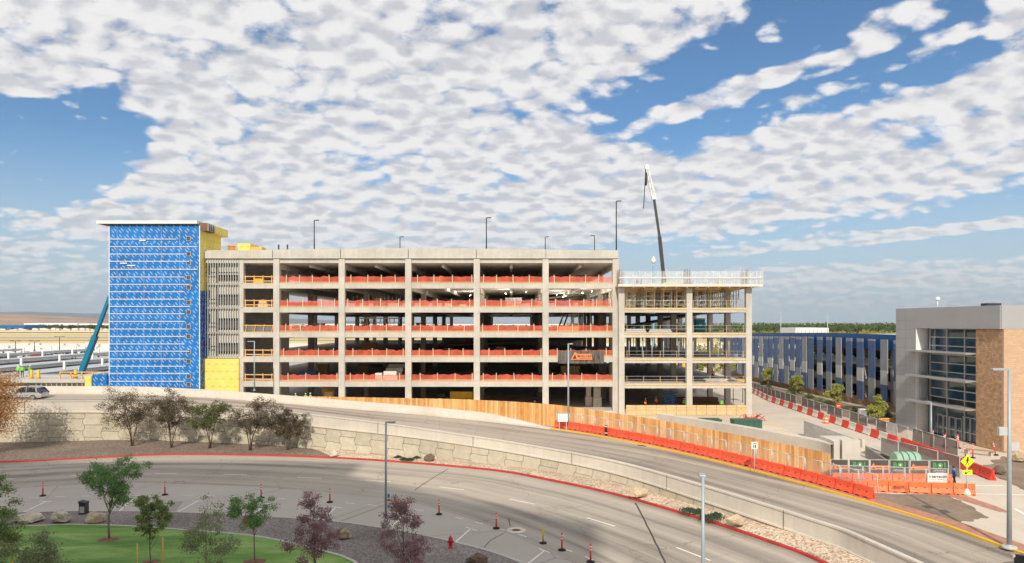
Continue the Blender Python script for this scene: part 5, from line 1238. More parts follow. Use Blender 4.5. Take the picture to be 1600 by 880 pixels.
yt = delin('yellow_tube', False, 1.1); yt.location = P(848.7, 849, 0); yt['label'] = 'plain yellow delineator post right of the manhole'
# black and white bollard on the upper road
t = thing('road_marker', 'short black post with white bands on the yellow kerb before the orange barriers', 'marker post', P(947, 679, 1.95)); l_ = t.location
a = MB(); a.lathe([(.14,0),(.14,1.0),(.05,1.05)], l_, 12); a.build('post', M['black'], t); 
for z_ in (.12, .85): a = MB(); a.lathe([(.145,z_),(.145,z_+.1)], l_, 12); a.build('white_band', M['white'], t)
def hydrant():
    t = thing('fire_hydrant', 'x', 'fire hydrant', (0,0,0)); a = MB(); a.lathe([(.17,0),(.17,.05),(.11,.06),(.11,.42),(.15,.43),(.15,.48),(.12,.49),(.12,.58),(.09,.66),(.03,.70),(.03,.76),(0,.77)], (0,0,0), 16); a.build('barrel', M['red_paint'], t)
    for s_ in (-1, 1): a = MB(); a.tube([(.1*s_,0,.38),(.2*s_,0,.38)], .05, 10); a.build('side_cap', M['red_paint'], t)
    a = MB(); a.tube([(0,-.1,.34),(0,-.2,.34)], .07, 10); a.build('pumper_cap', M['red_paint'], t); return t
hy = Proto(hydrant()); hy.put(P(704, 857.5, .1), .3, 'red fire hydrant on the grey gravel beside the kerb, in the open', scale=1.12); hy.put(P(384, 822, .1), .3, 'red fire hydrant half hidden behind the small round-topped tree', scale=1.12)

# bin
t = thing('litter_bin', 'black litter bin with grey panels between pale boulders at the kerb', 'litter bin', P(131, 803.5, .1)); l_ = t.location
a = MB(); a.box(l_[0]-.24, l_[0]+.24, l_[1]-.24, l_[1]+.24, .15, .95); a.build('body', M['darkmetal'], t)
a = MB(); a.box(l_[0]-.18, l_[0]+.18, l_[1]-.25, l_[1]-.243, .25, .72); a.build('panel', M['steel'], t)
a = MB(); a.prism([(l_[0]-.27,l_[1]-.27),(l_[0]+.27,l_[1]-.27),(l_[0]+.27,l_[1]+.27),(l_[0]-.27,l_[1]+.27)], .96, lambda x, y: 1.12 if x < l_[0] else 1.02); a.build('lid', M['darkmetal'], t)

# boulders
def boulder(px, py, wpx, hpx, z, m_, label, seed):
    p = P(px, py, z); s = F/p[1]; w_ = wpx/s/2; h = hpx/s
    bm = bmesh.new(); bmesh.ops.create_icosphere(bm, subdivisions=4, radius=1)
    for v_ in bm.verts:
        n_ = v_.co.normalized(); k_ = 1+.28*noise.noise(n_*1.6+Vector((seed*3.1,0,0)))+.14*noise.noise(n_*4+Vector((seed,5,0)))+.05*noise.noise(n_*11+Vector((seed,5,0)))
        # chip flat facets
        for q_ in range(5):
            d_ = Vector((math.sin(seed*7+q_*2.3), math.cos(seed*3+q_*1.7), math.sin(q_*1.1+seed))).normalized(); e = n_.dot(d_)*k_
            if e > .78: k_ *= .78/e
        v_.co = Vector((n_.x*k_*w_, n_.y*k_*w_*.75, max(-.3, n_.z*k_)*h*.62+h*.35))
    me = bpy.data.meshes.new('boulder'); bm.to_mesh(me); bm.free(); me.materials.append(m_); o = bpy.data.objects.new('boulder', me); col.objects.link(o); o.location = (p[0], p[1], z-.03); tag(o, label, 'boulder', 'landscape boulders')
M['rk_pale'] = mat('pale_sandstone', (.55,.46,.35), .9, .25, 1.5, fine=5, bmp=.5, c2=(.66,.60,.50)); M['rk_rust'] = mat('rusty_sandstone', (.42,.27,.14), .9, .3, 1.3, fine=5, bmp=.5, c2=(.62,.53,.42)); M['rk_brown'] = mat('brown_rock', (.16,.11,.08), .9, .3, 1.5, fine=5, bmp=.5); M['rk_tan'] = mat('tan_rock', (.50,.40,.27), .9, .25, 1.5, fine=5, bmp=.5)
for i, (px, py, w_, h, z, m_, lb) in enumerate([(45,815,45,15,.15,'rk_pale','long low pale boulder at the kerb, leftmost of three'),(96,816,30,20,.15,'rk_pale','upright pale boulder at the kerb, left of the litter bin'),(150,816,34,17,.15,'rk_rust','rusty pale boulder at the kerb, right of the litter bin'),(537,842,20,18,.15,'rk_rust','rusty boulder alone on the grey gravel between the purple trees'),(746,880,32,17,.15,'rk_brown','brownish grey boulder on the gravel at the bottom edge, right of the hydrant'),(521,713.5,15,10,.14,'rk_pale','pale boulder behind the red kerb where mulch turns to gravel'),(671,721,17,12,.14,'rk_brown','dark brown boulder behind the red kerb under the retaining wall'),(822,740.5,15,5,.14,'rk_tan','flat tan boulder behind the red kerb'),(997,777,27,18,.2,'rk_tan','large tan boulder behind the red kerb, right of the middle'),(1149,820,28,17,.35,'rk_tan','large tan boulder behind the red kerb, right of the slim lamp post')]): boulder(px, py, w_, h, z, M[m_], lb, i+1)
# rocks near the terminal corner
for i, (px, py, w_, h, lb) in enumerate([(1560,741,22,14,'grey-brown boulder in the planting bed by the right building'),(1592,722,22,20,'tan boulder against the brick wall at the right edge')]): boulder(px, py, w_, h, 1.12, M['rk_brown' if i == 0 else 'rk_tan'], lb, 20+i)

# ================================================================= PLASTIC BARRIERS
def wbarrier(m, h=.85, L_=1.75):
    t = thing('water_barrier', 'x', 'barrier', (0,0,0))
    a = MB(); sec = [(-.30,0),(-.30,.12),(-.20,.30),(-.13,h*.55),(-.11,h),(.11,h),(.13,h*.55),(.20,.30),(.30,.12),(.30,0)]
    n = 9; k_ = len(sec)
    for i in range(n+1):
        x = -L_/2+.03+(L_-.06)*i/n; notch = .10 if i in (2, 3, 6, 7) else 0; pin = .04 if i in (0, n) else 0
        for y, z in sec: a.v.append((x, y*(1-pin*3), max(z, notch) if z == 0 else z-(.03 if i in (0, n) and z == h else 0)))
    for i in range(n):
        for j in range(k_): j2 = (j+1) % k_; a.face((i*k_+j, (i+1)*k_+j, (i+1)*k_+j2, i*k_+j2))
    a.face(list(range(k_))); a.face([n*k_+j for j in reversed(range(k_))]); recalc(a.build('shell', m, t))
    a = MB()
    for x in (-.4, .3): a.box(x, x+.14, -.165, -.14, h*.50, h*.58)
    a.build('forklift_slot', M['joint'], t)
    a = MB(); a.tube([(L_/2, 0, .1), (L_/2, 0, h+.06)], .04, 8); a.build('connecting_pin', m, t); return t
def chain_panel(w_=1.75, h=1.75, fill=None, z0=.0):
    t = thing('fence_panel', 'x', 'fence panel', (0,0,0))
    a = MB(); r_ = .028
    for x in (-w_/2+.03, w_/2-.03): a.tube([(x,0,z0),(x,0,z0+h)], r_, 6)
    for z_ in (z0+.05, z0+h-.02): a.tube([(-w_/2+.03,0,z_),(w_/2-.03,0,z_)], r_, 6)
    a.build('frame', M['steel'], t); a = MB(); a.quad((-w_/2+.05,0,z0+.07),(w_/2-.05,0,z0+.07),(w_/2-.05,0,z0+h-.04),(-w_/2+.05,0,z0+h-.04)); a.build('mesh', fill or M['chainlink'], t)
    return t
orb = Proto(wbarrier(M['orange_plastic'])); orf = Proto(chain_panel(1.86, 1.35, None, .0)); 
M['weathered'] = mat('grey_weathered_post', (.5,.46,.40), .8, .15, 3, kind='obj')
def bpath(path, step):
    """segment midpoints and headings along a path"""
    pts = resample(path, n=max(2, round(sum(math.dist(a[:2], b[:2]) for a, b in zip(path, path[1:]))/step)+1)); o = []
    for a, b in zip(pts, pts[1:]): o.append((((a[0]+b[0])/2, (a[1]+b[1])/2, (a[2]+b[2])/2), math.atan2(b[1]-a[1], b[0]-a[0]), math.dist(a[:2], b[:2])))
    return o
# row along the yellow kerb
st_i = next(i for i, p in enumerate(edge) if p[1] < 83.6); en_i = next(i for i, p in enumerate(edge) if 800+p[0]/p[1]*F > 1312)
kerbp = offs(edge[:en_i+2], .95, .14)
segs = bpath(kerbp, 1.8); krb = Proto(wbarrier(M['kerb_orange']))
for i, (c, an, l) in enumerate(segs):
    o = krb.put(c, an, f'red-orange water barrier along the yellow kerb, {ORD[i] if i < 30 else i} from the left end', 'orange water barriers along the kerb'); o.scale = (l/1.78, 1, 1)
    dxn, dyn = -math.sin(an), math.cos(an); q_ = orf.put((c[0]+dxn*.42, c[1]+dyn*.42, c[2]+.45), an, f'chain-link fence panel behind the kerb barriers, {ORD[i] if i < 30 else i} from the left end', 'chain-link panels behind the kerb barriers'); q_.scale = (l/1.87, 1, 1)
    # paired posts at joints
nb = len(segs)
# front row and rear row of the corner compound
FR0, FR1 = Vector(G(1316,766)), Vector(G(1524,774))
dF = (FR1-FR0); LF = dF.length; dF /= LF; anF = math.atan2(dF.y, dF.x)
xs_px = [1298,1320.5,1354.5,1387,1419,1454,1488.6,1507,1523]
for i in range(len(xs_px)-1):
    mid_px = (xs_px[i]+xs_px[i+1])/2
    def onF(px): k_ = (px-800)/F; s_ = (FR0.x-k_*FR0.y)/(k_*dF.y-dF.x); return FR0+dF*s_
    a_, b_ = onF(xs_px[i]), onF(xs_px[i+1]); c = (a_+b_)/2; l = (b_-a_).length
    o = orb.put((c.x, c.y, 1.12), anF, f'orange water barrier in the front row below the banner fence, {ORD[i]} from the left', 'orange water barriers of the corner compound'); o.scale = (l/1.78, 1, 1)
# front chainlink panels standing on barriers
fpx = [1301,1319,1353,1385,1419,1453,1488]
for i in range(6):
    a_, b_ = onF(fpx[i]), onF(fpx[i+1]); c = (a_+b_)/2+Vector((0,.5)); l = (b_-a_).length
    o = orf.put((c.x, c.y, 1.5), anF, f'low chain-link panel behind the front orange barriers, {ORD[i]} from the left', 'chain-link panels of the corner compound'); o.scale = (l/1.88, 1, 1.12)
# rear row
R0, R1 = Vector(G(1300,755)), Vector(G(1488,757.5)); dR = R1-R0; LR = dR.length; dR /= LR; anR = math.atan2(dR.y, dR.x)
for i in range(6):
    s_ = LR*(i+.5)/6; c = R0+dR*s_; 
    o = orb.put((c.x, c.y, 1.12), anR, f'orange water barrier in the rear row under the banner fence, {ORD[i]} from the left', 'orange water barriers of the corner compound'); o.scale = (LR/6/1.78, 1, 1)
def textmesh(s, size, m, name, parent, loc, rot=(R(90),0,0), ext=.004, align='CENTER', sx_=1):
    cu = bpy.data.curves.new('t', 'FONT'); cu.body = s; cu.size = size; cu.extrude = ext; cu.align_x = align; cu.align_y = 'CENTER'; cu.offset = size*.018
    to = bpy.data.objects.new('t', cu); col.objects.link(to); dg = bpy.context.evaluated_depsgraph_get(); me = bpy.data.meshes.new_from_object(to.evaluated_get(dg)); bpy.data.objects.remove(to)
    me.name = name; me.materials.clear(); me.materials.append(m); o = bpy.data.objects.new(name, me); col.objects.link(o); o.parent = parent; o.location = loc; o.rotation_euler = rot; o.scale = (sx_, 1, 1); return o
M['green_print'] = mat('green_print', (.06,.42,.10), .6, .05, 3, kind='obj'); M['orange_print'] = mat('orange_print', (.88,.26,.08), .6, .05, 3, kind='obj'); M['grey_print'] = mat('pale_grey_print', (.5,.5,.5), .6, .05, 3, kind='obj'); M['dark_print'] = mat('dark_print', (.03,.03,.03), .6, .05, 3, kind='obj')
def ringm(r0_, r1_, m, name, parent, loc):
    a = MB(); n = 20
    for k_ in range(n):
        t0, t1 = 2*math.pi*k_/n, 2*math.pi*(k_+1)/n; a.quad((r0_*math.cos(t0),0,r0_*math.sin(t0)),(r1_*math.cos(t0),0,r1_*math.sin(t0)),(r1_*math.cos(t1),0,r1_*math.sin(t1)),(r0_*math.cos(t1),0,r0_*math.sin(t1)))
    o = a.build(name, m, None); o.parent = parent; o.location = loc; return o
def banner_panel(i, kind, wid):
    h = 1.85; t = chain_panel(wid, h, None); t.name = 'banner_fence_panel'
    a = MB(); w2 = wid-.12; a.quad((-w2/2,-.03,.1),(w2/2,-.03,.1),(w2/2,-.03,h-.06),(-w2/2,-.03,h-.06)); bn = a.build('banner', M['bannercloth'], t)
    if kind == 'BOI':
        textmesh('B', .56, M['green_print'], 'lettering', bn, (-.38, -.04, 1.42)); textmesh('I', .56, M['green_print'], 'lettering', bn, (.44, -.04, 1.42))
        ringm(.13, .215, M['green_print'], 'ring_emblem', bn, (.06, -.04, 1.42)); ringm(0, .09, M['white'], 'ring_centre', bn, (.06, -.041, 1.42))
        textmesh('UPWARD', .24, M['grey_print'], 'lettering', bn, (0, -.04, .98)); a = MB(); a.box(-.3, .35, -.04, -.035, .82, .85); o = a.build('small_print', M['grey_print']); o.parent = bn
    else:
        a = MB(); a.box(-.35, .72, -.045, -.035, 1.02, 1.36); o = a.build('orange_plate', M['orange_print']); o.parent = bn
        textmesh('McALVAIN', .2, M['bannercloth'], 'lettering', bn, (.2, -.05, 1.19), ext=.002)
        a = MB(); a.slabpoly([(-.80,-.04,1.0),(-.20,-.04,1.0),(-.5,-.04,1.58)], (0,.004,0)); o = a.build('triangle_emblem', M['orange_print']); o.parent = bn
        a = MB(); a.slabpoly([(-.62,-.047,1.06),(-.38,-.047,1.06),(-.5,-.047,1.32)], (0,.004,0)); o = a.build('emblem_centre', M['bannercloth']); o.parent = bn
    return t
M['bannercloth'] = mat('dark_banner_cloth', (.085,.08,.07), .8, .2, 1.5)
bpx = [1301,1330,1363,1394,1426,1457,1488]
for i in range(6):
    def onR(px): k_ = (px-800)/F; s_ = (R0.x-k_*R0.y)/(k_*dR.y-dR.x); return R0+dR*s_
    a_, b_ = onR(bpx[i]), onR(bpx[i+1]); c = (a_+b_)/2; t = banner_panel(i, 'BOI' if i % 2 else 'O', (b_-a_).length-.04); t.location = (c.x, c.y+.45, 1.18); t.rotation_euler = (0,0,anR)
    t['label'] = f'{["leftmost","leftmost","middle","middle","rightmost","rightmost"][i]} dark banner panel with {"green BOI lettering" if i % 2 else "an orange triangle and plate"} of three'; t['group'] = 'banner fence panels'
# white sign board
ws = thing('sign_board', 'white terracon sign board hanging on the chain-link panel at the right of the front row', 'sign', (onF(1470).x, onF(1470).y+.44, 1.55)); l_ = ws.location
a = MB(); a.box(-.78, .78, -.02, .02, .35, 1.2); o = a.build('board', M['white']); o.parent = ws; ws.location.z = 1.45
textmesh('terracon', .34, M['dark_print'], 'lettering', o, (.13, -.028, .92)); 
a = MB(); a.slabpoly([(-.72,-.026,.84),(-.5,-.026,.84),(-.61,-.026,1.06)], (0,.004,0)); e_ = a.build('green_emblem', M['green_print']); e_.parent = o
a = MB(); a.box(-.6, -.1, -.03, -.021, .66, .70); a.box(-.5, .3, -.03, -.021, .5, .53); e_ = a.build('small_print', M['grey_print']); e_.parent = o; a = MB(); a.box(0, .45, -.03, -.021, .66, .70); e_ = a.build('red_print', M['red_plastic']); e_.parent = o
# red and white barriers along the service street
rb = Proto(wbarrier(M['red_plastic'], .9)); wbp = Proto(wbarrier(M['white_plastic'], .9))
B0 = G(1403, 700); B1 = G(1178, 611); rp = [(B0[0], B0[1], 1.12), (B1[0], B1[1], 1.12)]
sg = bpath([(42.4, 77.5, 1.12), (44.2, 121, 1.12), (46.6, 137, 1.12)], 2.0)
for i, (c, an, l) in enumerate(sg):
    o = (rb if i % 2 == 0 else wbp).put(c, an, f'{"red" if i % 2 == 0 else "white"} barrier in the red-and-white line along the street, {ORD[i//2]} {"red" if i % 2 == 0 else "white"} one from the near end', 'red and white barriers along the street'); o.scale = (l/1.78, 1, 1)
sg2 = bpath([(42.6, 77.0, 1.12), (41.9, 68, 1.12), (40.9, 59.8, 1.12)], 1.9)
for i, (c, an, l) in enumerate(sg2):
    o = rb.put(c, an, f'red barrier in the solid red row before the terminal, {ORD[i]} from the far end', 'red barriers before the terminal'); o.scale = (l/1.78, 1, 1)
# fence behind the red and white line
fo = Proto(chain_panel(2.4, 1.9)); fd = Proto(chain_panel(2.4, 1.9, M['privacy_grey'])); fw = Proto(chain_panel(2.4, 1.9, mesh_mat('white_privacy_mesh', (.7,.7,.68), .8)))
sg3 = bpath([(43.6, 77.5, 1.12), (45.3, 121, 1.12), (47.6, 150, 1.12)], 2.45)
for i, (c, an, l) in enumerate(sg3):
    dark = i not in (0, 1, 3, 6, 9, 13); p_ = fw if i == 1 else (fd if dark else fo); ki = sum(1 for j in range(i) if (j not in (0,1,3,6,9,13)) == dark and j != 1)
    o = p_.put(c, an, ('white-screened' if i == 1 else ('grey-screened' if dark else 'open mesh'))+f' fence panel behind the red and white barriers, {ORD[ki]} such from the near end' if i != 1 else 'white-screened fence panel near the terminal corner', 'fence panels along the street'); o.scale = (l/2.4, 1, 1)
for i, (c, an, l) in enumerate(bpath([(43.7,77.2,1.12),(43.2,68.5,1.12)], 2.2)):
    o = fd.put((c[0]+.2, c[1], c[2]), an, f'grey-screened panel on the terminal side of the solid red row, {ORD[i]} from the far end', 'fence panels along the street'); o.scale = (l/2.4, 1, 1)
for i, (c, an, l) in enumerate(bpath([(*G(1376,713), 1.12), (*G(1500,748), 1.12)], 2.3)):
    o = fd.put(c, an, f'grey-screened panel on the camera side of the solid red row, {ORD[i]} from the left', 'fence panels inside the compound'); o.scale = (l/2.4, 1, 1)

# wood fence
wf = [(-31,100,1.75),(-15.9,97,1.8),(-6,94,1.95),(4.8,87.5,2.0),(12.6,82,1.55),(16.9,78,1.3),(21.6,71,1.1),(26.3,63,.95),(27.6,61,.9)]
wfh = [(4.14,),(4.18,),(4.3,),(4.4,),(3.9,),(3.65,),(3.46,),(3.3,),(3.12,)]
wfs = resample([(*p, h[0]) for p, h in zip(cat(wf, 8), cat(wfh, 8))], 150)
a = MB(); u_ = 0
for i in range(len(wfs)-1):
    p, q_ = wfs[i], wfs[i+1]; l = math.dist(p[:2], q_[:2]); n = len(a.v); j0 = .03*noise.noise(Vector((i*.8,0,0)))
    a.v += [(p[0],p[1],p[2]-.3),(q_[0],q_[1],q_[2]-.3),(q_[0],q_[1],q_[3]+j0),(p[0],p[1],p[3]+j0)]; a.face((n,n+1,n+2,n+3), 0, [(u_,0),(u_+l,0),(u_+l,2.4),(u_,2.4)]); u_ += l
wfo = thing('wooden_fence', 'long amber wooden board fence curving in front of the garage', 'fence', (12, 82, 1.1))
bd = a.build('boards', M['fence_wood'], wfo); so = bd.modifiers.new('s', 'SOLIDIFY'); so.thickness = .04
for i in range(0, 150, 5):
    p = wfs[i]; q_ = wfs[min(i+1, 149)]; an = math.atan2(q_[1]-p[1], q_[0]-p[0]); x, y = p[0]-math.sin(an)*.12, p[1]+math.cos(an)*.12
    a = MB(); a.box(x-.06, x+.06, y-.06, y+.06, p[2]-.3, p[3]-.05); a.build('post', M['lumber'], wfo)
# pale concrete wall right behind it
cw = thing('ramp_wall', 'pale new concrete wall running right behind the wooden fence', 'wall', (24, 70, 1.1))
wp = [(16.8, 81.5, 4.0), (22.9, 72.5, 3.95), (27.4, 65, 3.8), (28.2, 62.3, 3.75)]
pa = cat([(x, y, z) for x, y, z in wp], 6); A = pa; Bq = offs(pa, .9)
a = MB(); a.ribbon([(p[0],p[1],.9) for p in A], A); a.ribbon(A, Bq); a.ribbon(Bq, [(p[0],p[1],.9) for p in Bq]); a.build('long_wall', M['barrier_conc'], cw)
e0, e1 = Vector(G(1304, 748)), 0
a = MB(); yq = 62.2; a.box(PX(1303,yq), PX(1312,yq), yq, yq+1.2, .9, PZ(690,yq)); a.box(PX(1316,yq), PX(1344,yq), yq, yq+.5, .9, PZ(688,yq)); a.box(PX(1303,yq)+.02, PX(1344,yq)-.02, yq+.51, yq+3, .9, PZ(689,yq)-.02); a.build('end_block', M['barrier_conc'], cw)
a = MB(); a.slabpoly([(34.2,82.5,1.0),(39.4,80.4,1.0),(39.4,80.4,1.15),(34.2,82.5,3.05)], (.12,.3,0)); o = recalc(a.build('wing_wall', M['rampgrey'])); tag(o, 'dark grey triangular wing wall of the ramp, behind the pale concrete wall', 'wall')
# ramp pieces, barrier stub, planks, green culvert bundle
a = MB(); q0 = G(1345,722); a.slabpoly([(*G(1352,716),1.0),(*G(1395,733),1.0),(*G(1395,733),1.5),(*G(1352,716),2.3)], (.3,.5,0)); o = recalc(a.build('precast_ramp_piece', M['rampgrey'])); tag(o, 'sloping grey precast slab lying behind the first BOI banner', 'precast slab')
a = MB(); a.slabpoly([(*G(1362,703),1.3),(*G(1402,722),1.3),(*G(1398,730),1.9),(*G(1352,711),1.9)], (0,0,.18)); o = recalc(a.build('precast_slab', M['barrier_conc'])); tag(o, 'pale precast slab leaning beside the end block of the concrete wall', 'precast slab')
t = thing('jersey_barrier_end', 'upright pale concrete barrier end beside the pale wall block', 'barrier', (*G(1348,704), 1.1)); l_ = t.location
a = MB(); a.prism([(l_[0]-.35,l_[1]-.2),(l_[0]+.35,l_[1]-.2),(l_[0]+.35,l_[1]+.6),(l_[0]-.35,l_[1]+.6)], 1.1, 1.4); a.prism([(l_[0]-.15,l_[1]-.2),(l_[0]+.15,l_[1]-.2),(l_[0]+.15,l_[1]+.6),(l_[0]-.15,l_[1]+.6)], 1.401, 2.3); a.build('body', M['barrier_conc'], t)
t = thing('culvert_bundle', 'green and cream ribbed round tank lying behind the second BOI banner', 'tank', (*G(1415,738), 1.1)); yq = G(1415,738)[1]
M['greencream'] = mat('pale_green_plastic', (.30,.48,.36), .6, .2, 1.5)
a = MB(); xa, xb = PX(1396,yq), PX(1434,yq); rr_ = .75; zc_ = 1.1+rr_+.35
pts = []; rad = []
for i in range(13): pts.append((xa+(xb-xa)*i/12, yq, zc_)); rad.append(rr_*(1 if i % 3 else .9))
a.tube(pts, rad, 20); a.build('tank_body', M['greencream'], t)
for i in (3, 6, 9): a = MB(); x = xa+(xb-xa)*i/12; a.tube([(x-.04,yq,zc_),(x+.04,yq,zc_)], rr_*.96, 20); a.build('strap', M['green_paint'], t)
a = MB(); a.box(xa, xb, yq-.4, yq+.4, 1.1, 1.46); a.build('cradle', M['lumber'], t)
# green dumpsters / tanks in the yard
for i, (pa_, pb_, yt_, yb_, lb) in enumerate([(1150,1191,661,674,'long dark green skip in the yard, right of the middle, larger one'),(1098,1128,656,665,'smaller flat dark green skip in the yard, left of the larger one')]):
    c = G((pa_+pb_)/2, yb_+3); x0_, x1_ = PX(pa_, c[1]), PX(pb_, c[1]); t = thing('skip', lb, 'skip', (c[0], c[1], 1.1)); h = (1.5, .9)[i]
    a = MB(); a.slabpoly([(x0_,c[1],1.2),(x1_,c[1],1.2),(x1_,c[1],1.1+h),(x0_-.2,c[1],1.1+h)], (0,1.8,0)); recalc(a.build('body', M['green_paint'], t))
    a = MB(); a.box(x0_-.15, x1_+.05, c[1]-.06, c[1]+1.86, 1.1+h+.002, 1.18+h); a.build('rim', M['green_paint'], t)
    for k_ in range(5): a = MB(); xx = x0_+(x1_-x0_)*(k_+.5)/5; a.box(xx-.05, xx+.05, c[1]-.08, c[1]-.004, 1.25, 1.08+h); a.build('rib', M['green_paint'], t)
# red tangle of barricade bits by the wing's right column
t = thing('barricade_heap', 'heap of red tangled netting and pipes at the foot of the right corner column', 'debris', (*G(1173,657), 1.1)); l_ = t.location
for k_ in range(16): a = MB(); x, y = l_[0]+rnd.uniform(-1,1), l_[1]+rnd.uniform(-.8,.8); a.tube([(x,y,1.15+rnd.random()*.3),(x+rnd.uniform(-.9,.9),y+rnd.uniform(-.6,.6),1.3+rnd.random()*.9),(x+rnd.uniform(-1.1,1.1),y+rnd.uniform(-.6,.6),1.2)], .05, 5); a.build('pipe', M['red_plastic'], t)
# white signs on fence
t = thing('notice_board', 'blank white notice board on the first chain-link panel behind the kerb barriers', 'sign', (PX(879,82.5), 82.5, 1.9)); a = MB(); a.box(PX(871.5,82.5), PX(887,82.5), 82.45, 82.5, PZ(659,82.5), PZ(646.5,82.5)); a.build('board', M['white'], t); a = MB()
for px in (874, 885): a.box(PX(px,82.5)-.04, PX(px,82.5)+.04, 82.51, 82.58, 1.9, PZ(648,82.5))
a.build('post', M['steel'], t)
yq = 61.6; t = thing('pedestrian_notice', 'small white notice with a dark pictogram on a thin post before the wooden fence', 'sign', (PX(1179,yq), yq, 1.2)); xq = PX(1179,yq)
a = MB(); a.box(xq-.28, xq+.28, yq-.02, yq+.01, PZ(701.5,yq), PZ(690.5,yq)); pl = a.build('plate', M['white'], t)
a = MB(); zq = PZ(696.5,yq); a.box(xq-.17, xq+.17, yq-.03, yq-.021, zq+.18, zq+.23); a.box(xq-.12, xq-.05, yq-.03, yq-.021, zq-.2, zq+.08); a.box(xq+.03, xq+.12, yq-.03, yq-.021, zq-.2, zq+.1); a.build('pictogram', M['dark_print'], pl)
a = MB(); a.tube([(xq,yq+.03,1.15),(xq,yq+.03,PZ(691,yq))], .03, 6); a.build('post', M['steel'], t)
# crossing sign
c = G(1511, 774, 1.12); t = thing('crossing_sign', 'yellow-green diamond pedestrian crossing sign with arrow plate on a white footed post', 'sign', (c[0], c[1], 1.12)); sY = c[1]
def SZ(py): return PZ(py, sY)
m_, t_, b_ = newmat('fluorescent_yellow_sign'); b_.inputs['Base Color'].default_value = (.82,.9,.02,1); b_.inputs['Roughness'].default_value = .4; M['fluo'] = m_
cx, cz = c[0], SZ(721); rr_ = .53
a = MB(); a.slabpoly([(cx-rr_,sY-.06,cz),(cx,sY-.06,cz-rr_),(cx+rr_,sY-.06,cz),(cx,sY-.06,cz+rr_)], (0,.02,0)); dm = recalc(a.build('diamond', M['fluo'], t))
a = MB(); y = sY-.07; a.lathe([(.055,-.05),(.06,0),(.05,.05)], (cx+.02, y+.0, cz+.30), 10); a.bar((cx+.0,y,cz+.24),(cx-.02,y,cz-.02),.13,.02); a.bar((cx-.02,y,cz),(cx+.13,y,cz-.32),.07,.02); a.bar((cx-.02,y,cz),(cx-.17,y,cz-.30),.07,.02); a.bar((cx+.01,y,cz+.2),(cx+.16,y,cz+.03),.05,.02); a.bar((cx,y,cz+.2),(cx-.16,y,cz+.05),.05,.02); a.build('walking_figure', M['dark_print'], dm)
a = MB(); a.box(cx-.37, cx+.37, sY-.06, sY-.04, SZ(739)-.12, SZ(739)+.24); ar = a.build('arrow_plate', M['fluo'], t)
a = MB(); a.bar((cx+.18,sY-.07,SZ(739)+.16),(cx-.12,sY-.07,SZ(739)-.0),.08,.02); a.slabpoly([(cx-.24,sY-.075,SZ(739)-.08),(cx-.02,sY-.075,SZ(739)-.06),(cx-.16,sY-.075,SZ(739)+.12)], (0,.01,0)); a.build('arrow', M['dark_print'], ar)
a = MB(); a.tube([(cx,sY,1.1),(cx,sY,cz+.55)], .045, 8); a.build('post', M['steel'], t); a = MB(); a.lathe([(.3,0),(.26,.2),(.1,.5),(.06,.52)], (cx,sY,1.12), 14); a.build('foot', M['white_plastic'], t)
# leaning orange tubes by the terminal doors
td = Proto(delin('orange_tube', True, 1.45))
for i, (px, py, rx_, ry_) in enumerate([(1457,692,.0,.05),(1474,698,.1,.12),(1477,700,-.1,-.05),(1494,700,0,.1),(1498,701,.1,-.1),(1509,716,0,-.12),(1520,716,0,0),(1556,712,0,-.2)]):
    o = td.put((*G(px, py), 1.12), 0, f'orange channelizer tube before the terminal doors, {ORD[i]} from the left', 'orange tubes before the terminal'); o.rotation_euler = (rx_, ry_, 0)
# bench slab by brick wall
t = thing('low_bench', 'low brown timber bench at the foot of the brick wall', 'bench', (*G(1533,712), 1.1)); l_ = t.location
a = MB(); a.bar((l_[0]-.9,l_[1]+1.2,1.6),(l_[0]+.9,l_[1]-.6,1.6),.5,.1); a.build('seat', M['cardboard'], t)
for s_ in (-.7, .7): a = MB(); a.box(l_[0]+s_-.1, l_[0]+s_+.1, l_[1]+.3-s_-.2, l_[1]+.3-s_+.2, 1.1, 1.55); a.build('leg', M['kerb'], t)
t = thing('wall_hydrant', 'red standpipe beside the brick corner', 'hydrant', (*G(1568,704), 1.1)); l_ = t.location; a = MB(); a.lathe([(.12,0),(.12,.7),(.18,.75),(.18,.95),(.05,1.05)], l_, 12); a.build('barrel', M['red_plastic'], t); a = MB(); a.tube([(l_[0]-.3,l_[1],1.9),(l_[0]+.3,l_[1],1.9)], .07, 8); a.build('outlet', M['red_plastic'], t)
# traffic drum
t = thing('traffic_drum', 'orange and white striped traffic drum on the street side of the red and white barriers', 'traffic drum', (*G(1291,662), 1.12)); l_ = t.location
for k_ in range(5): a = MB(); a.lathe([(.32-.012*k_,k_*.2),(.31-.012*k_,k_*.2+.198)], l_, 16); a.build('band', M['orange_plastic' if k_ % 2 == 0 else 'white_plastic'], t)
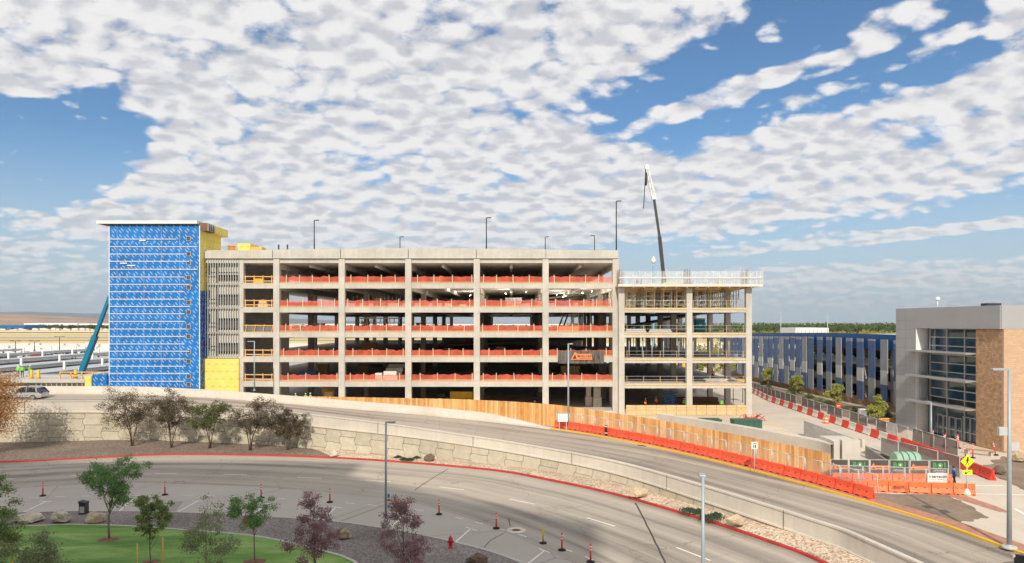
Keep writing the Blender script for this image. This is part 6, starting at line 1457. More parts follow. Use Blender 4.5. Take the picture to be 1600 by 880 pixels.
# small white cabinet near street tree
t = thing('utility_cabinet', 'white utility cabinet beside the street trees near the terminal', 'cabinet', (*G(1347,652), 1.1)); l_ = t.location; a = MB(); a.box(l_[0]-.45,l_[0]+.45,l_[1]-.3,l_[1]+.3,1.1,2.3); a.build('box', M['white'], t); a = MB(); a.box(l_[0]-.4,l_[0]+.4,l_[1]-.32,l_[1]-.302,1.3,2.2); a.build('door', M['frame_alu'], t)
t = thing('round_red_sign', 'round red and white sign on the fence near the street trees', 'sign', (*G(1310,648), 1.1)); l_ = t.location; a = MB(); a.tube([(l_[0],l_[1]-.03,2.4),(l_[0],l_[1],2.4)], .4, 20); a.build('disc', M['red_plastic'], t); a = MB(); a.box(l_[0]-.2,l_[0]+.2,l_[1]-.05,l_[1]-.032,2.33,2.47); a.build('white_bar', M['white'], t); a = MB(); a.tube([(l_[0],l_[1]+.03,1.1),(l_[0],l_[1]+.03,2.7)], .03, 6); a.build('post', M['steel'], t)
t = thing('timber_barricade', 'orange timber barricade by the planting near the terminal', 'barricade', (*G(1385,664), 1.1)); l_ = t.location
for z_ in (1.5, 1.8): a = MB(); a.box(l_[0]-1, l_[0]+1, l_[1]-.05, l_[1]+.05, z_, z_+.2); a.build('board', M['lumber_orange'], t)
for s_ in (-.8, .8): a = MB(); a.box(l_[0]+s_-.05, l_[0]+s_+.05, l_[1]+.06, l_[1]+.12, 1.1, 2.0); a.build('leg', M['lumber'], t)

# ================================================================= THINGS ON THE GARAGE FLOORS
def stack(name, label, cat_, px0, px1, py0, py1, dy, m, layers=3, base=YF, bz=None):
    """stack standing dy behind the facade"""
    yy = base+dy; x0_, x1_ = PX(px0, yy), PX(px1, yy); z1_ = PZ(py0, yy); z0_ = bz if bz is not None else PZ(py1, yy)
    t = thing(name, label, cat_, ((x0_+x1_)/2, yy, z0_))
    for k_ in range(layers):
        a = MB(); j = .12*(k_ % 2); a.box(x0_+j, x1_-j*1.3, yy, yy+1.2, z0_+(z1_-z0_)*k_/layers+.01, z0_+(z1_-z0_)*(k_+1)/layers-.03); a.build('layer', m, t)
    return t
stack('board_pallet', 'large white wrapped board pallet on the lowest screened floor, third bay', 'pallet', 598, 621, 580, 593, 1.5, M['wrap_white'], 2, bz=lev[4])
stack('board_pallet', 'small white wrapped carton left of the large white pallet, third bay', 'pallet', 586, 596, 583, 593, 1.2, M['wrap_white'], 1, bz=lev[4])
stack('board_pallet', 'pale board stack behind the large white pallet', 'pallet', 603, 628, 575, 592, 4, M['wrap_white'], 3, bz=lev[4])
stack('duct_bundle', 'grey pipe bundle on top at the back of the pallets, third bay', 'pipe bundle', 606, 632, 569, 574.5, 6, M['steel'], 2)
stack('carton_stack', 'brown carton stack inside the ground floor, second bay, taller one', 'cartons', 503, 520, 606, 622, 4, M['cardboard'], 3, bz=1.35)
stack('carton_stack', 'low yellowish lumber pile beside the brown cartons, second bay', 'lumber', 507, 518, 612, 622, 2.5, M['lumber'], 3, bz=1.35)
stack('plank_pile', 'long yellow plank pile inside the ground floor, fourth bay', 'lumber', 702, 740, 612, 618, 8, M['yellow_paint'], 2, bz=1.35)
stack('pallet_stack', 'brown pallet on the lowest screened floor, second bay', 'pallet', 496, 512, 569, 580, 10, M['cardboard'], 3, bz=lev[4])
stack('plastic_drum_pallet', 'grey wrapped drums in the ground floor, sixth bay', 'drums', 915, 925, 604, 620, 6, M['slab_in'], 2, bz=1.35)
stack('plastic_drum_pallet', 'pale wrapped drums in the ground floor, sixth bay, right pair', 'drums', 927, 940, 605, 622, 5, M['concrete'], 2, bz=1.35)
stack('blueprint_crate', 'yellow crate on the second railed floor of the left bay', 'crate', 403, 418, 468.5, 478, 2, M['plywood'], 2, bz=lev[1])
stack('plywood_lump', 'yellow tool box on the top railed floor of the left bay', 'crate', 396, 410, 435, 441, 3, M['yellow_paint'], 1, bz=lev[0])
stack('white_sack', 'white sacks behind the orange screen, second floor from top, fourth bay', 'sacks', 695, 706, 474, 478.5, 1.2, M['wrap_white'], 1, bz=lev[1])
stack('white_sack', 'small white sacks behind the orange screen, second floor, right part of fourth bay', 'sacks', 718, 728, 475.5, 478.5, 1.2, M['wrap_white'], 1, bz=lev[1])
stack('yellow_board_stack', 'yellow boards leaning low on the third screened floor, sixth bay', 'boards', 872, 905, 510, 517, 2.5, M['lumber_orange'], 3, bz=lev[2])
stack('steel_bundle', 'long grey steel bundle on the wing floor above the props', 'steel bundle', 977, 1010, 514, 519.5, 3, M['steel'], 2, YR, sl[1])
stack('steel_bundle', 'second grey steel bundle beside the first on the wing floor above the props', 'steel bundle', 1014, 1050, 514.5, 519.5, 3.4, M['steel'], 2, YR, sl[1])
stack('block_pallet', 'pallet stack of grey concrete blocks on the lowest wing floor, right bay', 'pallet', 1102, 1138, 592, 599, 1.5, M['slab_in'], 3, YR, sl[3])
rq = random.Random(21)
FL = ['top', 'second', 'third', 'fourth', 'lowest']
for li in range(5):
    for bi in range(5):
        if rq.random() < .25: continue
        nm, mm_, lb = rq.choice([('timber_pile','lumber','pale timber pile'),('pipe_pile','steel','grey pipe pile'),('wrapped_pallet','wrap_white','white wrapped pallet'),('crate','cardboard','brown crate'),('board_pile','plywood','tan plywood pile'),('tool_chest','scblue2','blue tool chest')])
        p0 = colpx[bi]+rq.uniform(12, 60); w_ = rq.uniform(10, 30); dy = rq.uniform(5, 16); hh = rq.uniform(.8, 1.9); yy = YF+dy
        x0_, x1_ = PX(p0, yy), PX(p0+w_, yy); t = thing(nm, f'{lb} deep on the {FL[li]} screened floor from the top, {BN[bi]} bay', 'site material', ((x0_+x1_)/2, yy, lev[li]))
        for k_ in range(3): a = MB(); j = .1*(k_ % 2); a.box(x0_+j, x1_-j, yy, yy+1.4, lev[li]+hh*k_/3+.02, lev[li]+hh*(k_+1)/3-.03); a.build('layer', M[mm_], t)
# frames / ladders clutter third floor bay 3
t = thing('ladder_group', 'cluster of pale stepladders and frames on the third screened floor, third bay', 'ladders', (gx(585), YF+4, lev[2]))
for k_ in range(9):
    x = gx(556+k_*7.5); a = MB(); a.bar((x-.3,YF+4,lev[2]),(x,YF+4.3,lev[2]+2.0),.07,.05); a.bar((x+.35,YF+4,lev[2]),(x,YF+4.3,lev[2]+2.0),.07,.05); a.bar((x-.2,YF+4.1,lev[2]+.7),(x+.2,YF+4.1,lev[2]+.7),.05,.05); a.build('ladder', M['steel'], t)
a = MB(); a.box(gx(552), gx(618), YF+4.5, YF+5.5, lev[2]+1.95, lev[2]+2.15); a.build('platform', M['concrete'], t)
# second floor bay 3: upright studs
t = thing('stud_row', 'row of thin upright studs behind the screen, second floor from top, third bay', 'studs', (gx(585), YF+3, lev[1]))
for k_ in range(14): x = gx(545+k_*6.3); a = MB(); a.bar((x,YF+3,lev[1]),(x,YF+3,lev[1]+1.5+rnd.random()*.4),.05,.05); a.build('stud', M['steel'], t)
for i, px in enumerate((880, 906, 914, 925)):
    a = MB(); a.tube([(gx(px),YF+2.2,lev[2]),(gx(px),YF+2.2,lev[1]-.87)], .06, 6); o = a.build('steel_prop', M['steel']); tag(o, f'slim steel prop on the third screened floor, sixth bay, {ORD[i]} from the left', 'steel prop', 'steel props in the sixth bay')
# blue tarp heap
t = MB(); 
for i in range(20):
    for j in range(6):
        def pt(ii, jj):
            u1 = ii/20; x = gx(405)+u1*(gx(460)-gx(405)); y = YF-2.2+jj*.35; h = (.15+1.9*u1**2.0*(1 if ii < 19 else .1))*math.sin(math.pi*(jj+.3)/6.6)+.1*noise.noise(Vector((x*1.3,y*2,0))); return (x, y, 2.15+max(0, h))
        t.quad(pt(i,j), pt(i+1,j), pt(i+1,j+1), pt(i,j+1), smooth=True) if False else t.quad(pt(i,j), pt(i+1,j), pt(i+1,j+1), pt(i,j+1))
tag(t.build('blue_tarp', M['blue_tarp']), 'bright blue tarp heap at the garage foot behind the far concrete barrier', 'tarp')
# lifts and machines in the ground floor
def scissor(x, y, z, s, label):
    t = thing('scissor_lift', label, 'scissor lift', (x, y, z)); a = MB(); a.box(x-.9*s, x+.9*s, y-.5, y+.5, z+.25, z+.75); a.build('chassis', M['scblue'], t)
    for k_ in (-.65, .65):
        for yy in (-.5, .5): a = MB(); a.tube([(x+k_*s,y+yy-.08,z+.2),(x+k_*s,y+yy+.08,z+.2)], .2, 12); a.build('wheel', M['tyre'], t)
    for k_ in range(4):
        a = MB(); z0_ = z+.75+k_*.42; a.bar((x-.75*s,y-.35,z0_),(x+.75*s,y-.35,z0_+.42),.05,.1); a.bar((x+.75*s,y-.28,z0_),(x-.75*s,y-.28,z0_+.42),.05,.1); a.bar((x-.75*s,y+.35,z0_),(x+.75*s,y+.35,z0_+.42),.05,.1); a.build('scissor_arm', M['scblue'], t)
    a = MB(); zt_ = z+.75+4*.42; a.box(x-.95*s, x+.95*s, y-.5, y+.5, zt_, zt_+.12)
    for xx in (-.92, 0, .92): a.box(x+xx*s-.02, x+xx*s+.02, y-.5, y-.46, zt_+.12, zt_+1.0)
    a.box(x-.95*s, x+.95*s, y-.5, y-.46, zt_+.9, zt_+.96); a.build('platform', M['scblue'], t)
M['scblue'] = mat('blue_machine_paint', (.03,.15,.42), .4, .1, 2, kind='obj')
scissor(rx(1046)*1.06, YR+6, 1.3, 1.25, 'blue scissor lift inside the ground floor of the right wing')
for i, (px, dy, m_, lb) in enumerate([(585,5,'scblue','dark blue compact machine inside the ground floor, third bay'),(606,5,'yellow_paint','yellow-wheeled loader inside the ground floor, third bay'),(688,9,'darkmetal','dark compressor inside the ground floor, fourth bay'),(842,10,'darkmetal','dark generator inside the ground floor, fifth bay')]):
    yy = YF+dy; x = PX(px, yy); t = thing('site_machine', lb, 'machine', (x, yy, 1.35)); a = MB(); a.box(x-1.0, x+.7, yy-.6, yy+.6, 1.75, 2.5); a.box(x-.3, x+.7, yy-.55, yy+.55, 2.501, 3.1); bevel(a.build('body', M['darkmetal'] if i < 2 else M[m_], t), .05)
    for xx in (-.7, .7):
        for y2 in (-.65, .65): a = MB(); a.tube([(x+xx,yy+y2-.12,1.78),(x+xx,yy+y2+.12,1.78)], .43, 14); wh = a.build('wheel', M['tyre'], t); a = MB(); a.tube([(x+xx,yy+y2-.13,1.78),(x+xx,yy+y2+.13,1.78)], .22, 12); a.build('rim', M[m_] if m_ != 'darkmetal' else M['steel'], wh)
    a = MB(); a.bar((x+.5,yy,2.9),(x+1.6,yy,2.0),.15,.2); a.build('arm', M[m_], t)
# steel frame braces seen on third floor at right
t = thing('steel_brace', 'dark angled steel brace frame on the third screened floor, between the fifth and sixth bays', 'brace', (gx(860), YF+20, lev[2])); yy = YF+20; s2 = yy/YF
for (xa, xb) in ((838, 850), (873, 880), (880, 887)):
    a = MB(); a.bar((gx(xa)*s2,yy,lev[2]+.5),(gx(xb)*s2,yy,lev[1]-1.0),.25,.25); a.build('strut', M['darkmetal'], t)
# portable toilet
yy = YR+12; x = PX(1093, yy); t = thing('portable_toilet', 'teal portable toilet on an upper floor of the right wing', 'portable toilet', (x, yy, sl[1])); a = MB(); a.box(x-.75,x+.75,yy-.6,yy+.6,sl[1],sl[1]+2.0); a.build('cabin', M['teal'], t); a = MB(); a.prism([(x-.8,yy-.65),(x+.8,yy-.65),(x+.8,yy+.65),(x-.8,yy+.65)], sl[1]+2.01, sl[1]+2.2); a.build('roof', M['white'], t); a = MB(); a.box(x-.4,x+.4,yy-.64,yy-.61,sl[1]+.1,sl[1]+1.8); dr = a.build('door', M['teal'], t); a = MB(); a.box(x-.2,x+.25,yy-.66,yy-.645,sl[1]+.9,sl[1]+1.25); a.build('notice', M['white'], dr)
# timber wall and ramp in wing ground floor, yellow machine beyond
stack('timber_formwork', 'reddish timber formwork wall inside the ground floor of the right wing', 'formwork', 1056, 1124, 621, 632, 9, M['rebar'], 2, YR, 1.3)
yy = YR+16; x = PX(1152, yy); t = thing('yellow_trestle', 'yellow water tank on green trestle legs beyond the wing\'s right bay', 'trestle', (x, yy, 1.1)); a = MB(); a.box(x-1, x+1, yy-.6, yy+.6, 4.2, 5.0); a.build('tank', M['yellow_paint'], t)
for sx2 in (-.8, .8): a = MB(); a.tube([(x+sx2,yy-.4,1.1),(x+sx2,yy-.4,4.2)], .07, 6); a.build('leg', M['green_paint'], t)
# dark banner hung on third lower floor
M['hungcloth'] = mat('crumple_lit_dark_cloth', (.06,.055,.05), .7, .5, 1.2, kind='pos', c2=(.22,.20,.18), bmp=.5, stretch=(2,2,.5))  # grey tones in the colour stand for highlights on the crumples
bz = PZ(568, YF-.2); bt = PZ(546.5, YF-.2); y_ = YF-.25
t = thing('hung_banner', 'crumpled dark banner with a worn orange plate hung on the garage edge, sixth bay', 'banner', (gx(907), y_, bz))
a = MB(); n = 40
for i in range(n):
    def pt(ii, tt): xx = gx(871.5)+(gx(943.5)-gx(871.5))*ii/n; return (xx, y_-.05+.09*math.sin(ii*1.3)*(1-.3*tt)+.05*noise.noise(Vector((ii*.5,tt,0))), bz+(bt-bz-.12*abs(math.sin(ii*.33))-.1)*tt)
    for j in range(4): a.quad(pt(i,j/4), pt(i+1,j/4), pt(i+1,(j+1)/4), pt(i,(j+1)/4))
bn = a.build('cloth', M['hungcloth'], t)
a = MB(); a.slabpoly([(gx(891.5), y_-.2, PZ(562,YF)),(gx(925), y_-.2, PZ(562,YF)),(gx(924), y_-.2, PZ(552.8,YF)),(gx(901), y_-.2, PZ(552.8,YF)),(gx(898), y_-.2, PZ(549.5,YF))], (0,.03,0)); pl = recalc(a.build('orange_plate', M['orange_print'], t))
textmesh('McALVAIN', .5, M['dark_print'], 'lettering', pl, (gx(914)-t.location.x, -.23+.02, PZ(556.5,YF)-bz)); textmesh('CONSTRUCTION', .22, M['dark_print'], 'lettering', pl, (gx(914)-t.location.x, -.23+.02, PZ(560,YF)-bz))
a = MB(); a.slabpoly([(gx(894.5),y_-.23,PZ(560.5,YF)),(gx(900.5),y_-.23,PZ(560.5,YF)),(gx(898),y_-.23,PZ(553.5,YF))], (0,.02,0)); recalc(a.build('triangle_emblem', M['dark_print'], pl))

# ================================================================= VEHICLES
def car(name, label, loc, rz, paint, L_=4.7, W_=1.86, H=1.68, parts=True, group=None, suv=True):
    t = thing(name, label, 'car', (0,0,0), group); hw = W_/2
    # lower body lofted: stations x, half width, z bottom, z top
    st = [(-L_/2,.70,.42,.72),(-L_/2+.12,.86,.34,.86),(-L_/2+.7,.98,.28,.98),(-1.35,1.,.26,1.0),(0,1.,.26,1.02),(1.35,1.,.26,1.04),(L_/2-.45,.98,.28,1.05),(L_/2-.06,.9,.36,1.0),(L_/2,.82,.45,.85)]
    a = MB(); ring = [(-1,.0),(-1.0,.55),(-.94,1.),(.94,1.),(1.0,.55),(1,.0)]
    for x, k_, z0_, z1_ in st:
        for u1, v1 in ring: a.v.append((x, u1*hw*k_, z0_+(z1_-z0_)*v1))
    n = 6
    for i in range(len(st)-1):
        for j in range(n): j2 = (j+1) % n; a.face((i*n+j, (i+1)*n+j, (i+1)*n+j2, i*n+j2), smooth=False)
    a.face(list(range(n))); a.face([(len(st)-1)*n+j for j in reversed(range(n))]); bd_ = recalc(a.build('body', paint, t)); bevel(bd_, .06, 3)
    # greenhouse
    gh = [(-.95,.90,1.0),(-.2,.80,H-.06),(.4,.80,H),(1.6,.78,H-.03),(2.02 if suv else 1.5,.72,H-.14),(L_/2-.08 if suv else 2.05,.86,1.03)]
    a = MB()
    for x, k_, z_ in gh: a.v += [(x,-hw*.94,1.0),(x,-hw*k_ if z_ > 1.05 else -hw*.93,z_),(x,hw*k_ if z_ > 1.05 else hw*.93,z_),(x,hw*.94,1.0)]
    for i in range(len(gh)-1):
        for j in range(3): a.face((i*4+j, (i+1)*4+j, (i+1)*4+j+1, i*4+j+1))
    cg = recalc(a.build('windows', M['carglass'], t))
    a = MB()
    rf = [(-.3,.79,H-.045),(.4,.81,H+.02),(1.6,.79,H-.01),(2.0 if suv else 1.5,.74,H-.11)]
    for x, k_, z_ in rf: a.v += [(x,-hw*k_,z_-.05),(x,-hw*k_*.9,z_+.02),(x,hw*k_*.9,z_+.02),(x,hw*k_,z_-.05)]
    for i in range(3):
        for j in range(3): a.face((i*4+j, (i+1)*4+j, (i+1)*4+j+1, i*4+j+1), smooth=True)
    rfo = recalc(a.build('roof', paint, t)); rfo.modifiers.new('s', 'SOLIDIFY').thickness = .05
    for s_ in (-1, 1):
        a = MB(); a.bar((-.95,s_*hw*.935,1.02),(-.25,s_*hw*.81,H-.05),.07,.06); a.bar((.55,s_*hw*.945,1.02),(.55,s_*hw*.82,H-.03),.07,.05); a.bar((1.95,s_*hw*.9,1.02),(1.72,s_*hw*.79,H-.08),.3,.05); a.build('pillar', paint, t)
        if parts:
            a = MB(); a.bar((-.1,s_*hw*.7,H+.06),(1.7,s_*hw*.7,H+.05),.05,.05); a.build('roof_rail', M['frame_alu'], t)
            a = MB(); a.box(-.8,-.6,min(s_*hw,s_*(hw+.2)),max(s_*hw,s_*(hw+.2)),1.02,1.17); a.build('mirror', paint, t)
            a = MB(); a.box(L_/2-.30,L_/2-.02,min(s_*hw*.6,s_*hw*.93),max(s_*hw*.6,s_*hw*.93),.84,1.0); a.build('tail_light', M['tail'], t)
            a = MB(); a.box(-L_/2+.05,-L_/2+.3,min(s_*hw*.5,s_*hw*.85),max(s_*hw*.5,s_*hw*.85),.66,.8); a.build('headlight', M['white'], t)
            a = MB(); a.box(-.9,1.9,min(s_*hw*1.0,s_*(hw+.012)),max(s_*hw*1.0,s_*(hw+.012)),.33,.42); a.build('sill_trim', M['black'], t)
        for xw in (-1.42, 1.42):
            a = MB(); y0_ = s_*(hw-.22); y1_ = s_*(hw+.015); a.tube([(xw,y0_,.36),(xw,y1_,.36)], .36, 22); wh = a.build('wheel', M['tyre'], t)
            a = MB(); a.tube([(xw,s_*(hw+.0),.36),(xw,s_*(hw+.025),.36)], .25, 18); rm = a.build('rim', M['rim'], wh)
            if parts:
                a = MB()
                for q_ in range(5): an = q_*2*math.pi/5; a.bar((xw+.09*math.cos(an+.4),s_*(hw+.03),.36+.09*math.sin(an+.4)),(xw+.21*math.cos(an+.4),s_*(hw+.03),.36+.21*math.sin(an+.4)),.01,.06)
                a.build('spoke_gap', M['black'], wh)
    if parts: a = MB(); a.box(L_/2-.02,L_/2+.02,-.3,.3,.6,.72); a.build('number_plate', M['white'], t)
    t.location = loc; t.rotation_euler = (0,0,rz); return t
zc2 = 4.45; yc = F*(CZ-zc2)/(620.5-HY)
car('parked_suv', 'silver estate-style SUV driving on the upper road at the left edge', (PX(41, 92.8), 92.8, 4.42), R(2), M['silver'], 5.0, 1.9, 1.72)
car('dark_saloon', 'dark car cut off by the bottom right corner of the photo', (28.7, 36.5, 1.0), R(-78), M['darkcar'], 4.7, 1.86, 1.5, suv=False)
cars_px = [(10,571,'whitecar'),(28,572,'darkcar')]
k_ = 0
for i, (px, Yd, m_) in enumerate([(22,262,'whitecar'),(60,268,'red_plastic'),(72,262,'whitecar'),(78,280,'whitecar'),(88,285,'silver'),(96,282,'whitecar'),(8,266,'darkcar'),(36,285,'whitecar'),(110,288,'silver'),(130,290,'whitecar')]):
    c_ = car('distant_car', f'{ {"whitecar":"white","red_plastic":"red","silver":"silver","darkcar":"dark"}[m_]} vehicle parked far off beyond the carports, {ORD[sorted([22,60,72,78,88,96,8,36,110,130]).index(px)]} from the left', (PX(px,Yd), Yd, 1.16), R(rnd.choice((0,180,10))), M[m_], 5.2, 2.0, 2.0, parts=False, group='vehicles beyond the carports')
# ================================================================= PEOPLE
def person(label, loc, rz, shirt, trousers, hat=None, h=1.78, pose='stand', group=None):
    t = thing('person', label, 'person', loc); s = h/1.78
    V_ = {'pelvis':(0,0,.95),'waist':(0,0,1.1),'chest':(0,.0,1.35),'neck':(0,0,1.5),'headb':(0,-.01,1.58),'head':(0,-.015,1.70)}
    lean = .0
    if pose == 'walk': V_.update({'hipL':(.09,0,.9),'kneeL':(.1,-.14,.50),'ankL':(.1,-.16,.09),'toeL':(.1,-.33,.05),'hipR':(-.09,0,.9),'kneeR':(-.1,.05,.48),'ankR':(-.1,.27,.12),'toeR':(-.1,.12,.05)})
    else: V_.update({'hipL':(.1,0,.9),'kneeL':(.12,-.02,.49),'ankL':(.13,.0,.08),'toeL':(.15,-.17,.05),'hipR':(-.1,0,.9),'kneeR':(-.12,-.02,.49),'ankR':(-.13,.0,.08),'toeR':(-.15,-.17,.05)})
    fw = -.18 if pose != 'stand' else -.05
    V_.update({'shL':(.19,0,1.42),'elL':(.26,.03,1.15),'wrL':(.25,fw,.93),'haL':(.25,fw-.06,.86),'shR':(-.19,0,1.42),'elR':(-.26,.03,1.15),'wrR':(-.24,-.16,1.02),'haR':(-.22,-.24,1.0)})
    rad = {'pelvis':.145,'waist':.135,'chest':.155,'neck':.06,'headb':.075,'head':.095,'hip':.095,'knee':.06,'ank':.042,'toe':.035,'sh':.07,'el':.045,'wr':.032,'ha':.035}
    ed = [('pelvis','waist'),('waist','chest'),('chest','neck'),('neck','headb'),('headb','head')]
    for q_ in 'LR': ed += [('pelvis','hip'+q_),('hip'+q_,'knee'+q_),('knee'+q_,'ank'+q_),('ank'+q_,'toe'+q_),('chest','sh'+q_),('sh'+q_,'el'+q_),('el'+q_,'wr'+q_),('wr'+q_,'ha'+q_)]
    ks = list(V_); me = bpy.data.meshes.new('p'); me.from_pydata([tuple(c*s for c in V_[k2]) for k2 in ks], [(ks.index(a_), ks.index(b_)) for a_, b_ in ed], [])
    o = bpy.data.objects.new('p', me); col.objects.link(o); sk = o.modifiers.new('skin', 'SKIN'); sv = me.skin_vertices[0].data
    for i, k2 in enumerate(ks): r_ = rad.get(k2, rad.get(k2[:-1], .05))*s; sv[i].radius = (r_*(1.25 if k2 in ('chest','waist','pelvis') else 1), r_*(.8 if k2 in ('chest','waist','pelvis') else 1)); sv[i].use_root = (k2 == 'pelvis')
    sb = o.modifiers.new('sub', 'SUBSURF'); sb.levels = 1; sb.render_levels = 1
    dg = bpy.context.evaluated_depsgraph_get(); m2 = bpy.data.meshes.new_from_object(o.evaluated_get(dg)); bpy.data.objects.remove(o); m2.name = 'body'; m2.materials.clear()
    for mm in (shirt, trousers, M['skin'], M['black']): m2.materials.append(mm)
    for pl in m2.polygons:
        c = pl.center/s; m_i = 0
        if c.z > 1.50: m_i = 2
        elif c.z < .13: m_i = 3
        elif c.z < 1.0 and abs(c.x) < .21: m_i = 1
        elif c.z < 1.05 and abs(c.x) >= .19: m_i = 2
        pl.material_index = m_i; pl.use_smooth = True
    b = bpy.data.objects.new('body', m2); col.objects.link(b); b.parent = t
    a = MB()
    if hat: a.lathe([(.14*s,0),(.115*s,.01),(.112*s,.06*s),(.07*s,.12*s),(.0,.135*s)], (0,-.02*s,1.71*s), 14); o = a.build('hard_hat', hat)
    else: a.lathe([(.10*s,-.06),(.108*s,.02*s),(.07*s,.09*s),(.0,.11*s)], (0,.005*s,1.71*s), 14); o = a.build('hair', M['darkmetal'])
    o.parent = t; t.rotation_euler = (0,0,rz); return t
HW = M['white_plastic']; HY_ = M['yellow_paint']
person('person in a lime safety shirt inside the second bay, leftmost of three, white hat', (gx(464.5), YF-.8, 2.3), 0, M['hivis_green'], M['jeans'], HW)
person('person in a lime safety shirt, middle of the three by the blue tarp', (gx(480), YF-.8, 2.3), .5, M['hivis_green'], M['jeans'], HW)
person('person in a lime safety shirt, rightmost of three by the blue tarp', (gx(485.6), YF-.2, 2.3), -.6, M['hivis_green'], M['jeans'], HW)
person('person in an orange vest on the wing ground floor, farther from the blue lift', (PX(1008.5, YR+3.5), YR+3.5, 1.3), .8, M['hivis_orange'], M['jeans'], HW)
person('person in an orange vest inside the right wing, nearest the blue scissor lift', (PX(1025, YR+6), YR+6, 1.3), -.8, M['hivis_orange'], M['jeans'], HW)
person('person in a lime shirt beside the middle column in the right wing', (PX(1069, YR+4), YR+4, 1.3), 0, M['hivis_green'], M['jeans'], HW)
person('person in a lime shirt working at the timber formwork, right bay of the wing', (PX(1128, YR+3), YR+3, 1.3), .4, M['hivis_green'], M['jeans'], HW, pose='walk')
person('person in an orange vest on the lowest wing floor behind the concrete blocks', (PX(1113.5, YR+6), YR+6, sl[3]), .2, M['hivis_orange'], M['jeans'], HW)
person('pedestrian in a blue shirt and dark trousers walking behind the front orange barriers', (*G(1490.5, 763), 1.12), R(80), M['blue_shirt'], M['jeans'], None, pose='walk')
for i, (px, py) in enumerate(((28,599),(35,599),(47,599))):
    person(f'person in a lime shirt on the annex roof above the silver car, {ORD[i]} from left', (PX(px, YT+3), YT+3, tz(592)), i*.7, M['hivis_green'], M['jeans'], HW, group=None)
# yellow stands on annex roof
for i, px in enumerate((49, 60, 118)):
    a = MB(); x = PX(px, YT+.5); z_ = tz(592); t = thing('yellow_bollard', f'yellow stand on the annex roof, {ORD[i]} from the left', 'stand', (x, YT+.5, z_)); a.lathe([(.35,0),(.22,.4),(.22,1.2),(.1,1.3)], (x, YT+.5, z_), 12); a.build('body', M['yellow_paint'], t)

# ================================================================= TREES
def tree(name, label, loc, h, crown_r, crown_z0, leafm, barkm, nleaf, leaf=.12, seed=1, limbs=7, lean=(0,0), wide=1, r0=.09, clumps=26, shape='round', density_top=1, group=None, kids=True, trunks=1, cat_='tree', rcf=.26):
    rn = random.Random(seed); t = thing(name, label, cat_, loc, group); trk = MB(); tips = []
    top = Vector((lean[0], lean[1], h*.93))
    def crownpt():
        while True:
            p = Vector((rn.uniform(-1,1), rn.uniform(-1,1), rn.uniform(-1,1)))
            if p.length > 1: continue
            if shape == 'cone':
                zf = (p.z+1)/2; k_ = (1-zf)**.7*.9+.12; return Vector((p.x*crown_r*k_*1.3+lean[0]*zf, p.y*crown_r*k_*1.3, crown_z0+(h-crown_z0)*zf))
            if shape == 'vase':
                zf = (p.z+1)/2; k_ = .45+.55*zf; return Vector((p.x*crown_r*k_*wide+lean[0]*zf, p.y*crown_r*k_, crown_z0+(h-crown_z0)*zf))
            return Vector((p.x*crown_r*wide+lean[0]*.8, p.y*crown_r, (crown_z0+h)/2+p.z*(h-crown_z0)/2))
    for k_ in range(trunks):
        a0 = 2*math.pi*k_/max(1, trunks)+rn.random(); sp = 0 if trunks == 1 else crown_r*.45
        p1 = Vector((math.cos(a0)*sp*.35, math.sin(a0)*sp*.35, crown_z0*.75)); p2 = Vector((math.cos(a0)*sp+lean[0]*.6, math.sin(a0)*sp, h*.62)); p3 = Vector((math.cos(a0)*sp*1.3+lean[0], math.sin(a0)*sp*1.3, h*.86))
        q0 = Vector((math.cos(a0)*.03*trunks, math.sin(a0)*.03*trunks, -.1)); q = p1*.5+Vector((rn.uniform(-.06,.06), rn.uniform(-.06,.06), 0))
        rr = r0*(1 if trunks == 1 else .62); trk.tube([q0, q, p1, p2, p3], [rr*1.2, rr, rr*.85, rr*.45, rr*.12], 8)
        for j in range(limbs):
            f_ = rn.uniform(0, 1); s0 = p1.lerp(p2, f_) if f_ < .99 else p2; e_ = crownpt(); m_ = s0.lerp(e_, .5)+Vector((0,0,-.08*h*rn.random())); rb_ = rr*.42*(1-f_*.4)
            trk.tube([s0, m_, e_], [rb_, rb_*.6, rb_*.15], 5); tips.append(e_)
            for w_ in range(3):
                e2 = e_+Vector((rn.uniform(-1,1), rn.uniform(-1,1), rn.uniform(-.3,1)))*crown_r*.35; trk.tube([m_.lerp(e_, rn.random()), e2], [rb_*.3, rb_*.08], 4); tips.append(e2)
    trk.build('trunk', barkm, t)
    lf = MB(); cl = [tp for tp in tips]+[crownpt() for _ in range(clumps)]
    rc = crown_r*rcf
    for i in range(nleaf):
        c = rn.choice(cl); d_ = Vector((rn.gauss(0,1), rn.gauss(0,1), rn.gauss(0,.75)))*rc*.55; p = c+d_
        if p.z < crown_z0*.85: continue
        s_ = leaf*rn.uniform(.6, 1.35); n_ = Vector((rn.gauss(0,1), rn.gauss(0,1), rn.gauss(.3,1))).normalized(); u1 = n_.orthogonal().normalized(); an = rn.random()*6.28; v1 = n_.cross(u1); uu = u1*math.cos(an)+v1*math.sin(an); vv = n_.cross(uu)
        k0 = len(lf.v); lf.v += [tuple(p-uu*s_), tuple(p+vv*s_*.55), tuple(p+uu*s_), tuple(p-vv*s_*.55)]; lf.face((k0,k0+1,k0+2,k0+3))
    # vertices are local: build without parent offset
    o = lf.build('crown', leafm); o.parent = t
    for ch in t.children:
        if ch.name.startswith('trunk'):
            me = ch.data
            for v_ in me.vertices: v_.co += Vector(loc)
    return t
def fpx(px, py_base, py_top, z=.17):
    p = P(px, py_base, z); h = (py_base-py_top)/F*p[1]; return p, h
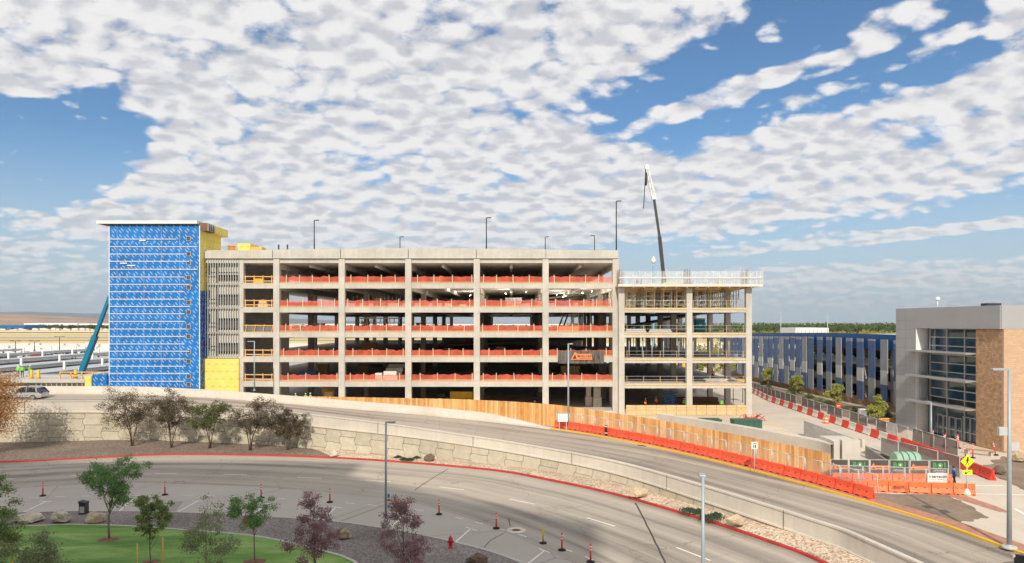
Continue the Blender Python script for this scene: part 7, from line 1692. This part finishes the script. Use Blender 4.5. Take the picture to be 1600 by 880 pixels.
# foreground trees
p, h = fpx(170, 845, 722); tree('locust_tree', 'wide leaning green locust tree on the lawn at the left', p, h, 1.85, h*.42, M['leaf_locust'], M['bark_pale'], 11000, .06, 3, 14, (.55,0), 1.38, .07, 8, 'vase', rcf=.17)
p, h = fpx(234, 884, 770); tree('young_tree', 'narrow staked young green tree on the lawn, right of the locust', p, h, .95, h*.28, M['leaf_young'], M['bark_pale'], 7500, .055, 5, 12, (0,0), 1, .04, 20, 'round', rcf=.2)
p, h = fpx(322, 935, 774); tree('young_tree', 'thin sparse grey-green young tree at the bottom, right of the staked tree', p, h, 1.25, h*.2, M['leaf_grey'], M['bark_pale'], 5000, .05, 8, 16, (0,0), 1, .045, 22, 'cone', rcf=.2)
p, h = fpx(397, 880, 783); tree('small_tree', 'small round-topped dark green tree on the lawn edge', p, h, 1.3, h*.55, M['leaf_locust'], M['bark_pale'], 6000, .055, 11, 10, (0,0), 1.1, .04, 6, 'round', rcf=.2)
p, h = fpx(492, 925, 778); tree('plum_tree', 'purple-leaved plum tree at the bottom, left one of the two', p, h, 1.3, h*.22, M['leaf_purple'], M['bark'], 7500, .05, 13, 15, (-.05,0), 1, .05, 24, 'cone', rcf=.18)
p, h = fpx(630, 935, 783); tree('plum_tree', 'purple-leaved plum tree at the bottom, right one beside the lamp post', p, h, 1.35, h*.22, M['leaf_purple'], M['bark'], 7500, .05, 17, 15, (.02,0), 1, .05, 24, 'cone', rcf=.18)
p, h = fpx(-8, 915, 735); tree('willow_tree', 'pale green slender tree cut by the left edge', p, h, 1.2, h*.1, M['leaf_young'], M['bark_pale'], 12000, .06, 19, 13, (0,0), 1, .06, 36, 'round')
p, h = fpx(55, 985, 838); tree('young_tree', 'young tree whose leafy top rises over the bottom edge near the left corner', p, h, 1.35, h*.3, M['leaf_grey'], M['bark_pale'], 9000, .055, 23, 12, (0,0), 1, .05, 26, 'round')
for i, (px, py, yt_, lb) in enumerate([(214,895,849,'left of the staked young tree'),(254,891,839,'right of the staked young tree'),(19,900,856,'near the left corner tree')]):
    p = P(px, py, .17); hh = (py-yt_)/F*p[1]; a = MB(); a.tube([(p[0],p[1],0),(p[0]+.02,p[1],.17+hh)], .035, 8); tag(a.build('tree_stake', M['lumber_orange']), f'wooden tree stake {lb}', 'stake', 'wooden tree stakes')
for i, (px, py, r_, lb) in enumerate([(169,845,1.0,'under the wide locust tree'),(236,880,1.1,'under the staked young tree'),(397,879,1.0,'under the small round-topped tree')]):
    p = P(px, py, .2); a = MB(); n = 28; k0 = 0; a.v.append((p[0],p[1],.36))
    for k_ in range(n): an = 2*math.pi*k_/n; rr_ = r_*(1+.12*noise.noise(Vector((k_*.5,i,0)))); a.v.append((p[0]+rr_*math.cos(an), p[1]+rr_*math.sin(an)*.8, .22))
    for k_ in range(n): a.face((0, 1+k_, 1+(k_+1) % n))
    tag(a.build('mulch_ring', M['mulch']), f'ring of reddish bark mulch {lb}', 'mulch ring', 'mulch rings')
# crabapples on the mulch strip
for i, (px, py, yt_, r_, m_, sx2, ln) in enumerate([(206.5,696,612,2.7,'leaf_crab',1.15,-.6),(268,699,617,2.1,'leaf_crab',1.05,.1),(327.5,700,627,1.75,'leaf_crabg',1.45,-.1),(390.8,703,625,2.0,'leaf_crab',1.2,.3),(449,703,645,1.5,'leaf_crab',1.45,.3)]):
    p = P(px, py, .2); h = (py-yt_)/F*p[1]; tree('crabapple_tree', f'brown-green spreading crabapple by the retaining wall, {ORD[i]} from the left', p, h, r_, h*.36, M[m_], M['bark'], 9500, .07, 31+i, 10, (ln,0), sx2, .11, 12, 'round', trunks=3, group='crabapple trees by the wall', rcf=.2)
p = P(-25, 708, .2); tree('autumn_tree', 'orange-brown autumn tree cut by the left edge, before the retaining wall', p, 8.6, 3.3, 1.6, M['leaf_orange'], M['bark'], 17000, .09, 41, 12, (1.0,0), 1.25, .12, 30, 'cone', trunks=5)
# street trees by the blue garage
for i, (px, py, yt_) in enumerate([(1200,603,574),(1244,617,583),(1304,641,598),(1369,663,615)]):
    c = G(px, py); h = (py-yt_)/F*c[1]; tree('street_tree', f'small yellow-green street tree along the blue garage, {ORD[i]} from the left', (*c, 1.1), h, h*.29, h*.25, M['leaf_yellow'], M['bark_pale'], 2600, .13, 51+i, 7, (0,0), 1, .06, 14, 'cone', group='street trees by the blue garage')
for i, (px, yy) in enumerate([(1100,150),(1128,148),(1150,146),(1088,152)]):
    tree('street_tree', f'yellow-green tree seen through the right wing, {ORD[[1,2,3,0][i]]} from the left', (PX(px,yy)+6, yy+26, 1.1), 6, 2.0, 1.5, M['leaf_yellow'], M['bark_pale'], 1800, .2, 61+i, 6, (0,0), 1, .07, 12, 'cone', group='trees behind the right wing')
# shrubs
def shrub(loc, r_, h, m, label, n=900, leaf=.09, seed=1, grp=None, name='shrub'):
    rn = random.Random(seed); t = thing(name, label, 'shrub', loc, grp); lf = MB()
    for i in range(n):
        d_ = Vector((rn.gauss(0,.45), rn.gauss(0,.45), 0)); zz_ = rn.random()**.8*h*max(.15, 1-d_.length*.8); p = Vector((d_.x*r_, d_.y*r_, zz_)); s_ = leaf*rn.uniform(.6,1.3); n_ = Vector((rn.gauss(0,1), rn.gauss(0,1), rn.gauss(.4,1))).normalized(); u1 = n_.orthogonal().normalized(); v1 = n_.cross(u1); k0 = len(lf.v)
        lf.v += [tuple(p-u1*s_), tuple(p+v1*s_*.5), tuple(p+u1*s_), tuple(p-v1*s_*.5)]; lf.face((k0,k0+1,k0+2,k0+3))
    o = lf.build('foliage', m); o.parent = t
    st_ = MB()
    for i in range(6): an = rn.random()*6.28; st_.tube([(0,0,-.05),(math.cos(an)*r_*.4,math.sin(an)*r_*.4,h*.6)], [.025,.01], 5)
    o = st_.build('stem', M['bark']); o.parent = t
for i, (px, py, z, r_) in enumerate([(622,715.5,.15,.5),(631,718.5,.15,.45),(640,719.5,.15,.6),(651,716.5,.15,.5),(1077,799,.35,.75),(1092,800,.4,.35),(1106,810,.35,.8),(1119,806,.4,.5)]):
    shrub(P(px, py, z), r_, .3, M['juniper'], f'low dark juniper on the gravel under the retaining wall, {ORD[i]} from the left', 500, .07, 70+i, 'low junipers')
for i in range(16):
    y = 88+i*4.6+rnd.uniform(-1,1); shrub((52.5+rnd.uniform(-1.5,2.5), y, 1.1), rnd.uniform(.7,1.3), rnd.uniform(.8,1.6), M[rnd.choice(('leaf_locust','leaf_young','leaf_crabg'))], f'low shrub in the planting strip before the blue garage, {ORD[i]} from the near end', 700, .1, 90+i, 'shrubs before the blue garage')
# far woods
def wood(name, x0_, x1_, y0_, y1_, h, n, m, size, label=None, seed=1, zb=0, hv=.35, dens=16):
    rn = random.Random(seed); lf = MB(); nt_ = max(8, n//dens)
    for k_ in range(nt_):
        cx_, cy_ = rn.uniform(x0_, x1_), rn.uniform(y0_, y1_); hh = h*(1-hv*rn.random()); r_ = hh*.42
        for i in range(dens):
            d_ = Vector((rn.gauss(0,.5), rn.gauss(0,.5), rn.gauss(0,.42))); p = Vector((cx_+d_.x*r_, cy_+d_.y*r_, zb+max(.3, hh*.6+d_.z*hh*.42))); 
            if p.z > zb+hh: p.z = zb+hh*rn.uniform(.7,1)
            s_ = size*rn.uniform(.6,1.4); n_ = Vector((rn.gauss(0,1), rn.gauss(-.6,.8), rn.gauss(.5,.8))).normalized(); u1 = n_.orthogonal().normalized(); v1 = n_.cross(u1); k0 = len(lf.v)
            lf.v += [tuple(p-u1*s_-v1*s_*.3), tuple(p+v1*s_*.8), tuple(p+u1*s_), tuple(p-v1*s_*.7)]; lf.face((k0,k0+1,k0+2,k0+3))
    tag(lf.build(name, m), label, None, None, 'stuff')
wood('distant_wood', 130, 620, 330, 620, 9.5, 40000, M['leaf_farY'], .75, 'yellow-green wood beyond the blue garage', 1, dens=60)
wood('distant_wood', 80, 900, 620, 1100, 15.2, 60000, M['leaf_far'], 1.2, 'dark green wood on the horizon at the right', 2, hv=.2, dens=50)
wood('distant_wood', 60, 180, 200, 300, 7.5, 14000, M['leaf_farY'], .5, 'yellow-green trees right behind the garage wing', 5, dens=80)
wood('distant_wood', -700, 900, 1500, 1690, 11, 20000, M['leaf_far'], 2.0, 'dark wood on the horizon behind the garage', 3, dens=24)
wood('distant_wood', -1350, -800, 1560, 1700, 11, 9000, M['leaf_far'], 2.0, 'dark green tree belt before the far hangars at the left', 4, dens=30)
# far clutter on the far apron: parked aircraft-size sheds read as one mass
rn = random.Random(5); a = MB()
for i in range(160): x = rn.uniform(-1500,-700); y = rn.uniform(1300,1500); w_ = rn.uniform(3,14); a.box(x, x+w_, y, y+6, .8, rn.uniform(2.5,5))
tag(a.build('distant_vehicles', M['shedwhite']), 'mass of tiny pale vehicles and sheds across the airfield', None, None, 'stuff')
rn = random.Random(6)
for i in range(26):
    Yd = rn.uniform(300, 440); px = rn.uniform(-5, 168); x = PX(px, Yd)
    if i < 8: pass
a = MB()
for i in range(60): x = rn.uniform(-320,-185); y = rn.uniform(295,440); a.box(x, x+rn.uniform(1.5,5), y, y+2, .95, rn.uniform(1.6,2.8))
tag(a.build('apron_equipment', M['shedwhite']), 'scatter of small pale ground equipment on the bright apron', None, None, 'stuff')
# airfield fence line
t = thing('airfield_fence', 'long dark perimeter fence line across the airfield behind the carports', 'fence', (-300, 470, .9))
a = MB(); a.box(-900, -60, 470, 470.2, 2.9, 3.2); a.build('rail', M['darkmetal'], t)

# tall building behind the camera that throws the big shadow on the lower road
tb = thing('office_tower', 'tall building behind the viewpoint whose shadow covers the lower left road', 'building', (-40, -30, 0))
Hs = 56.0; Ls_ = Hs/math.tan(R(SUN_EL)); ox, oy = -math.sin(R(SUN_AZ))*Ls_, -math.cos(R(SUN_AZ))*Ls_
sp = [P(938,872,0), P(934,819,0), P(700,775,0), P(548,744,0), P(566,724,0), P(425,722,0)]
poly = [(p[0]+ox, p[1]+oy) for p in sp]+[(-150, P(425,722,0)[1]+oy), (-150, -90), (poly0 := (P(938,872,0)[0]+ox-1))and((P(938,872,0)[0]+ox-1), -90)]
a = MB(); a.prism(poly, 0, Hs); recalc(a.build('wall', M['concrete'], tb))
print('tower poly', poly)
# haze over everything
hz = MB(); hz.box(-29500, 29500, -3000, 28000, -1.2, 700); ho = hz.build('haze', []) if False else None
me = bpy.data.meshes.new('haze'); bm = bmesh.new(); bmesh.ops.create_cube(bm, size=1); bmesh.ops.scale(bm, vec=(56000, 27000, 901.2), verts=bm.verts); bmesh.ops.translate(bm, vec=(0, 11500, 449.4), verts=bm.verts); bm.to_mesh(me); bm.free()
ho = bpy.data.objects.new('haze', me); col.objects.link(ho); hm = bpy.data.materials.new('haze_air'); hm.use_nodes = True; ht = hm.node_tree; ht.nodes.remove(ht.nodes['Principled BSDF']); pv_ = ht.nodes.new('ShaderNodeVolumePrincipled'); pv_.inputs['Color'].default_value = (.72,.82,.95,1); pv_.inputs['Density'].default_value = HAZE; pv_.inputs['Anisotropy'].default_value = .2
ht.links.new(pv_.outputs[0], ht.nodes['Material Output'].inputs['Volume']); me.materials.append(hm); tag(ho, 'pale morning haze over the whole airfield', None, None, 'stuff')
